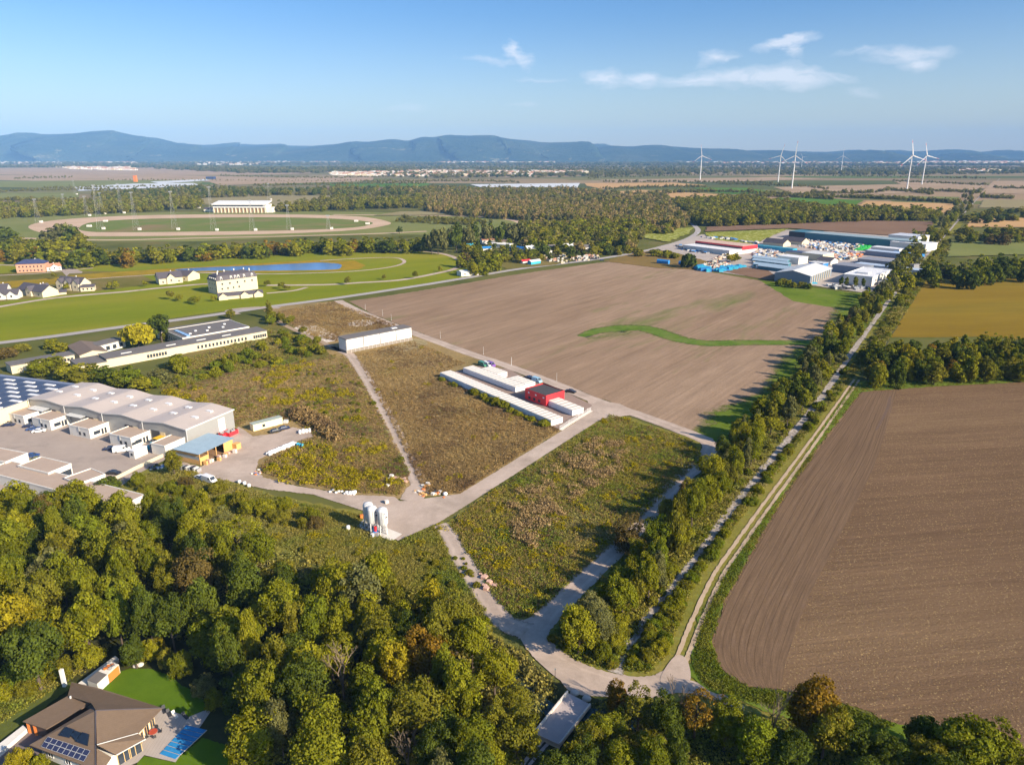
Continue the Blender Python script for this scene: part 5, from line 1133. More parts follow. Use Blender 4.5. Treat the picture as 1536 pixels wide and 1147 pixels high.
for i, (x, y) in enumerate(((225, 745), (175, 745), (300, 962), (350, 955))):
    t = thing('pallet_stack', ['blue and white pallet load left of the silos', 'pink and white pallet load left of the silos', 'grey crate in front of the silos', 'second grey crate in front of the silos'][i], 'pallet', G(ZS(x, y)), .5 * i); MB().box(-.6, -.5, 0, .6, .5, .15).build('pallet', WOOD, t); MB().box(-.5, -.45, .15, .5, .45, 1.1).build('goods', [WHITE, ORANGE, LIGHTMETAL, STEEL][i], t)
# low poles along the road, posts
for i, p in enumerate([Z6(643, 95), Z6(742, 128), Z6(792, 155), Z6(1073, 258), Z6(1320, 350), Z6(1480, 410), Z7b(29, 412) if 'Z7b' in globals() else (767, 548), (835, 572)]):
    t = thing('road_post', 'thin pale pole on the field side of the service road', 'pole', G(p), 0, 'poles along the service road'); MB().tube((0, 0, 0), (0, 0, 4.2), .07, .05, 6).box(-.15, -.15, 0, .15, .15, .3).build('pole', LIGHTMETAL, t)
# ------------------------------------------------------------------ foreground house
def hit(p, p0, n, off=0.0):
    a = (p[0] - CX) / F; b = (CY - p[1]) / F; d = Vector((a, math.cos(TILT) + b * math.sin(TILT), -math.sin(TILT) + b * math.cos(TILT)))
    o_ = Vector((0, 0, EYE)); return o_ + d * ((p0 - o_).dot(n) / d.dot(n)) + n * off
HP = lambda x, y, z: G(ZH(x, y), z)
hb = HP(735, 800, 0); hb.z = 0
hs = thing('house', 'brown-roofed angular villa with solar panels at the bottom left', 'house', hb)
TILE = paint('brown_roof_tiles', (.155, .108, .072), .8, var=.18, scale=1.5, lines=(1, .35))
def facet(name, pts, mat, th=.18, parent=None, skip_base=False):
    P = [p - hb for p in pts]; n = (P[1] - P[0]).cross(P[2] - P[0]).normalized()
    if n.z < 0: P.reverse()
    m = MB(); m.face(P); lo = [p - Vector((0, 0, th)) for p in P]; m.face(list(reversed(lo)))
    for i in range(len(P)): j = (i + 1) % len(P); m.face([lo[i], lo[j], P[j], P[i]])
    return m.build(name, mat, parent or hs)
e_ = HP(735, 605, 6.4); eb = HP(735, 1060, 3.0); wl = HP(225, 868, 3.0); f_ = HP(692, 590, 5.9); dR = HP(1245, 585, 3.1)
facet('roof_slope', [wl, eb, e_, f_], TILE)
facet('roof_slope', [HP(743, 862, 4.75), HP(1060, 778, 3.3), dR, e_ + Vector((.06, 0, 0))], TILE)
facet('roof_slope', [e_ + Vector((0, .05, .02)), dR + Vector((0, .05, .02)), HP(770, 435, 3.1), HP(548, 385, 3.1), HP(520, 490, 4.3), HP(700, 545, 5.3)], TILE)
facet('roof_slope', [HP(175, 687, 2.9), HP(355, 747, 2.9), HP(699, 548, 4.2), HP(519, 492, 4.2)], TILE)
facet('roof_slope', [HP(745, 866, 4.85), HP(893, 945, 3.1), HP(1118, 821, 3.1), HP(1062, 781, 3.45)], TILE)
facet('roof_slope', [e_ + Vector((.1, -.1, -.05)), HP(742, 862, 4.7), HP(742, 900, 4.4), HP(742, 1060, 3.1), eb + Vector((.12, 0, 0))], TILE)
facet('roof_slope', [HP(744, 895, 4.3), HP(744, 1050, 3.0), HP(800, 1040, 2.9), HP(855, 962, 2.9)], TILE)
P0, P1 = e_ - hb, eb - hb; MB().tube(P0 + Vector((0, 0, .05)), P1 + Vector((.05, 0, .05)), .12, n=5).tube(P0 + Vector((0, 0, .05)), dR - hb, .1, n=5).build('ridge_cap', DARKROOF, hs)
MB().tube(HP(745, 866, 4.9) - hb, HP(1060, 778, 3.45) - hb, .07, n=5).tube(HP(893, 947, 3.05) - hb, HP(1120, 823, 3.05) - hb, .09, n=5).build('gutter', LIGHTMETAL, hs)
wall = [HP(x, y, 3.0) - hb for x, y in ((285, 872), (720, 1058), (850, 965), (905, 938), (1085, 828), (1065, 795), (1195, 600), (760, 450), (560, 400), (535, 480), (700, 552), (660, 610))]
ctr = sum(wall, Vector()) / len(wall); wall = [w_.lerp(Vector((ctr.x, ctr.y, w_.z)), .05) for w_ in wall]
MB().prism([(p.x, p.y) for p in wall], 0, 2.75).build('wall', WHITE_R, hs)
def wall_win(p, q, n, z, w, h, kind='g', fr=None):
    p = Vector((p.x, p.y, 0)); q = Vector((q.x, q.y, 0)); d = (q - p); L = d.length; rot = math.atan2(d.y, d.x); d.normalize(); out = Vector((d.y, -d.x, 0))
    for i in range(n):
        c_ = p + d * L * (i + .5) / n + out * .02; m = MB(); t = .1
        m.box(-w / 2, -.07, z, w / 2, 0, z + t).box(-w / 2, -.07, z + h - t, w / 2, 0, z + h).box(-w / 2, -.07, z + t, -w / 2 + t, 0, z + h - t).box(w / 2 - t, -.07, z + t, w / 2, 0, z + h - t).box(-t / 2, -.06, z + t, t / 2, 0, z + h - t)
        o = m.build('window_frame', fr or WOOD, hs, c_); o.rotation_euler = (0, 0, rot)
        MB().face([(-w / 2 + t, -.02, z + t), (w / 2 - t, -.02, z + t), (w / 2 - t, -.02, z + h - t), (-w / 2 + t, -.02, z + h - t)]).build('pane', GLASS, o)
wall_win(wall[3], wall[4], 2, .1, 2.2, 2.4, fr=paint('oak_frame', (.62, .42, .18), .6)); wall_win(wall[5], wall[6], 3, .1, 1.5, 2.3, fr=paint('oak_frame', (.62, .42, .18), .6)); wall_win(wall[0], wall[1], 3, 1.0, 1.4, 1.2, fr=FRAME)
carp = [HP(x, y, 2.8) - hb for x, y in ((215, 690), (350, 735), (660, 560), (530, 505))]; MB().prism([(p.x, p.y) for p in carp], 0, 2.5).build('garage_wall', paint('brown_boards', (.12, .07, .05), .8), hs)
for q in ((200, 700), (250, 718)): MB().prism([(HP(*q, 2.6).x - hb.x + dx, HP(*q, 2.6).y - hb.y + dy) for dx, dy in ((0, 0), (.5, 0), (.5, .5), (0, .5))], 0, 2.6).build('pillar', ORANGE, hs)
n1 = (eb - wl).cross(e_ - wl).normalized(); n1 = n1 if n1.z > 0 else -n1
q00, q01, q10, q11 = [hit(ZH(*q), wl, n1, .14) - hb for q in ((318, 884), (371, 806), (647, 1000), (700, 915))]
bil = lambda a, b: q00.lerp(q10, a).lerp(q01.lerp(q11, a), b)
PVB = paint('solar_panel_glass', (.028, .033, .075), .15, spec=.6, var=.1)
for i in range(8):
    for j in range(2):
        c4 = [bil((i + a) / 8, (j + b) / 2) for a, b in ((.02, .015), (.98, .015), (.98, .985), (.02, .985))]; up = n1 * .05
        m = MB(); m.face([c + up for c in c4], 1)
        for a, b in ((0, 1), (1, 2), (2, 3), (3, 0)): m.face([c4[a] - up, c4[b] - up, c4[b] + up, c4[a] + up])
        i4 = [c.lerp(sum(c4, Vector()) / 4, .07) + up * 1.15 for c in c4]; m.f[0] = m.f[0]; m.face(i4, 0)
        m.m[0] = 1; o = m.build('solar_panel', [PVB, LIGHTMETAL], hs); 
for q in (((457, 800), (515, 733), (578, 755), (535, 818)), ((550, 800), (585, 762), (628, 778), (590, 840)), ((588, 848), (640, 775), (690, 790), (676, 880))):
    c4 = [hit(ZH(*p), wl, n1, .2) - hb for p in q]; m = MB(); up = n1 * .12; m.face([c + up for c in c4])
    for a in range(4): m.face([c4[a] - up, c4[(a + 1) % 4] - up, c4[(a + 1) % 4] + up, c4[a] + up])
    m.build('heat_collector', paint('collector_glass', (.012, .02, .035), .12, spec=.6), hs)
ch = HP(500, 425, 0) - hb; MB().box(-.3, -.3, 0, .3, .3, 4.2).build('chimney', WHITE, hs, ch)
v_ = hit(ZH(553, 552), HP(175, 687, 2.9), Vector((0, 0, 1)), 1) - hb; MB().box(-.12, -.12, 0, .12, .12, .7).build('vent', WHITE, hs, v_)
# plot: lawn, terrace, drive, pool
sheet('garden_lawn', [ZH(740, 435), ZH(900, 320), ZH(1000, 290), ZH(1150, 290), ZH(1300, 340), ZH(1400, 420), ZH(1545, 490), ZH(1590, 600), ZH(1450, 662), ZH(1240, 590), ZH(900, 640)], GARDEN, smooth=False, rag=.1)
sheet('garden_lawn', [ZH(1060, 1010), ZH(1110, 960), ZH(1330, 1010), ZH(1560, 820), ZH(1800, 900), ZH(1700, 1200), ZH(1000, 1200)], GARDEN, rag=.1)
sheet('grass_slope', [ZH(-200, 900), ZH(0, 700), ZH(280, 480), ZH(460, 400), ZH(600, 390), ZH(170, 730), ZH(-40, 890)], paint('olive_grass', (.085, .10, .015), .95, var=.3, scale=1.5), rag=.2)
sheet('terrace', [ZH(1100, 640), ZH(1245, 592), ZH(1450, 662), ZH(1600, 600), ZH(1620, 620), ZH(1350, 1010), ZH(1110, 955), ZH(1060, 1010), ZH(900, 1080), ZH(860, 960), ZH(1000, 800)], paint('terrace_slabs', (.40, .345, .30), .85, var=.1, lines=(0, .6)))
sheet('driveway', [ZH(-10, 930), ZH(200, 735), ZH(340, 700), ZH(560, 560), ZH(700, 620), ZH(330, 900), ZH(330, 1040), ZH(500, 1200), ZH(-60, 1200)], paint('drive_slabs', (.17, .135, .125), .85, var=.1))
def slab(name, label, cat, pts, z0, z1, mat, parent=None):
    P = [G(ZH(*p), z1) for p in pts]; c_ = Vector((P[0].x, P[0].y, 0)); m = MB().prism([(p.x - c_.x, p.y - c_.y) for p in P], z0, z1); 
    o = m.build(name, mat, parent, c_ if parent is None else (c_ - parent.location)); return tag(o, label, cat) if label else o
def order(pts): return pts
pool = thing('swimming_pool', 'rectangular pool under a blue slatted cover beside the terrace', 'pool', HP(1225, 935, 0))
pq = [HP(*q, .3) - pool.location for q in ((1222, 938), (1345, 980), (1590, 752), (1430, 715))]
m = MB()
MB().prism([(p.x, p.y) for p in pq], 0, .25).build('rim', PALECONC, pool)
POOLB = paint('blue_pool_cover', (.03, .22, .46), .35, var=.25, scale=.9)
for k in range(7):
    a0, a1 = k / 7 + .01, (k + 1) / 7 - .01; q = [pq[0].lerp(pq[3], a0), pq[1].lerp(pq[2], a0), pq[1].lerp(pq[2], a1), pq[0].lerp(pq[3], a1)]; cc = sum(q, Vector()) / 4
    q = [p.lerp(cc, .04) for p in q]; MB().prism([(p.x, p.y) for p in q], .25, .36).build('cover_slat', POOLB, pool)
slab('wall', 'white garden retaining wall beside the driveway', 'wall', ((-60, 900), (-40, 960), (205, 745), (180, 715)), 0, 1.1, WHITE_R)
slab('wall', 'white parapet wall running from the house towards the wood', 'wall', ((600, 395), (690, 405), (910, 205), (885, 183)), 0, 1.0, WHITE_R)
gs = thing('garden_store', 'low garden store with orange end panel and objects on its roof', 'shed', HP(745, 430, 0)); L0 = gs.location
q = [HP(*p, 2.3) - L0 for p in ((670, 372), (745, 400), (912, 250), (850, 225))]
MB().prism([(p.x, p.y) for p in q], 0, 2.3).build('wall', WHITE_R, gs); 
MB().face([q[1].lerp(q[2], .02) + Vector((.05, -.05, -2.2)), q[1].lerp(q[2], .45) + Vector((.05, -.05, -2.2)), q[1].lerp(q[2], .45) + Vector((.05, -.05, -.1)), q[1].lerp(q[2], .02) + Vector((.05, -.05, -.1))]).build('grey_panel', LIGHTMETAL, gs)
MB().face([q[1].lerp(q[2], .48) + Vector((.05, -.05, -2.2)), q[1].lerp(q[2], .98) + Vector((.05, -.05, -2.2)), q[1].lerp(q[2], .98) + Vector((.05, -.05, -.1)), q[1].lerp(q[2], .48) + Vector((.05, -.05, -.1))]).build('orange_panel', ORANGE, gs)
mid_ = [q[0].lerp(q[3], 0), q[1].lerp(q[2], 0), q[1].lerp(q[2], .45), q[0].lerp(q[3], .45)]; MB().prism([(p.x, p.y) for p in mid_], 2.3, 2.4).build('roof', GREYROOF, gs)
for i in range(14):
    c_ = q[0].lerp(q[3], random.uniform(.5, .95)).lerp(q[1].lerp(q[2], random.uniform(.5, .95)), random.uniform(.15, .85)) + L0; t = thing('plant_pot', 'pot or box stored on the garden store roof', 'pot', (c_.x, c_.y, 2.3), random.random() * 3, 'pots and boxes on the garden store roof')
    MB().lathe([(.18, 0), (.28, .35), (.24, .36), (0, .33)], n=8).build('pot', random.choice([WHITE_R, DARKF, STEEL, ORANGE]), t)
tb = thing('garden_table', 'round red garden table on the terrace', 'table', HP(1180, 790, 0)); MB().tube((0, 0, .7), (0, 0, .76), .75, n=20).build('tabletop', paint('red_table', (.42, .07, .04), .5), tb); MB().tube((0, 0, 0), (0, 0, .7), .08, n=6).build('leg', DARKF, tb)
for i in range(5):
    a = i * 1.26 + .3; c_ = thing('garden_chair', 'dark garden chair around the round red table', 'chair', tb.location + Vector((math.cos(a) * 1.15, math.sin(a) * 1.15, 0)), a + math.pi / 2, 'chairs around the red garden table')
    MB().box(-.25, -.25, .4, .25, .25, .46).build('seat', DARKF, c_); MB().box(-.25, -.3, .46, .25, -.24, .95).build('backrest', DARKF, c_)
    for x in (-.22, .18):
        for y in (-.22, .18): MB().box(x, y, 0, x + .04, y + .04, .4).build('leg', DARKF, c_)
for i, (x, y) in enumerate(((1262, 612), (1300, 640), (1345, 650), (1425, 660))):
    c_ = thing('sun_lounger', 'slim sun lounger standing on the terrace beside the lawn', 'lounger', HP(x, y, 0), .6 + .1 * i, 'loungers along the lawn edge'); MB().box(-.3, -.9, .28, .3, .5, .36).build('seat', [DARKF, WHITE_R][i == 2], c_); MB().face([(-.3, .5, .36), (.3, .5, .36), (.3, .95, .8), (-.3, .95, .8)]).build('backrest', [DARKF, WHITE_R][i == 2], c_)
    for y_ in (-.8, .4): MB().box(-.28, y_, 0, .28, y_ + .05, .28).build('leg', DARKF, c_)
for i, (x, y) in enumerate(((1045, 268), (1080, 262))):
    t = MB().lathe([(.5, 0), (.7, .3), (.5, .7), (0, .85)], n=9).build('boulder', PALECONC, None, HP(x, y, 0), True); tag(t, ['pale boulder at the back edge of the lawn, left one', 'pale boulder at the back edge of the lawn, right one'][i], 'boulder')

# ------------------------------------------------------------------ bridge
p0, p1, p2, p3 = [G(ZB(*q), 1.2) for q in ((470, 922), (650, 1005), (865, 725), (700, 640))]
bo = Vector((p0.x, p0.y, 0)); br = thing('bridge', 'flat concrete bridge with pale edge beams between the trees', 'bridge', bo); PQ = [p - bo for p in (p0, p1, p2, p3)]
BRC = paint('bridge_concrete', (.42, .36, .34), .9, var=.15, scale=.8)
MB().prism([(p.x, p.y) for p in PQ], .6, 1.2).build('deck', BRC, br)
for k, (a, b) in enumerate(((PQ[0], PQ[3]), (PQ[1], PQ[2]))):
    d = (b - a).normalized(); nn_ = perp(d) * (.25 if k else -.25)
    for s_ in range(4): A_, B_ = a.lerp(b, s_ / 4 + .005), a.lerp(b, (s_ + 1) / 4 - .005); MB().prism([(A_.x, A_.y), (A_.x + nn_.x, A_.y + nn_.y), (B_.x + nn_.x, B_.y + nn_.y), (B_.x, B_.y)][::(1 if k else -1)], 1.2, 1.5 if k else 1.75).build('edge_beam', PALECONC, br)
for a, b in ((PQ[0], PQ[1]), (PQ[3], PQ[2])): MB().prism([(a.x, a.y), (b.x, b.y), (b.x, b.y + .5), (a.x, a.y + .5)], 0, .6).build('abutment', CONC, br)
strip('creek', [ZB(300, 560), ZB(640, 800), ZB(860, 800), ZB(1050, 860), ZB(1200, 900)], 3.2, paint('dark_creek_water', (.02, .045, .045), .15, spec=.4))
fb = [ZB(*q) for q in ((522, 952), (592, 990), (455, 1147), (330, 1290), (260, 1290), (375, 1147))]
sheet('footpath', fb, BRC, rag=.05); 
sheet('footpath_joint', [ZB(*q) for q in ((545, 985), (560, 992), (440, 1130), (330, 1290), (320, 1290), (425, 1125))], paint('dark_joint', (.05, .05, .035), .9), rag=.05)
for i, (x, y) in enumerate(((752, 655), (835, 695))):
    t = MB().lathe([(.6, 0), (.85, .35), (.7, .8), (.3, 1.0), (0, 1.02)], n=9).build('boulder', CONC, None, G(ZB(x, y)), True); t.scale = (1.1, .9, .9); tag(t, ['left boulder blocking the bridge entrance', 'right boulder blocking the bridge entrance'][i], 'boulder')
t = thing('lamp_post', 'thin dark post beside the bend of the gravel road', 'post', G(ZB(615, 560))); MB().tube((0, 0, 0), (0, 0, 3), .06, n=6).build('post', DARKF, t); MB().box(-.2, -.05, 2.6, .2, .05, 3.0).build('sign_plate', STEEL, t)

# ------------------------------------------------------------------ racecourse buildings
ZG = zoomer(300, 285, 11.815); ZO = zoomer(300, 395, 12.8); ZR = zoomer(1000, 340, 10.97)
a_ = G(ZG(240, 405)); b_ = G(ZG(1180, 405)); gd = Bld('grandstand', 'long white grandstand with dark window band beside the sand track', 'grandstand', a_, b_, 34, 9, None)
CRM = paint('grandstand_cream', (.78, .70, .52), .8, var=.05)
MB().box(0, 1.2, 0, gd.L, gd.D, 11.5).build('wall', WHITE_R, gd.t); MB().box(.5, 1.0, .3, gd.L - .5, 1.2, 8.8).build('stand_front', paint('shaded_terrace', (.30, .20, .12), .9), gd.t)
for i in range(15): MB().box(i * gd.L / 14.5 + .3, -.3, 0, i * gd.L / 14.5 + 2.0, 1.0, 9.2).build('column', CRM, gd.t)
MB().box(0, -1, 9.2, gd.L, 1.2, 11.4).build('balcony', WHITE, gd.t); MB().box(0, .6, 11.4, gd.L - 6, 1.3, 14.2).build('window_band', GLASS, gd.t); MB().box(.2, 1.3, 11.5, gd.L, gd.D, 14.2).build('upper_wall', WHITE_R, gd.t)
m = MB(); m.box(-1.5, -1.4, 14.2, gd.L + 1, -1.0, 16.2); m.face([(-1.5, -1.2, 16.0), (gd.L + 1, -1.2, 16.0), (gd.L + 1, gd.D, 20), (-1.5, gd.D, 20)]).face([(-1.5, -1.2, 14.2), (gd.L + 1, -1.2, 14.2), (gd.L + 1, gd.D, 18.6), (-1.5, gd.D, 18.6)]).face([(gd.L + 1, -1.2, 14.2), (gd.L + 1, gd.D, 18.6), (gd.L + 1, gd.D, 20), (gd.L + 1, -1.2, 16)])
m.build('roof', WHITE, gd.t); MB().box(gd.L - 1, 4, 0, gd.L + 9, gd.D - 4, 9).build('stair_tower', WHITE_R, gd.t); gd.win('r', 3, 3, 2, 2, .2, .8, 1)
a_ = G(ZG(70, 385)); b_ = G(ZG(235, 385)); s2 = Bld('low_stand', 'low grey-roofed annex left of the grandstand', 'building', a_, b_, 16, 4.5, CRM); s2.gable(DARKROOF, 3, .4)
# hotel with mansard roof
a_ = G(ZO(345, 602)); c_ = G(ZO(320, 375), 9); ang = R(48); o = Bld('manor_hotel', 'large cream manor with dark mansard roof and arched dormers on the turf', 'manor', a_, a_ + dirv(ang) * 33, 14.5, 10.2, CREAM)
m = MB(); L, D, i1, i2 = o.L, o.D, 1.6, 4.8
def ring_(m, r0, z0, r1, z1):
    q0 = [(r0, r0), (L - r0, r0), (L - r0, D - r0), (r0, D - r0)]; q1 = [(r1, r1), (L - r1, r1), (L - r1, D - r1), (r1, D - r1)]
    for i in range(4): j = (i + 1) % 4; m.face([(*q0[i], z0), (*q0[j], z0), (*q1[j], z1), (*q1[i], z1)])
    return q1
ring_(m, -.4, 10.2, 1.2, 13.6); q1 = ring_(m, 1.2, 13.6, 6.4, 15.4); m.face([(x, y, 15.4) for x, y in q1]); m.build('mansard_roof', DARKROOF, o.t)
for u_x in (.12, .36, .46, .54, .68, .88):
    d_ = MB(); d_.box(-.85, 0, 10.25, .85, 2.2, 12.2); d_.tube((0, 0, 12.2), (0, 2.0, 12.2), .85, n=12); dm = d_.build('dormer', WHITE_R, o.t, (L * u_x, -.12, 0)); MB().box(-.4, -.06, 10.5, .4, -.01, 12.0).build('pane', GLASS, dm)
for v_y in (.15, .35, .55, .75):
    d_ = MB(); d_.box(0, -.85, 10.25, 2.0, .85, 12.2); dm = d_.build('dormer', WHITE_R, o.t, (-.12, D * v_y, 0)); MB().box(-.06, -.4, 10.5, -.01, .4, 12.0).build('pane', GLASS, dm)
o.win('f', 5, 6.8, 1.3, 1.4, .04, .96, 1); o.win('f', 4, 3.2, 1.3, 1.4, .05, .6, 1); o.win('l', 3, 6.8, 1.3, 1.4, .1, .9, 0); o.win('l', 3, 3.2, 1.3, 1.4, .1, .9, 0)
for x, y in ((3, 4), (6, 9), (12, 11), (20, 11), (27, 9), (29, 4)): MB().box(x, y, 14.0, x + .7, y + .7, 16.4).build('chimney', WHITE_R, o.t)
a_ = G(ZO(365, 710)); b_ = G(ZO(1215, 635)); an = Bld('manor_annex', 'low cream wing with dark roof and three small gables in front of the manor', 'building', a_, b_, 6, 2.8, CREAM); an.gable(DARKROOF, 1.9, .4, 'x', CREAM)
for x0 in (3, an.L * .58, an.L - 3.5):
    g = MB(); g.face([(x0 - 3, -1.4, 0), (x0 + 3, -1.4, 0), (x0 + 3, -1.4, 2.6), (x0, -1.4, 4.9), (x0 - 3, -1.4, 2.6)]).box(x0 - 3, -1.39, 0, x0 + 3, 0, 2.6); g.build('gable_front', CREAM, an.t); MB().face([(x0 - 3.3, -1.7, 2.45), (x0, -1.7, 5.05), (x0, 3, 5.05), (x0 - 3.3, 3, 2.45)]).face([(x0 + 3.3, -1.7, 2.45), (x0, -1.7, 5.05), (x0, 3, 5.05), (x0 + 3.3, 3, 2.45)]).build('gable_roof', DARKROOF, an.t)
def villa(pa, pb, D, h, label, rise=3, wall=CREAM, roof=DARKROOF, gables=0, cat='house', along='x', hip=0, nw=4, zc=0, chim=1, name='villa'):
    a = G(pa, zc); b = G(pb, zc); v = Bld(name, label, cat, a, b, D, h, wall); v.gable(roof, rise, .5, along, wall if not hip else None, hip)
    for i in range(gables):
        x0 = v.L * (i + .5) / gables; gh = rise * .8; w2 = min(3.2, v.L / gables * .4)
        MB().face([(x0 - w2, -1.2, 0), (x0 + w2, -1.2, 0), (x0 + w2, -1.2, h), (x0, -1.2, h + gh), (x0 - w2, -1.2, h)]).box(x0 - w2, -1.19, 0, x0 + w2, 0, h).build('gable_front', wall, v.t)
        MB().face([(x0 - w2 - .3, -1.6, h - .2), (x0, -1.6, h + gh + .1), (x0, D * .4, h + gh + .1), (x0 - w2 - .3, D * .4, h - .2)]).face([(x0 + w2 + .3, -1.6, h - .2), (x0, -1.6, h + gh + .1), (x0, D * .4, h + gh + .1), (x0 + w2 + .3, D * .4, h - .2)]).build('gable_roof', roof, v.t)
        link('window', window_mesh(1.2, 1.4, 1), v.t, (x0, -1.22, h * .45))
    if nw: v.win('f', nw, 1.1, 1.1, 1.4, .05, .95, 1)
    if chim: v.box('chimney', v.L * .6, D * .55, h, v.L * .6 + .6, D * .55 + .6, h + rise + .9, WHITE_R)
    return v
villa(ZW(245, 283), ZW(655, 268), 13, 8, 'salmon-coloured three-storey building with blue-black roof', 3, BRICKC, paint('blue_black_roof', (.05, .06, .13), .6), 0, 'building', hip=.9, nw=7).win('f', 7, 4.6, 1.1, 1.4, .05, .95, 1)
villa(ZW(680, 262), ZW(890, 240), 8, 4, 'white and terracotta annex right of the salmon building', 2.2, WHITE_R, paint('terracotta', (.42, .20, .12), .8), 1, 'building')
villa(ZW(930, 190), ZW(1065, 178), 5, 3, 'small pale stable building by the upper track', 1.2, CREAM, PALECONC, 0, 'building', nw=0, chim=0)
villa(ZW(265, 590), ZW(620, 640), 12, 4.2, 'cream villa with purple-grey roof and one wide gable, second from the left', 4, CREAM, DARKROOF, 1)
villa(ZW(600, 600), ZW(745, 580), 9, 4.6, 'cream wing adjoining the second villa', 3, CREAM, DARKROOF, 0, nw=2)
villa(ZW(830, 520), ZW(1170, 545), 10, 5.6, 'cream villa with three pointed gables facing the lawn', 4.2, CREAM, DARKROOF, 3)
villa(ZW(1165, 552), ZW(1365, 540), 8, 3.4, 'low cream side building right of the three-gabled villa', 1.4, CREAM, DARKROOF, 0, nw=3, chim=0)
villa(ZW(840, 600), ZW(960, 590), 6, 2.0, 'small garage with dark roof in front of the three-gabled villa', 1.3, CREAM, DARKROOF, 0, nw=0, chim=0)
villa(ZW(-80, 600), ZW(110, 590), 10, 4.4, 'white villa cut by the left photo edge, back one', 3, WHITE_R, DARKROOF, 0, nw=2); villa(ZW(-60, 668), ZW(262, 655), 9, 3.4, 'white villa cut by the left photo edge, front one', 3.2, WHITE_R, DARKROOF, 2, nw=0)
villa(Z1(915, 945), Z1(1050, 932), 13, 5, 'cream villa with dark hipped roof left of the manor', 4, CREAM, DARKROOF, 1); villa(Z1(1000, 920), Z1(1080, 925), 14, 4.6, 'rear wing of the villa left of the manor', 3.4, CREAM, DARKROOF, 0, nw=2)
villa(ZV(15, 548), ZV(215, 530), 9, 4, 'low white building between the turf track and the country road', .8, WHITE_R, WHITE, 0, 'building', nw=3, chim=0)
# settlement by the road
TERRA = paint('terracotta', (.42, .20, .12), .8)
for q in [((245, 195), (435, 190), 14, 5, 'house with long terracotta roof behind the garden trees', 3, WHITE_R, TERRA), ((310, 225), (540, 240), 12, 4, 'white-roofed shed below the terracotta roof', 1, WHITE_R, WHITE), ((455, 200), (545, 200), 9, 4, 'small brown-roofed house right of the terracotta roof', 2.5, WHITE_R, BROWNROOF),
          ((750, 300), (860, 290), 10, 4.5, 'white gabled house in the middle of the settlement', 3.5, WHITE_R, LIGHTMETAL), ((900, 300), (975, 305), 8, 3, 'pale low shed in the allotments', 1, WHITE_R, LIGHTMETAL), ((880, 265), (1150, 250), 8, 3.5, 'long dark-roofed shed behind the allotments', 2, CREAM, GREYROOF),
          ((1155, 275), (1275, 265), 10, 4.5, 'cream gabled house at the right of the settlement', 3.5, CREAM, LIGHTMETAL), ((1375, 265), (1470, 262), 10, 4, 'grey-roofed house among trees near the road', 2, WHITE_R, GREYROOF), ((1470, 268), (1560, 265), 10, 4, 'dark-roofed house at the right end of the settlement', 2, CREAM, DARKROOF),
          ((60, 240), (150, 235), 10, 3.5, 'shed with turquoise roof at the left of the settlement', 1.5, WHITE_R, TURQ), ((255, 275), (350, 270), 8, 3.5, 'blue-roofed shed behind the yellow tree', 1.5, WHITE_R, BLUETARP), ((690, 410), (780, 400), 5, 2.6, 'small red-roofed kiosk by the road', 1, WHITE_R, RED), ((780, 420), (885, 405), 5, 3, 'turquoise kiosk by the road', 1.2, TURQ, LIGHTMETAL)]:
    villa(ZV(*q[0]), ZV(*q[1]), q[2], q[3], q[4], q[5], q[6], q[7], 0, nw=2 if q[2] > 8 else 0, chim=q[2] > 9, name='house' if q[2] > 8 else 'shed', cat='house' if q[2] > 8 else 'shed')
def tarp_row(name, label, cat, pts, w, h, mat, grp=None):
    P = [G(p) for p in pts]; t = thing(name, label, cat, P[0], 0, grp); m = MB()
    for a, b in zip(P, P[1:]): m.tube(a - P[0] + Vector((0, 0, h / 2)), b - P[0] + Vector((0, 0, h / 2)), w / 2, n=7)
    m.build('cover', mat, t); return t
tarp_row('covered_stack', 'blue tarpaulin-covered stack in the settlement', 'stack', [ZV(570, 265), ZV(740, 290)], 8, 5, BLUETARP)
tarp_row('covered_stack', 'blue covered stack standing on the scrub beside the field', 'stack', [Z3(865, 822), Z3(930, 828)], 5, 4, BLUETARP); tarp_row('covered_stack', 'small blue covered stack left of the dark field tree', 'stack', [Z3(990, 830), Z3(1020, 834)], 4, 4, BLUETARP)
sheet('allotment_ground', [(735, 375), (860, 372), (895, 384), (830, 398), (760, 404), (715, 385)], ROUGH, rag=1)

# ------------------------------------------------------------------ commercial area
sheet('market_ground', [(985, 372), (1022, 362), (1052, 352), (1180, 345), (1345, 352), (1372, 352), (1372, 372), (1336, 430), (1300, 440), (1200, 426), (1140, 417), (1060, 406), (1075, 395), (1010, 386)], ground('market_paving', [(.34, .30, .27), (.44, .38, .33)], .03, (.4, .08)), rag=.5)
sheet('scrub_ground', [(905, 392), (960, 378), (1000, 376), (1060, 392), (1075, 398), (1050, 405), (985, 402)], ground('ochre_scrub', [(.16, .12, .04), (.22, .14, .05)], .03, (.5, .15)), rag=1)
sheet('bare_earth', [(1080, 407), (1110, 401), (1150, 404), (1160, 412), (1200, 420), (1150, 420)], BROWNF, rag=.6)
MA = R(-51)
def mk(p, L, D, h, wall, roof, label, kind='flat', rise=2, ang=MA, name='market_hall', cat='hall', par=None):
    a = G(ZM(*p)); o = Bld(name, label, cat, a, a + dirv(ang) * L, D, h, wall)
    if kind == 'flat': o.flat(roof, .3, .3, par)
    else: o.gable(roof, rise, .5, kind, wall)
    return o
BLGREY = paint('blue_grey_cladding', (.20, .24, .30), .5, metal=.2); TEAL = paint('teal_cladding', (.05, .16, .20), .5); DKROOF2 = paint('mid_grey_sheet', (.24, .24, .26), .5, var=.1)
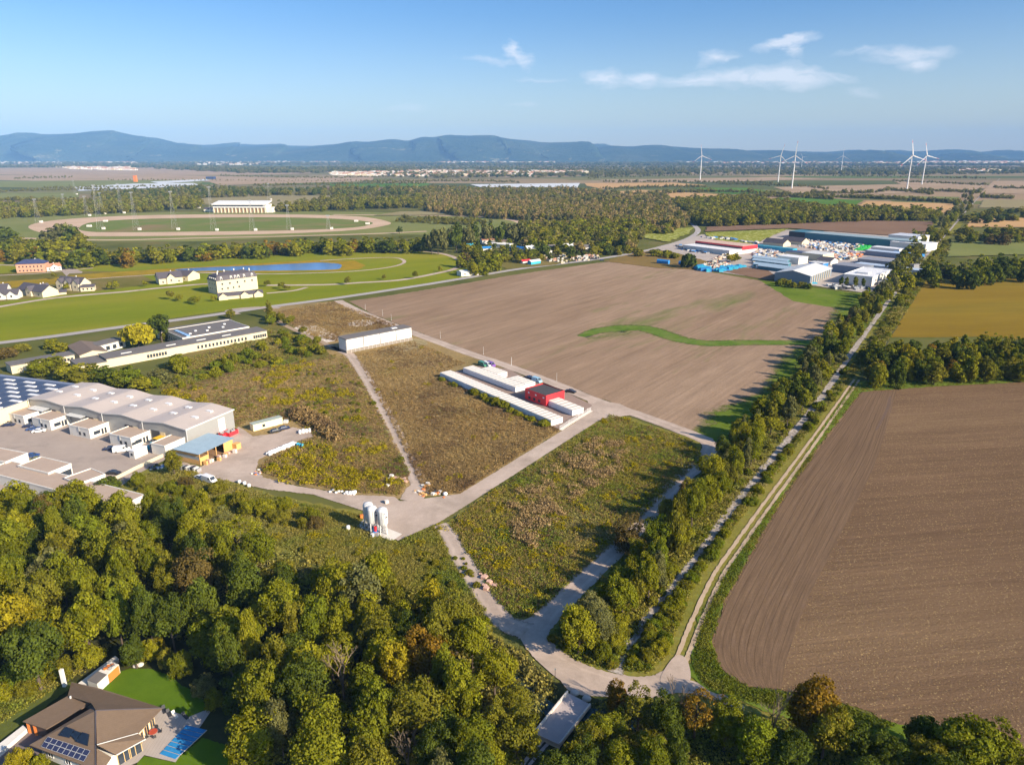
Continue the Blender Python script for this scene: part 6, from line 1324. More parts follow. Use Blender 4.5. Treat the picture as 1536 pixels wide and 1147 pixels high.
o = mk((178, 520), 29, 56, 7, BLGREY, LIGHTMETAL, 'grey gabled steel hall closest to the field', 'y', 3.2, R(-40)); 
for i in range(9): o.box('wall_pilaster', o.L, 3 + i * 5.8, 0, o.L + .5, 4 + i * 5.8, 6.6, CREAM)
o = mk((762, 542), 22, 52, 7.5, WHITE_R, WHITE, 'white flat-roofed modern building with a tall dark window', 'flat', ang=R(-42), par=WHITE); o.box('tall_window', 9.5, -.1, .2, 11.2, 0, 6.2, GLASS); o.box('roof_plant', 6, 12, 7.9, 15, 20, 9, WHITE)
mk((665, 440), 27, 22, 6.5, BLGREY, DKROOF2, 'blue-grey walled hall left of the white building'); mk((885, 375), 52, 22, 5, DKROOF2, DKROOF2, 'wide dark grey roofed hall right of the yard'); mk((862, 412), 60, 12, 4.5, LIGHTMETAL, paint('pale_blue_sheet', (.42, .50, .60), .5), 'pale blue roofed long shed in front of the dark grey hall')
mk((205, 362), 22, 17, 6.5, WHITE_R, WHITE, 'white box hall in the middle left of the market'); mk((410, 338), 22, 22, 7, CREAM, LIGHTMETAL, 'beige hall with pale roof behind the white box hall'); mk((270, 318), 24, 16, 6, CREAM, paint('navy_sheet', (.06, .07, .12), .5), 'hall with dark navy roof beside the beige hall')
mk((540, 372), 14, 14, 4, WHITE_R, DARKROOF, 'small dark-roofed house behind the grey gabled hall', 'x', 2.5, name='market_house', cat='house'); mk((470, 395), 14, 10, 4, BLUETARP, LIGHTMETAL, 'small blue shed behind the grey gabled hall', name='shed', cat='shed')
mk((80, 215), 26, 16, 4, CREAM, DARKROOF, 'brown-black gabled house at the left of the market, front one', 'x', 4, name='market_house', cat='house'); mk((240, 200), 26, 16, 4, CREAM, DARKROOF, 'brown-black gabled house at the left of the market, back one', 'x', 4, name='market_house', cat='house')
mk((10, 250), 46, 9, 4.5, TURQ, paint('teal_roof', (.06, .26, .33), .5), 'long teal-roofed shed at the left of the market'); mk((435, 170), 128, 24, 9, TEAL, paint('grey_green_sheet', (.26, .33, .34), .5, var=.06), 'very long teal hall closing the back of the market')
mk((300, 150), 30, 30, 8, DARKF, TEAL, 'dark hall left of the very long teal hall'); mk((1145, 190), 34, 32, 9, WHITE_R, paint('light_grey_sheet', (.5, .52, .56), .5), 'light grey hall at the right end of the long teal hall'); mk((1160, 245), 38, 30, 8, WHITE_R, WHITE, 'broad white-roofed hall at the right of the market')
mk((1000, 268), 30, 14, 5, WHITE_R, WHITE, 'white low hall in front of the green stock area'); mk((950, 300), 40, 12, 5, BLGREY, paint('pale_blue_sheet', (.42, .50, .60), .5), 'pale blue low hall below the white low hall'); mk((1150, 310), 30, 14, 4, BLUETARP, BLUETARP, 'blue covered shed by the tree belt', name='shed', cat='shed')
for i, (x, y) in enumerate(((-10, 345), (-10, 370), (0, 405), (40, 420))): mk((x, y), 38, 5, 3.5, TEAL, paint('pale_foil', (.46, .58, .64), .4), ['topmost', 'second', 'third', 'lowest'][i] + ' of the four pale sales tunnels left of the grey gabled hall', 'x', 1.5, name='sales_tunnel', cat='tunnel')
mk((1062, 560), 12, 40, 3, WHITE_R, LIGHTMETAL, 'row of pale canopies right of the white modern building', 'y', 1.2, R(-42), name='canopy_row', cat='canopy')
a_ = G(ZR(265, 378)); o = Bld('supermarket', 'market building with bright red facade band and white front roof', 'building', a_, a_ + dirv(R(-54)) * 63, 46, 5, WHITE_R); MB().box(-.3, -.3, 5, o.L + .3, 21, 5.4).build('front_roof', WHITE, o.t)
MB().box(-.6, 21, 4.4, o.L + .6, o.D + .6, 8.2).build('red_band', RED, o.t); MB().box(0, 21.6, 8.2, o.L, o.D, 8.35).build('roof', paint('salmon_roof', (.52, .36, .28), .8), o.t); MB().box(1, 20.8, 5.4, o.L - 1, 21, 6.8).build('window_band', GLASS, o.t)
def clutter(name, label, polys, n, mats, size, seed, h=1.6):
    for mi, mt in enumerate(mats):
        mb = MB()
        for poly in polys:
            for p in in_poly(poly, max(3, n // len(mats) // len(polys)), seed=seed + mi):
                s_ = size * random.uniform(.5, 1.4); w_ = s_ * random.uniform(.6, 1.5); mb.box(p[0] - s_, p[1] - w_, 0, p[0] + s_, p[1] + w_, h * random.uniform(.5, 1.5), skip='d')
        o = mb.build(name, mt, None); tag(o, label, 'goods', None, 'stuff')
Z = ZM
clutter('yard_goods', 'crowded pallets, pots and garden goods in the market yards', [[Z(380, 230), Z(420, 170), Z(800, 185), Z(1050, 200), Z(900, 240), Z(860, 260), Z(620, 270), Z(560, 260)], [Z(560, 320), Z(640, 270), Z(860, 270), Z(940, 290), Z(860, 340), Z(680, 350)], [Z(0, 250), Z(150, 265), Z(270, 290), Z(190, 310), Z(0, 310)], [Z(0, 320), Z(200, 325), Z(300, 370), Z(200, 420), Z(0, 410)]], 1500, [WHITE_R, WHITE, CREAM, BRICKC, STEEL, BLUETARP, DARKF, PALECONC], 1.1, 5)
clutter('stock_crates', 'bright green stock laid out in the market yard', [[Z(865, 262), Z(915, 205), Z(1020, 205), Z(990, 235), Z(960, 258)]], 260, [paint('bright_green_stock', (.04, .45, .07), .5)], 1.3, 9, 1.2); clutter('orange_stock', 'orange pallets and machines in the market yard', [[Z(800, 300), Z(830, 280), Z(920, 295), Z(920, 318), Z(830, 315)], [Z(660, 320), Z(690, 300), Z(700, 330)]], 60, [ORANGE], 1.3, 4)
clutter('display_goods', 'turquoise pools and white goods along the market edge', [[ZR(440, 690), ZR(560, 660), ZR(720, 700), ZR(720, 745), ZR(600, 735)], [ZR(780, 735), ZR(900, 690), ZR(1260, 655), ZR(1290, 665), ZR(1000, 730), ZR(880, 745)]], 330, [TURQ, BLUETARP, TURQ], 1.4, 12, 2.0)
clutter('display_goods', 'white and pink goods stacked along the market edge', [[ZR(530, 660), ZR(760, 600), ZR(900, 600), ZR(1080, 650), ZR(760, 690)], [ZR(700, 590), ZR(950, 470), ZR(1150, 400), ZR(1200, 410), ZR(960, 510), ZR(760, 600)]], 420, [WHITE_R, CREAM, BRICKC, DARKF], .9, 13)
clutter('parked_vehicles', 'tightly parked vehicles around the red-banded market building', [[ZR(640, 190), ZR(900, 180), ZR(1150, 215), ZR(1130, 240), ZR(900, 215)], [ZR(140, 320), ZR(200, 310), ZR(600, 420), ZR(900, 440), ZR(700, 450), ZR(300, 410)], [ZR(1230, 250), ZR(1500, 265), ZR(1500, 290), ZR(1230, 275)]], 130, [DARKF, WHITE_R, BLUETARP, STEEL], 1.7, 15)
clutter('parked_vehicles', 'cars parked in front of the white modern hall', [[Z(620, 560), Z(880, 575), Z(1000, 590), Z(1000, 608), Z(700, 590)]], 60, [DARKF, STEEL, WHITE_R], 1.6, 16); clutter('allotment_goods', 'scattered sheds, cars and garden things in the settlement', [[ZV(880, 320), ZV(1000, 290), ZV(1200, 330), ZV(1380, 350), ZV(1180, 410), ZV(980, 400)], [ZV(560, 220), ZV(700, 220), ZV(880, 260), ZV(760, 270)], [ZV(1250, 340), ZV(1530, 300), ZV(1530, 350), ZV(1330, 390)]], 260, [WHITE_R, CREAM, BRICKC, DARKF], 1.0, 17)
for nm, q, c_ in (('turquoise pool shell at the front of the grey gabled hall', (515, 545), TURQ), ('white post at the field corner of the market', (437, 578), WHITE)):
    t = MB().box(-2.5, -1.5, 0, 2.5, 1.5, 1.2).build('pool_shell' if c_ == TURQ else 'white_block', c_, None, G(ZM(*q))); tag(t, nm, 'pool' if c_ == TURQ else 'block')
    if c_ == WHITE: t.scale = (.3, .5, 2)

# ------------------------------------------------------------------ wind turbines
def turbine(p, k, ang, label, yaw=0.0):
    t = thing('wind_turbine', label, 'wind turbine', G(p), math.atan2(G(p).y, G(p).x) - math.pi / 2 + yaw, 'wind turbines on the plain'); t.scale = (k, k, k)
    MB().lathe([(2.1, 0), (1.9, 30), (1.5, 70), (1.15, 100)], n=16).build('tower', WHITE, t, None, True); MB().box(-1.8, -3.5, 99, 1.8, 6.5, 102.6).build('nacelle', WHITE, t)
    rt = MB().tube((0, 0, 0), (0, -3, 0), 1.6, .8, 12).build('rotor', WHITE, t, (0, -3.6, 101)); rt.rotation_euler = (0, R(-ang), 0)
    for i in range(3):
        m = MB(); prof = [(0, .8, .7), (6, 1.5, .5), (20, 1.0, .3), (38, .6, .2)]
        for (z0, w0, d0), (z1, w1, d1) in zip(prof, prof[1:]):
            a = [(-w0, -d0, z0), (w0, -d0, z0), (w0, d0, z0), (-w0, d0, z0)]; b = [(-w1, -d1, z1), (w1, -d1, z1), (w1, d1, z1), (-w1, d1, z1)]
            for q in range(4): r_ = (q + 1) % 4; m.face([a[q], a[r_], b[r_], b[q]])
        bl = m.build('blade', WHITE, rt, (0, -1.5, 0)); bl.rotation_euler = (0, R(i * 120), 0)
        MB().box(-.58, -.18, 38, .58, .18, 43, 0).box(-.4, -.13, 43, .4, .13, 47, 1).build('blade_tip', [RED, WHITE], bl)
    return t
turbine((1050, 270), 1.0, 98 - 90, 'wind turbine left of all the others, standing alone'); turbine((1167, 273), 1.0, -14, 'left turbine of the middle pair, farther away'); turbine((1187.5, 283), 1.0, -3, 'right turbine of the middle pair, nearer and larger')
turbine((1360, 285), 1.0, 12, 'left turbine of the right pair, nearer and larger', .5); turbine((1382.5, 277), 1.0, 16, 'right turbine of the right pair, slightly smaller', .5); turbine((1261.5, 258), 1.0, 0, 'faint far wind turbine between the two pairs'); turbine((1202, 252), .9, 30, 'faintest wind turbine seen near the horizon')
# ------------------------------------------------------------------ floodlight masts
def mast(p, h, label):
    t = thing('floodlight_mast', label, 'mast', G(p), 0, 'lattice floodlight masts round the sand track'); m = MB(); n = 9
    for i in range(4):
        s1 = ((-1, -1), (1, -1), (1, 1), (-1, 1))[i]; s2_ = ((-1, -1), (1, -1), (1, 1), (-1, 1))[(i + 1) % 4]; f0 = lambda k: 2.6 * (1 - k / n) + .6
        for k in range(n):
            a, b = f0(k), f0(k + 1); z0, z1 = h * k / n, h * (k + 1) / n
            m.tube((s1[0] * a, s1[1] * a, z0), (s1[0] * b, s1[1] * b, z1), .07, n=3, cap=False); m.tube((s1[0] * a, s1[1] * a, z0), (s2_[0] * b, s2_[1] * b, z1), .04, n=3, cap=False)
    m.build('lattice', STEEL, t); MB().box(-2.6, -.25, h, 2.6, .25, h + 1.4).build('lamp_head', STEEL, t); MB().box(2.5, -2, 0, 6, 2, 3).build('base_hut', WHITE_R, t); return t
ms = [((58, 334), (56, 306)), ((99, 321), (97, 297)), ((131, 324), (128, 300)), ((151, 344), (144, 289)), ((154, 321), (151, 295)), ((183, 320), (178, 283)), ((205, 345), (198, 297)), ((263, 345), (258, 295)), ((321, 346), (314, 288)), ((379, 346), (375, 305)), ((434, 345), (434, 311)), ((493, 344), (493, 325)), ((113, 292), (112, 275)), ((404, 300), (403, 278))]
for i, (b_, t_) in enumerate(ms):
    P = G(b_); h = (b_[1] - t_[1]) / F * P.length / math.cos(math.atan2(EYE, P.length)); mast(b_, min(60, h * .97), 'grey lattice floodlight mast standing by the sand track')
for i, q in enumerate((Z1(605, 583), Z1(512, 612), Z2(655, 598), Z2(590, 583), Z1(1140, 505))):
    t = MB().box(-3, -2, 0, 3, 2, 2.6).build('track_hut', WHITE_R, None, G(q)); tag(t, 'small white hut beside the inner rail of the sand track', 'hut', 'white huts at the sand track')
# far landmarks
for q, w, h, c_, lb in (((243, 243), 30, 60, CREAM, 'lone beige tower block in the far town'), ((200.5, 273), 12, 24, ORANGE, 'orange silo tower in the middle of far fields'), ((309, 269), 34, 10, paint('dark_blue_hall', (.03, .05, .12), .6), 'dark blue hall at the end of the far foil tunnels')):
    o = Bld('far_building', lb, 'building', G(q), G(q) + Vector((w, 0, 0)), w * .8, h, c_); o.flat(c_, .5, 1)
# ------------------------------------------------------------------ named trees of the near wood (pixel of crown middle, height, width, colour)
HOUSE_AREA = [(-80, 1000), (0, 1000), (60, 975), (120, 955), (190, 940), (260, 950), (330, 985), (370, 1040), (385, 1300), (-80, 1300)]
BRIDGE_AREA = [(790, 1110), (800, 1080), (845, 1015), (860, 1035), (895, 1045), (880, 1090), (850, 1120), (770, 1200), (720, 1200)]
WOODG = 'trees of the wood in the foreground'
for x, y, h, w, c_, k in [(20, 752, 13, 13, 'yellowgreen', 'round'), (60, 778, 13, 8, 'brown', 'round'), (112, 748, 13, 11, 'yellowgreen', 'round'), (185, 770, 13, 10, 'yellowgreen', 'round'), (135, 800, 13, 9, 'bright', 'round'), (15, 818, 14, 10, 'green', 'round'), (95, 820, 14, 10, 'olive', 'round'),
                          (203, 836, 15, 13, 'olive', 'round'), (285, 800, 13, 9, 'yellowgreen', 'round'), (352, 806, 14, 13, 'yellowgreen', 'sparse'), (330, 790, 13, 9, 'grey', 'sparse'), (292, 872, 15, 10, 'brown', 'round'), (75, 860, 14, 11, 'grey', 'round'), (122, 878, 14, 8, 'green', 'round'), (180, 890, 14, 9, 'green', 'round'), (248, 862, 13, 7, 'olive', 'round'),
                          (365, 890, 15, 10, 'dark', 'round'), (28, 940, 15, 12, 'yellow', 'round'), (-15, 890, 14, 10, 'yellowgreen', 'round'), (128, 935, 15, 11, 'yellowgreen', 'round'), (175, 925, 13, 7, 'bright', 'round'), (345, 950, 15, 9, 'green', 'tall'), (200, 973, 8, 5, 'dark', 'tall'), (255, 930, 14, 8, 'dark', 'round'), (415, 915, 15, 12, 'green', 'round'),
                          (470, 935, 14, 8, 'bright', 'round'), (487, 872, 10, 8, 'yellowgreen', 'round'), (565, 868, 13, 10, 'yellowgreen', 'round'), (545, 895, 14, 12, 'grey', 'round'), (642, 912, 13, 9, 'yellow', 'round'), (505, 935, 13, 8, 'yellowgreen', 'round'), (563, 950, 13, 9, 'olive', 'round'), (512, 1002, 13, 10, 'twig', 'bare'), (640, 985, 14, 10, 'orange', 'round'),
                          (598, 1000, 13, 8, 'yellow', 'round'), (708, 960, 13, 9, 'yellowgreen', 'round'), (742, 1005, 12, 9, 'yellowgreen', 'round'), (768, 1055, 10, 7, 'olive', 'round'), (690, 1040, 14, 9, 'yellowgreen', 'round'), (620, 1060, 14, 11, 'olive', 'round'), (560, 1075, 14, 9, 'green', 'round'), (450, 1030, 15, 10, 'dark', 'round'), (390, 1040, 14, 9, 'green', 'round'),
                          (378, 1115, 11, 10, 'yellowgreen', 'round'), (480, 1095, 13, 10, 'green', 'round'), (612, 1130, 11, 8, 'twig', 'bare'), (740, 1085, 10, 6, 'olive', 'round'), (705, 1110, 12, 8, 'green', 'round'), (30, 1142, 4.5, 4.5, 'yellow', 'bush'), (60, 1146, 3.5, 3, 'yellowgreen', 'bush'),
                          (958, 1058, 10, 7, 'olive', 'sparse'), (925, 1045, 7, 5, 'orange', 'round'), (1000, 1075, 10, 7, 'dark', 'round'), (1045, 1065, 11, 8, 'orange', 'sparse'), (1090, 1085, 10, 7, 'green', 'round'), (1130, 1115, 10, 8, 'bright', 'round'), (1163, 1068, 12, 7, 'twig', 'bare'), (1215, 1060, 13, 10, 'orange', 'round'), (1240, 1095, 11, 8, 'olive', 'round'),
                          (1015, 1055, 11, 7, 'twig', 'bare'), (1385, 1100, 9, 6, 'dark', 'round'), (1440, 1112, 12, 11, 'green', 'round'), (1395, 1138, 9, 7, 'olive', 'round'), (1500, 1128, 11, 8, 'green', 'round'), (880, 1118, 8, 6, 'olive', 'round'), (905, 1095, 8, 6, 'green', 'round'), (860, 1140, 7, 5, 'yellowgreen', 'bush'), (1330, 1130, 9, 7, 'dark', 'round'), (1290, 1120, 9, 7, 'dark', 'round'), (1180, 1130, 9, 8, 'dark', 'round')]:
    P = G((x, y), h * .6); TAKEN.append((P.x, P.y, w * .9))
    tree((x, y), h, w, c_, None, WOODG if k != 'bush' else 'shrubs by the villa driveway', k, where='in the foreground wood' if k != 'bush' else 'by the villa driveway')
wood([(-60, 745), (150, 752), (250, 752), (330, 770), (390, 810), (425, 855), (520, 872), (620, 890), (685, 932), (730, 968), (775, 1012), (795, 1060), (760, 1147), (700, 1250), (-100, 1250)], 105, (8, 15.5), (5, 11), [('green', 4), ('dark', 3), ('olive', 2), ('yellowgreen', 2), ('grey', 1)], 'in the foreground wood', WOODG, sep=.62, avoid=(HOUSE_AREA, BRIDGE_AREA, [(-200, 1140), (350, 1120), (600, 1175), (600, 1400), (-200, 1400)]))
wood([(870, 1060), (1000, 1075), (1100, 1095), (1260, 1120), (1380, 1135), (1560, 1160), (1700, 1350), (700, 1350)], 46, (5.5, 12), (4, 9), [('dark', 3), ('green', 3), ('olive', 2)], 'in the foreground wood', WOODG, sep=.6, avoid=(BRIDGE_AREA,))
for (x, y, h, w, c_) in ((225, 975, 5, 5, 'yellowgreen'), (250, 988, 4.5, 4, 'olive'), (272, 998, 6, 5, 'green'), (305, 1030, 4, 5, 'grey'), (235, 968, 4, 4, 'yellow'), (322, 1050, 4, 4, 'green'), (130, 985, 5, 6, 'yellowgreen'), (60, 1000, 5, 6, 'yellowgreen'), (25, 1015, 5, 6, 'bright'), (90, 1002, 4, 5, 'olive'), (-5, 1040, 4, 6, 'yellowgreen'), (40, 1030, 3.5, 5, 'olive')):
    tree((x, y), h, w, c_, None, 'shrubs around the villa garden', 'bush', where='around the villa garden')
# single trees with labels of their own
tree(Z5(785, 232), 12.5, 19, 'willow', 'yellow weeping willow standing over the long flat-roofed building', None, 'willow', 'weeping_willow')
tree(Z5(915, 185), 16, 14, 'dark', 'round dark olive tree right behind the yellow willow', None)
tree(Z5(1320, 115), 6, 7, 'olive', 'single round tree at the roadside by the flat-roofed complex', None)
tree((403, 462), 11, 5, 'olive', 'slim tree where the country road meets the weedy plot', None, 'tall'); tree((88, 347), 25, 24, 'grey', 'biggest tree of the clump by the sand track', None, 'hedge'); tree((106, 349), 22, 22, 'dark', 'dark tree at the right of the clump by the sand track', None, 'hedge'); tree((72, 353), 18, 20, 'grey', 'lower grey-green tree at the left of the clump by the sand track', None, 'hedge'); tree((120, 355), 16, 18, 'olive', 'lower olive tree at the right end of the clump by the sand track', None, 'hedge'); tree((8, 352), 18, 26, 'dark', 'dark round tree at the left edge by the sand track', None)
tree((1034, 392), 13, 16, 'dark', 'dark single tree at the far edge of the bare field', None, 'bush', 'broadleaf_tree'); tree((599, 345), 9, 9, 'dark', 'small dark tree alone on the grass inside the outer track', None)
tree(Z5(990, 965), 8, 7, 'olive', 'pale olive tree in front of the timber shed', None); tree(Z5(620, 1100), 5, 8, 'dark', 'round dark green bush below the smallest flat building', None, 'bush')
tree((945, 790), 9, 9, 'brown', 'brown leafless-looking tree leaning over the shaded road', None, 'sparse'); tree((943, 812), 6, 8, 'brown', 'russet bush under the brown tree at the shaded road', None, 'bush')
tree((1139, 548), 0.01 + 8, 6, 'yellow', 'small yellow tree in the long belt', None) if False else None
for i, (x, y) in enumerate(((401, 424), (422, 427), (429, 431), (521, 420), (576, 415), (623, 411), (660, 403), (164, 428), (173, 427), (217, 425), (255, 441), (268, 446), (288, 449), (296, 450), (80, 412), (100, 430), (320, 447))):
    tree((x, y), random.uniform(4, 7), random.uniform(4, 7), random.choice(['green', 'olive', 'yellowgreen']), None, 'small single trees on the racecourse turf', where='standing alone on the racecourse turf')
# scrub between the complex and the hall
SC = [('green', 3), ('yellowgreen', 4), ('olive', 3), ('bright', 2)]
for x, y, h, w, c_ in ((100, 555, 8, 10, 'yellowgreen'), (118, 562, 9, 13, 'olive'), (160, 560, 8, 10, 'dark'), (195, 560, 9, 10, 'bright'), (215, 572, 6, 8, 'yellowgreen'), (60, 548, 7, 10, 'green'), (80, 540, 6, 8, 'green'), (268, 540, 7, 8, 'yellowgreen'), (240, 562, 7, 9, 'grey'), (140, 560, 8, 9, 'dark'), (175, 567, 8, 8, 'green'), (90, 520, 6, 7, 'yellowgreen'), (78, 516, 5, 6, 'yellowgreen'), (5, 530, 5, 9, 'brown'), (30, 522, 4, 7, 'olive'), (165, 518, 4, 5, 'green'), (250, 504, 4, 5, 'green')):
    w *= 1.45; h *= 1.1; P = G((x, y), h * .5); TAKEN.append((P.x, P.y, w)); tree((x, y), h, w, c_, None, 'trees and shrubs behind the wavy-roofed hall', 'hedge' if h > 6.5 else 'bush', cat='tree', where='behind the wavy-roofed hall')
wood([(225, 575), (250, 545), (330, 525), (400, 505), (440, 500), (480, 510), (490, 525), (430, 545), (330, 562), (260, 585)], 34, (2.5, 6), (4, 7.5), SC, 'by the flat-roofed complex', 'shrubs right of the flat-roofed complex', (('bush', 1),), .55)
wood([(398, 470), (420, 470), (470, 505), (490, 525), (450, 530), (410, 500)], 12, (4, 8), (5, 8), SC, 'by the flat-roofed complex', 'trees right of the flat-roofed complex', (('round', 1), ('bush', 1)), .6)
wood([(190, 720), (260, 712), (330, 725), (420, 748), (500, 765), (470, 790), (380, 770), (280, 760), (190, 755)], 26, (2.5, 5), (3.5, 7), [('green', 2), ('olive', 3), ('yellowgreen', 2), ('brown', 1)], 'on the slope below the yard', 'shrubs on the slope below the gravel yard', (('bush', 1),), .55)
# long belt between bare field and stone track (A) and thin belt beside the wheel ruts (B)
BELT = [('green', 4), ('olive', 4), ('yellowgreen', 4), ('grey', 2), ('dark', 2), ('brown', .5), ('bright', 1)]
BA = 'trees of the long belt left of the stone track'
wood([(862, 925), (905, 872), (955, 815), (1012, 752), (1062, 700), (1092, 662), (1150, 600), (1205, 540), (1255, 480), (1300, 440), (1340, 425), (1338, 440), (1285, 510), (1216, 590), (1142, 665), (1102, 708), (1048, 768), (990, 845), (935, 905), (895, 950), (868, 955), (850, 950)], 118, (6.5, 12.5), (5, 9), BELT, 'in the long belt', BA, (('round', 6), ('tall', 2), ('bush', 1)), .60)
wood([(850, 945), (890, 900), (960, 860), (1010, 850), (945, 925), (905, 985), (855, 975)], 22, (2, 4), (3.5, 6), [('olive', 3), ('green', 2), ('yellowgreen', 2)], "at the belt's lower end", 'shrubs at the lower end of the long belt', (('bush', 1),), .5)
wood([(945, 985), (985, 930), (1060, 830), (1125, 745), (1190, 660), (1262, 555), (1280, 545), (1240, 612), (1160, 712), (1085, 808), (1030, 885), (995, 970), (965, 995)], 40, (1.5, 3.4), (2.8, 5), [('green', 3), ('bright', 3), ('yellowgreen', 3), ('olive', 2)], 'beside the wheel ruts', 'shrubs between the stone track and the wheel ruts', (('bush', 1),), .5)
RB = [('green', 4), ('dark', 3), ('yellowgreen', 3), ('olive', 2), ('orange', .6), ('yellow', .6)]
wood([(1300, 540), (1310, 520), (1400, 515), (1480, 510), (1560, 515), (1560, 552), (1440, 556), (1310, 562)], 80, (8, 12.5), (7, 10.5), RB, 'above the tilled field', 'trees between the golden field and the tilled field', (('hedge', 5), ('tall', 1)), .44)
wood([(1385, 398), (1440, 392), (1560, 388), (1560, 414), (1400, 418)], 34, (11, 16), (10, 14), [('dark', 4), ('green', 3), ('orange', .5), ('grey', 1)], 'above the golden field', 'trees in the dark row above the golden field', (('hedge', 1),), .55)
wood([(1425, 345), (1560, 342), (1560, 357), (1430, 360)], 26, (9, 14), (11, 17), [('olive', 3), ('green', 2), ('brown', 2)], 'in the second right-hand row', 'trees in the second row right of the stone track', (('hedge', 1),), .6)
wood([(1455, 316), (1560, 313), (1560, 326), (1450, 330)], 22, (9, 14), (14, 20), [('olive', 3), ('dark', 2)], 'in the farthest right-hand row', 'trees in the far row right of the stone track', (('hedge', 1),), .6)
hedge([(1340, 432), (1355, 400), (1375, 375), (1395, 350), (1420, 325), (1445, 300), (1465, 285)], 90, (9, 15), (8, 14), [('grey', 3), ('olive', 3), ('green', 3), ('yellowgreen', 2)], 'in the far belt', 'trees in the far belt along the stone track', (('hedge', 1),), 9)
hedge([(1345, 455), (1370, 425), (1400, 385), (1425, 360)], 22, (3, 6), (5, 8), [('yellowgreen', 2), ('green', 2), ('olive', 1)], 'right of the far stone track', 'shrubs right of the far stone track', (('bush', 1),), 1.5)
hedge([(1166, 423), (1200, 428), (1215, 430)], 7, (4, 6), (5, 8), SC, 'in front of the grey gabled hall', 'shrubs in front of the grey gabled hall', (('bush', 1),), 2); hedge([(1256, 415), (1262, 420), (1300, 424)], 4, (8, 10), (5, 7), [('green', 1), ('dark', 1)], 'beside the white modern hall', 'trees beside the white modern hall', (('tall', 1),), 1.5)
# hedgerow in front of the sand track
hedge([(-10, 378), (60, 384), (140, 385), (250, 380), (350, 376), (450, 370), (540, 366), (640, 366)], 95, (10, 16), (13, 20), [('olive', 3), ('orange', 1.2), ('green', 3), ('dark', 1.5), ('yellowgreen', 2)], 'in the racecourse hedgerow', 'trees in the hedgerow between sand track and turf', (('hedge', 1),), 3)
hedge([(0, 366), (60, 368), (130, 366)], 16, (10, 14), (14, 20), [('olive', 1), ('green', 1), ('yellowgreen', 1)], 'in the racecourse hedgerow', 'trees in the hedgerow between sand track and turf', (('hedge', 1),), 3)
hedge([(645, 358), (690, 352), (740, 348), (785, 345)], 34, (20, 26), (13, 17), [('grey', 4), ('dark', 1)], 'in the tall grove behind the settlement', 'tall trees behind the settlement', (('tall', 1), ('round', 1)), 4)
hedge([(700, 372), (730, 385), (745, 395), (700, 395), (690, 380)], 18, (8, 14), (10, 15), [('green', 2), ('olive', 1), ('yellowgreen', 1), ('brown', .7)], 'around the settlement', 'trees around the settlement', (('hedge', 1),), 4)
wood([(770, 352), (860, 340), (940, 336), (960, 352), (940, 372), (880, 376), (800, 372)], 46, (9, 15), (12, 18), [('green', 3), ('olive', 3), ('dark', 2), ('yellowgreen', 1), ('farbrown', 1)], 'in the settlement copse', 'trees in the copse behind the settlement', (('hedge', 1),), .55)
hedge([(950, 378), (990, 378), (1020, 384)], 10, (4, 7), (8, 12), [('olive', 2), ('yellowgreen', 1)], 'at the far field corner', 'shrubs by the far field corner', (('bush', 1),), 4); hedge([(1092, 388), (1110, 385)], 5, (5, 8), (8, 10), [('olive', 1), ('yellow', 1)], 'at the corner of the red-banded market building', 'trees at the corner of the red-banded market building', (('round', 1),), 2)

finish_trees()
# ------------------------------------------------------------------ woods nobody could count
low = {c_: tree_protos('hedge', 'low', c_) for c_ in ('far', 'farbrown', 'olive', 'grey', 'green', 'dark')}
def woods(name, label, poly, n, h, cols, seed, w=1.25, rag=3):
    pts = in_poly(poly, n, seed=seed); r = np.random.default_rng(seed); pts[:, :2] += r.normal(size=(len(pts), 2)) * rag
    scatter(name, label, 'woods', pts, r.uniform(h[0], h[1], len(pts)) / 11.6 * w, sum((low[c_] for c_ in cols), []), flat=1 / w)
woods('mid_woods', 'wide belt of mixed woods left of the trotting track', [(-30, 312), (120, 306), (250, 300), (300, 302), (300, 314), (180, 320), (-30, 330)], 750, (9, 15), ('olive', 'green', 'far'), 1)
woods('mid_woods', 'dark belt of woods behind the grandstand', [(130, 292), (300, 282), (420, 286), (560, 282), (640, 286), (600, 295), (420, 294), (300, 298), (150, 303)], 700, (9, 14), ('far', 'dark', 'olive'), 2)
woods('mid_woods', 'copse between grandstand and brownish forest', [(380, 318), (430, 314), (500, 300), (640, 300), (640, 312), (560, 314), (480, 318)], 320, (10, 16), ('olive', 'green', 'far'), 3)
woods('forest', 'large brownish poplar plantation in the middle distance', [(640, 296), (760, 296), (860, 306), (1010, 318), (1030, 336), (1020, 344), (930, 340), (830, 334), (700, 326), (640, 318)], 2600, (9, 14), ('farbrown', 'olive', 'farbrown', 'grey'), 4, .8)
woods('forest', 'dark forest strip behind the poplar plantation', [(600, 290), (640, 282), (720, 284), (860, 286), (1000, 296), (1010, 316), (860, 306), (760, 300), (640, 300)], 1300, (8, 14), ('far', 'olive', 'farbrown', 'grey'), 5)
woods('forest', 'dense green forest between the road bend and the long belt', [(1030, 322), (1010, 305), (1080, 302), (1140, 304), (1230, 316), (1330, 322), (1400, 322), (1400, 331), (1300, 332), (1180, 337), (1060, 341), (1040, 335)], 1900, (10, 16), ('olive', 'green', 'far', 'olive'), 6)
woods('woods', 'scrub and trees below the poplar plantation', [(780, 336), (930, 342), (1020, 346), (1000, 352), (930, 352), (800, 350)], 420, (5, 10), ('olive', 'green', 'farbrown'), 7)
woods('woods', 'young trees beside the outer sand track', [(600, 326), (700, 330), (740, 334), (700, 338), (600, 334)], 260, (3, 6), ('olive', 'grey'), 8)
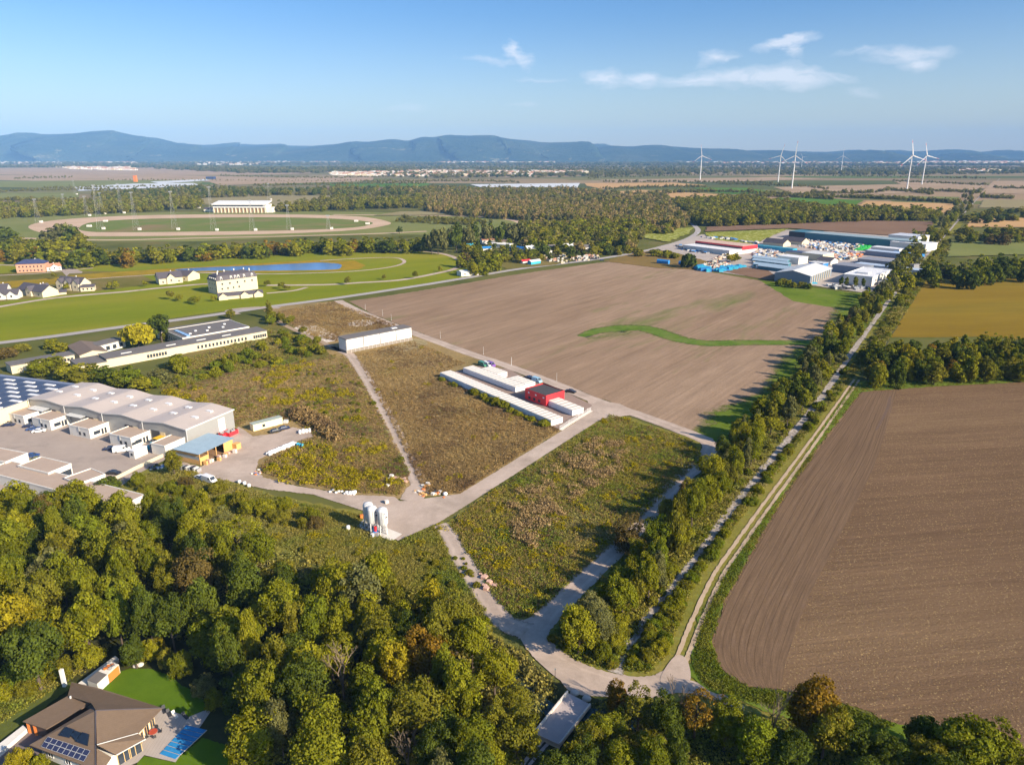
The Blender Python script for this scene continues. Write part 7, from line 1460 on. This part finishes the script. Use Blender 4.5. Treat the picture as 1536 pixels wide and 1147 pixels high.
woods('woods', 'trees and gardens around the settlement', [(690, 372), (720, 366), (780, 368), (880, 370), (945, 376), (930, 384), (880, 384), (830, 390), (770, 396), (735, 396), (705, 388)], 150, (4, 9), ('olive', 'green', 'dark'), 14)
woods('woods', 'dense copse right behind the settlement', [(770, 350), (860, 338), (950, 336), (965, 352), (945, 374), (860, 372), (790, 368)], 420, (8, 14), ('olive', 'green', 'far'), 15)
hz = []
for k, (pts, n, h) in enumerate([([(600, 285), (750, 290), (830, 284), (880, 290)], 120, 14), ([(905, 284), (1000, 281), (1060, 281)], 70, 10), ([(905, 273), (1100, 274), (1160, 275)], 90, 11), ([(965, 291), (1080, 288), (1180, 293)], 90, 11), ([(1070, 298), (1160, 295), (1250, 300)], 80, 11), ([(1080, 276), (1200, 280), (1240, 284)], 70, 10),
                       ([(1165, 292), (1300, 298), (1420, 304), (1440, 307)], 120, 12), ([(1215, 290), (1300, 290), (1340, 286), (1400, 292)], 100, 12), ([(1380, 286), (1440, 288), (1470, 290)], 60, 10), ([(1340, 272), (1480, 278)], 60, 10), ([(1490, 282), (1560, 284)], 50, 10), ([(1470, 296), (1520, 298)], 40, 10), ([(-20, 300), (100, 302)], 60, 10),
                       ([(0, 288), (120, 285), (200, 287)], 80, 9), ([(60, 283), (300, 279)], 80, 8), ([(380, 279), (480, 277), (640, 275)], 110, 10), ([(540, 273), (700, 272), (780, 274)], 110, 10), ([(20, 268), (110, 266)], 40, 9), ([(330, 264), (480, 267), (600, 265)], 120, 10), ([(160, 270), (560, 272)], 80, 7), ([(880, 268), (1100, 262), (1300, 265), (1480, 268)], 150, 11)]):
    P = np.array([G(p)[:] for p in line_pts(pts, n, .8)]); hz.append((P, h))
pp = np.vstack([a for a, _ in hz]); hh = np.concatenate([np.full(len(a), h) for a, h in hz]) * RNG.uniform(.6, 1.15, len(pp)) / 11.6 * 1.1
scatter('hedgerows', 'dark hedgerows and tree lines between the far fields', 'hedgerow', pp, hh, low['far'] + low['olive'], flat=.75)
woods('far_woods', 'dark far woods stretching towards the hills on the left', [(-60, 250), (200, 247), (420, 252), (620, 252), (620, 258), (380, 260), (200, 251), (-60, 252)], 2600, (10, 20), ('far', 'far', 'dark'), 11, 2.0, 60)
woods('far_woods', 'dark far woods stretching towards the hills in the middle', [(420, 247), (900, 246), (1250, 249), (1560, 252), (1560, 260), (1300, 263), (1080, 261), (900, 265), (640, 267), (560, 262), (800, 258)], 3400, (10, 17), ('far', 'far', 'dark', 'olive'), 12, 1.9, 60)
woods('far_woods', 'blue-green woods right below the hills', [(-60, 243.5), (800, 243), (1600, 245), (1600, 249), (800, 248), (-60, 247)], 3800, (14, 24), ('far', 'dark'), 13, 3.0, 200)
# towns: small pale houses in rows too far off to count
def town(poly, n, seed, k=1.0, mats=None, label=''):
    pts = in_poly(poly, n, seed=seed); r = random.Random(seed); mb = MB()
    for p in pts:
        s_ = r.uniform(6, 14) * k; d_ = r.uniform(5, 10) * k; h = r.uniform(5, 9) * k; i = r.choice((0, 0, 0, 1, 1)); mb.box(p[0] - s_, p[1] - d_, 0, p[0] + s_, p[1] + d_, h, i, 'db')
        mb.face([(p[0] - s_, p[1] - d_, h), (p[0] + s_, p[1] - d_, h), (p[0] + s_, p[1], h * 1.35), (p[0] - s_, p[1], h * 1.35)], 2 if r.random() < .6 else i)
    tag(mb.build('town', mats or [WHITE_R, CREAM, TERRA, ], None), label, 'town', None, 'stuff')
town([(-20, 241.5), (210, 241.5), (205, 246), (-20, 246)], 520, 1, 1.6, label='pale town in front of the hills at the far left'); town([(80, 250.5), (200, 251), (205, 256), (110, 254)], 340, 2, 1.0, label='rows of new houses at the far left')
town([(490, 257.5), (600, 256), (800, 259), (800, 264), (620, 265), (500, 263)], 620, 3, 1.0, label='village of terraced houses in the far centre'); town([(690, 258.5), (880, 257.5), (880, 261), (700, 261.5)], 330, 4, 1.1, label='row of long pale blocks in the far centre')
town([(380, 240.5), (520, 240), (510, 245), (390, 245)], 420, 5, 1.9, label='white town at the foot of the hills'); town([(640, 240.5), (840, 240), (830, 245), (660, 245.5)], 420, 6, 1.9, label='town at the foot of the central hills'); town([(1020, 241), (1350, 242), (1350, 246.5), (1100, 246.5), (1020, 245)], 620, 7, 1.8, label='town strip right of the centre below the hills')
town([(1350, 240.5), (1550, 240.5), (1550, 247), (1370, 246)], 620, 8, 2.0, label='large pale town at the far right'); town([(230, 242), (400, 243), (400, 247.5), (300, 247.5)], 260, 9, 1.6, label='scattered far suburb left of the centre'); town([(1440, 254), (1500, 256), (1490, 259), (1440, 257)], 60, 10, 1.2, label='small far hamlet at the right')

# ------------------------------------------------------------------ weeds, shrubs and grass nobody could count
sp_brown = [sprig('weeds', 'weed', 34, .26, .75, 1.0, s) for s in (1, 2, 3)]; sp_green = [sprig('weeds', 'weedgreen', 34, .28, .8, 1.0, s) for s in (4, 5, 6)]
sp_rod = [sprig('goldenrod', 'goldenrod', 44, .26, .9, 1.2, s) for s in (7, 8)]; sp_tan = [sprig('dry_grass', 'tan', 50, .26, 1.2, 1.5, s) for s in (9, 10)]; sp_grass = [sprig('grass', 'grasstuft', 24, .22, .8, .5, s) for s in (11, 12)]
bush_g = tree_protos('bush', 'mid', 'olive') + tree_protos('bush', 'mid', 'green')
MID = [(532, 530), (620, 512), (700, 546), (800, 588), (865, 628), (832, 650), (690, 740), (645, 742), (628, 722), (600, 660), (572, 605), (548, 560)]
YARDP = [(655, 562), (700, 545), (890, 600), (870, 640), (838, 645), (750, 605)]
LEFT = [(240, 585), (330, 562), (430, 548), (500, 532), (520, 535), (545, 575), (580, 640), (615, 710), (600, 742), (520, 738), (400, 712), (386, 700), (402, 684), (470, 656), (468, 645), (430, 635), (350, 640), (345, 612)]
TOP = [(415, 468), (500, 453), (600, 490), (512, 500), (505, 512), (470, 506), (440, 488)]
RM = [(915, 622), (1040, 661), (1052, 690), (995, 742), (925, 810), (800, 922), (768, 928), (740, 900), (705, 835), (676, 786), (705, 762)]
LOT = [(352, 642), (372, 634), (440, 632), (472, 652), (440, 668), (405, 684), (388, 705), (340, 720)]
def veg(name, label, poly, n, prs, size, seed, avoid=(), cl=None, flat=1.0, cat='weeds'):
    pts = in_poly(poly, n, avoid, seed=seed)
    if cl: pts = clump(pts, *cl)
    r = np.random.default_rng(seed); scatter(name, label, cat, pts, r.uniform(size[0], size[1], len(pts)), prs, flat=flat)
def vegb(name, label, pts, prs, size):
    r = np.random.default_rng(len(pts)); scatter(name, label, 'weeds', pts, r.uniform(size[0], size[1], len(pts)), prs)
PATH = [(652, 788), (664, 782), (708, 835), (742, 898), (775, 928), (795, 950), (765, 950), (720, 908), (694, 868), (672, 830)]
veg('weeds', 'dry brown weeds covering the middle plot', MID, 19000, sp_brown, (.3, .85), 21, (YARDP,)); veg('weeds', 'brown and green weeds covering the left plot', LEFT, 18000, sp_brown + sp_green[:1], (.3, .9), 22, (LOT,)); veg('weeds', 'brown weeds covering the plot behind the white warehouse', TOP, 4200, sp_brown, (.5, 1.0), 23)
veg('weeds', 'green weeds covering the right-hand plot', RM, 17000, sp_green + sp_brown[:1], (.35, .9), 24, (PATH,)); vegb('goldenrod', 'yellow goldenrod in drifts on the left plot', clump(blobs([(240, 590), (330, 562), (470, 540), (520, 580), (580, 680), (560, 700), (480, 650), (350, 640), (320, 610)], 170, 7, 1.1, 25, (LOT,)), .05, .3, 9, 3), sp_rod, (.9, 1.6)); vegb('goldenrod', 'yellow goldenrod bushes below the gravel yard', blobs([(400, 690), (470, 665), (520, 690), (610, 715), (590, 735), (500, 735), (400, 712)], 55, 7, 1.2, 26), sp_rod, (.9, 1.7))
vegb('goldenrod', 'yellow goldenrod on the right-hand plot', blobs(RM, 105, 5, .7, 27), sp_rod, (.7, 1.3)); vegb('dry_grass', 'tan clumps of tall dry grass on the right-hand plot', blobs([(885, 655), (950, 655), (930, 700), (860, 755), (800, 825), (758, 790), (765, 755), (815, 705)], 105, 5, .8, 28), sp_tan, (.8, 1.35)); vegb('goldenrod', 'single goldenrod plants in the middle plot', blobs(MID, 24, 3, .8, 29, (YARDP,)), sp_rod, (.7, 1.2))
veg('weeds', 'green shrubs scattered on the left plot', LEFT, 330, bush_g, (.12, .26), 30, (LOT,), (.08, .8, 9, 8)); veg('reeds', 'reddish-brown reeds on the bank above the gravel yard', [(438, 618), (455, 616), (485, 632), (508, 650), (508, 662), (494, 660), (470, 640), (440, 628)], 900, sp_brown, (1.2, 2.2), 31, (), None, 1.3)
SLOPE = [(190, 722), (262, 700), (340, 722), (420, 748), (540, 772), (558, 800), (595, 814), (662, 786), (700, 845), (738, 905), (700, 960), (600, 900), (480, 850), (380, 800), (280, 765)]
veg('weeds', 'olive weeds and grass on the slope above the wood', SLOPE, 15000, sp_green + sp_grass, (.3, .8), 32, (PATH,)); vegb('goldenrod', 'yellow plants dotted over the slope above the wood', blobs(SLOPE, 34, 4, .7, 33), sp_rod, (.6, 1.1)); veg('weeds', 'low shrubs on the slope above the wood', SLOPE, 240, bush_g, (.10, .24), 34, (), (.1, .6, 9, 10))
UND = [(845, 935), (893, 880), (950, 822), (1005, 758), (1060, 705), (1092, 668), (1150, 600), (1205, 540), (1255, 480), (1340, 425), (1335, 446), (1286, 514), (1230, 592), (1165, 672), (1090, 768), (1025, 850), (970, 920), (918, 1005), (870, 990), (826, 960)]
veg('undergrowth', 'green undergrowth below the long tree belt', UND, 5200, sp_green + sp_grass, (.5, 1.3), 35); veg('undergrowth', 'shrubby undergrowth below the long tree belt', UND, 420, bush_g, (.12, .3), 36)
BB = [(935, 1005), (975, 940), (1040, 855), (1105, 765), (1175, 680), (1240, 600), (1290, 530), (1285, 560), (1232, 622), (1162, 712), (1088, 805), (1035, 885), (1000, 975), (975, 1005)]
veg('undergrowth', 'green weeds between the stone track and the wheel ruts', BB, 5200, sp_green + sp_grass, (.4, 1.0), 37); veg('undergrowth', 'low bright bushes between the stone track and the wheel ruts', BB, 300, tree_protos('bush', 'mid', 'bright') + bush_g, (.10, .24), 38)
RV = [(1348, 452), (1392, 393), (1420, 362), (1424, 376), (1384, 428), (1332, 506), (1296, 560), (1288, 540)]
veg('undergrowth', 'weeds between the stone track and the golden field', RV, 2600, sp_green + sp_grass, (.8, 2.0), 45); veg('undergrowth', 'low bushes between the stone track and the golden field', RV, 170, bush_g, (.18, .5), 46)
veg('grass', 'bright grass tufts on the strip around the tilled field', [(1280, 573), (1560, 560), (1560, 572), (1400, 580), (1290, 588), (1202, 700), (1141, 800), (1084, 900), (1064, 962), (1078, 1005), (1120, 1032), (1240, 1050), (1340, 1088), (1300, 1095), (1200, 1075), (1060, 1030), (1040, 1000), (1055, 930), (1090, 860), (1150, 775), (1215, 690)], 6500, sp_grass + tree_protos('bush', 'low', 'bright')[:1] if False else sp_grass, (.5, 1.1), 39, cat='grass')
veg('weeds', 'yellowing shrubs along the outer side of the longest container row', [Z7(80, 300), Z7(1060, 735), Z7(1010, 745), Z7(500, 520), Z7(60, 310)], 60, sp_rod + tree_protos('bush', 'mid', 'yellowgreen'), (.12, .5), 40)
veg('weeds', 'scrub ground cover right of the flat-roofed complex', [(225, 575), (250, 545), (330, 525), (400, 495), (440, 500), (490, 525), (430, 547), (330, 562), (260, 587)], 3800, sp_green + sp_brown[:1], (.5, 1.2), 41); veg('undergrowth', 'grass and weeds between the wood and the villa', [(-60, 1080), (0, 1050), (110, 990), (170, 965), (120, 1010), (40, 1060), (-60, 1130)], 1600, sp_green + sp_grass, (.4, .9), 42)
veg('undergrowth', 'dark undergrowth below the foreground wood', [(-60, 760), (300, 800), (560, 860), (700, 930), (790, 985), (830, 1030), (760, 1150), (380, 1150), (340, 1040), (200, 965), (-60, 1000)], 3500, sp_green, (.8, 1.8), 43, (HOUSE_AREA, BRIDGE_AREA)); veg('undergrowth', 'undergrowth of the wood right of the bridge', [(900, 1055), (1100, 1070), (1340, 1110), (1560, 1150), (860, 1160)], 1800, sp_green + sp_grass, (.6, 1.3), 44)

# ------------------------------------------------------------------ haze: one box of even air round camera and scene, sky outside
hm = bpy.data.materials.new('haze_air'); hm.use_nodes = True; nt = hm.node_tree; nt.nodes.clear()
pv = nd(nt, 'ShaderNodeVolumePrincipled', {'Color': (.27, .55, 1.0), 'Density': 0.000047, 'Anisotropy': -0.2}); out = nd(nt, 'ShaderNodeOutputMaterial'); nt.links.new(pv.outputs[0], out.inputs['Volume'])
m = MB().box(-17500, -700, -3, 17500, 18900, 720); hz_ = m.build('haze', hm); tag(hz_, 'thin blue haze filling the air over the plain', 'haze', None, 'stuff')
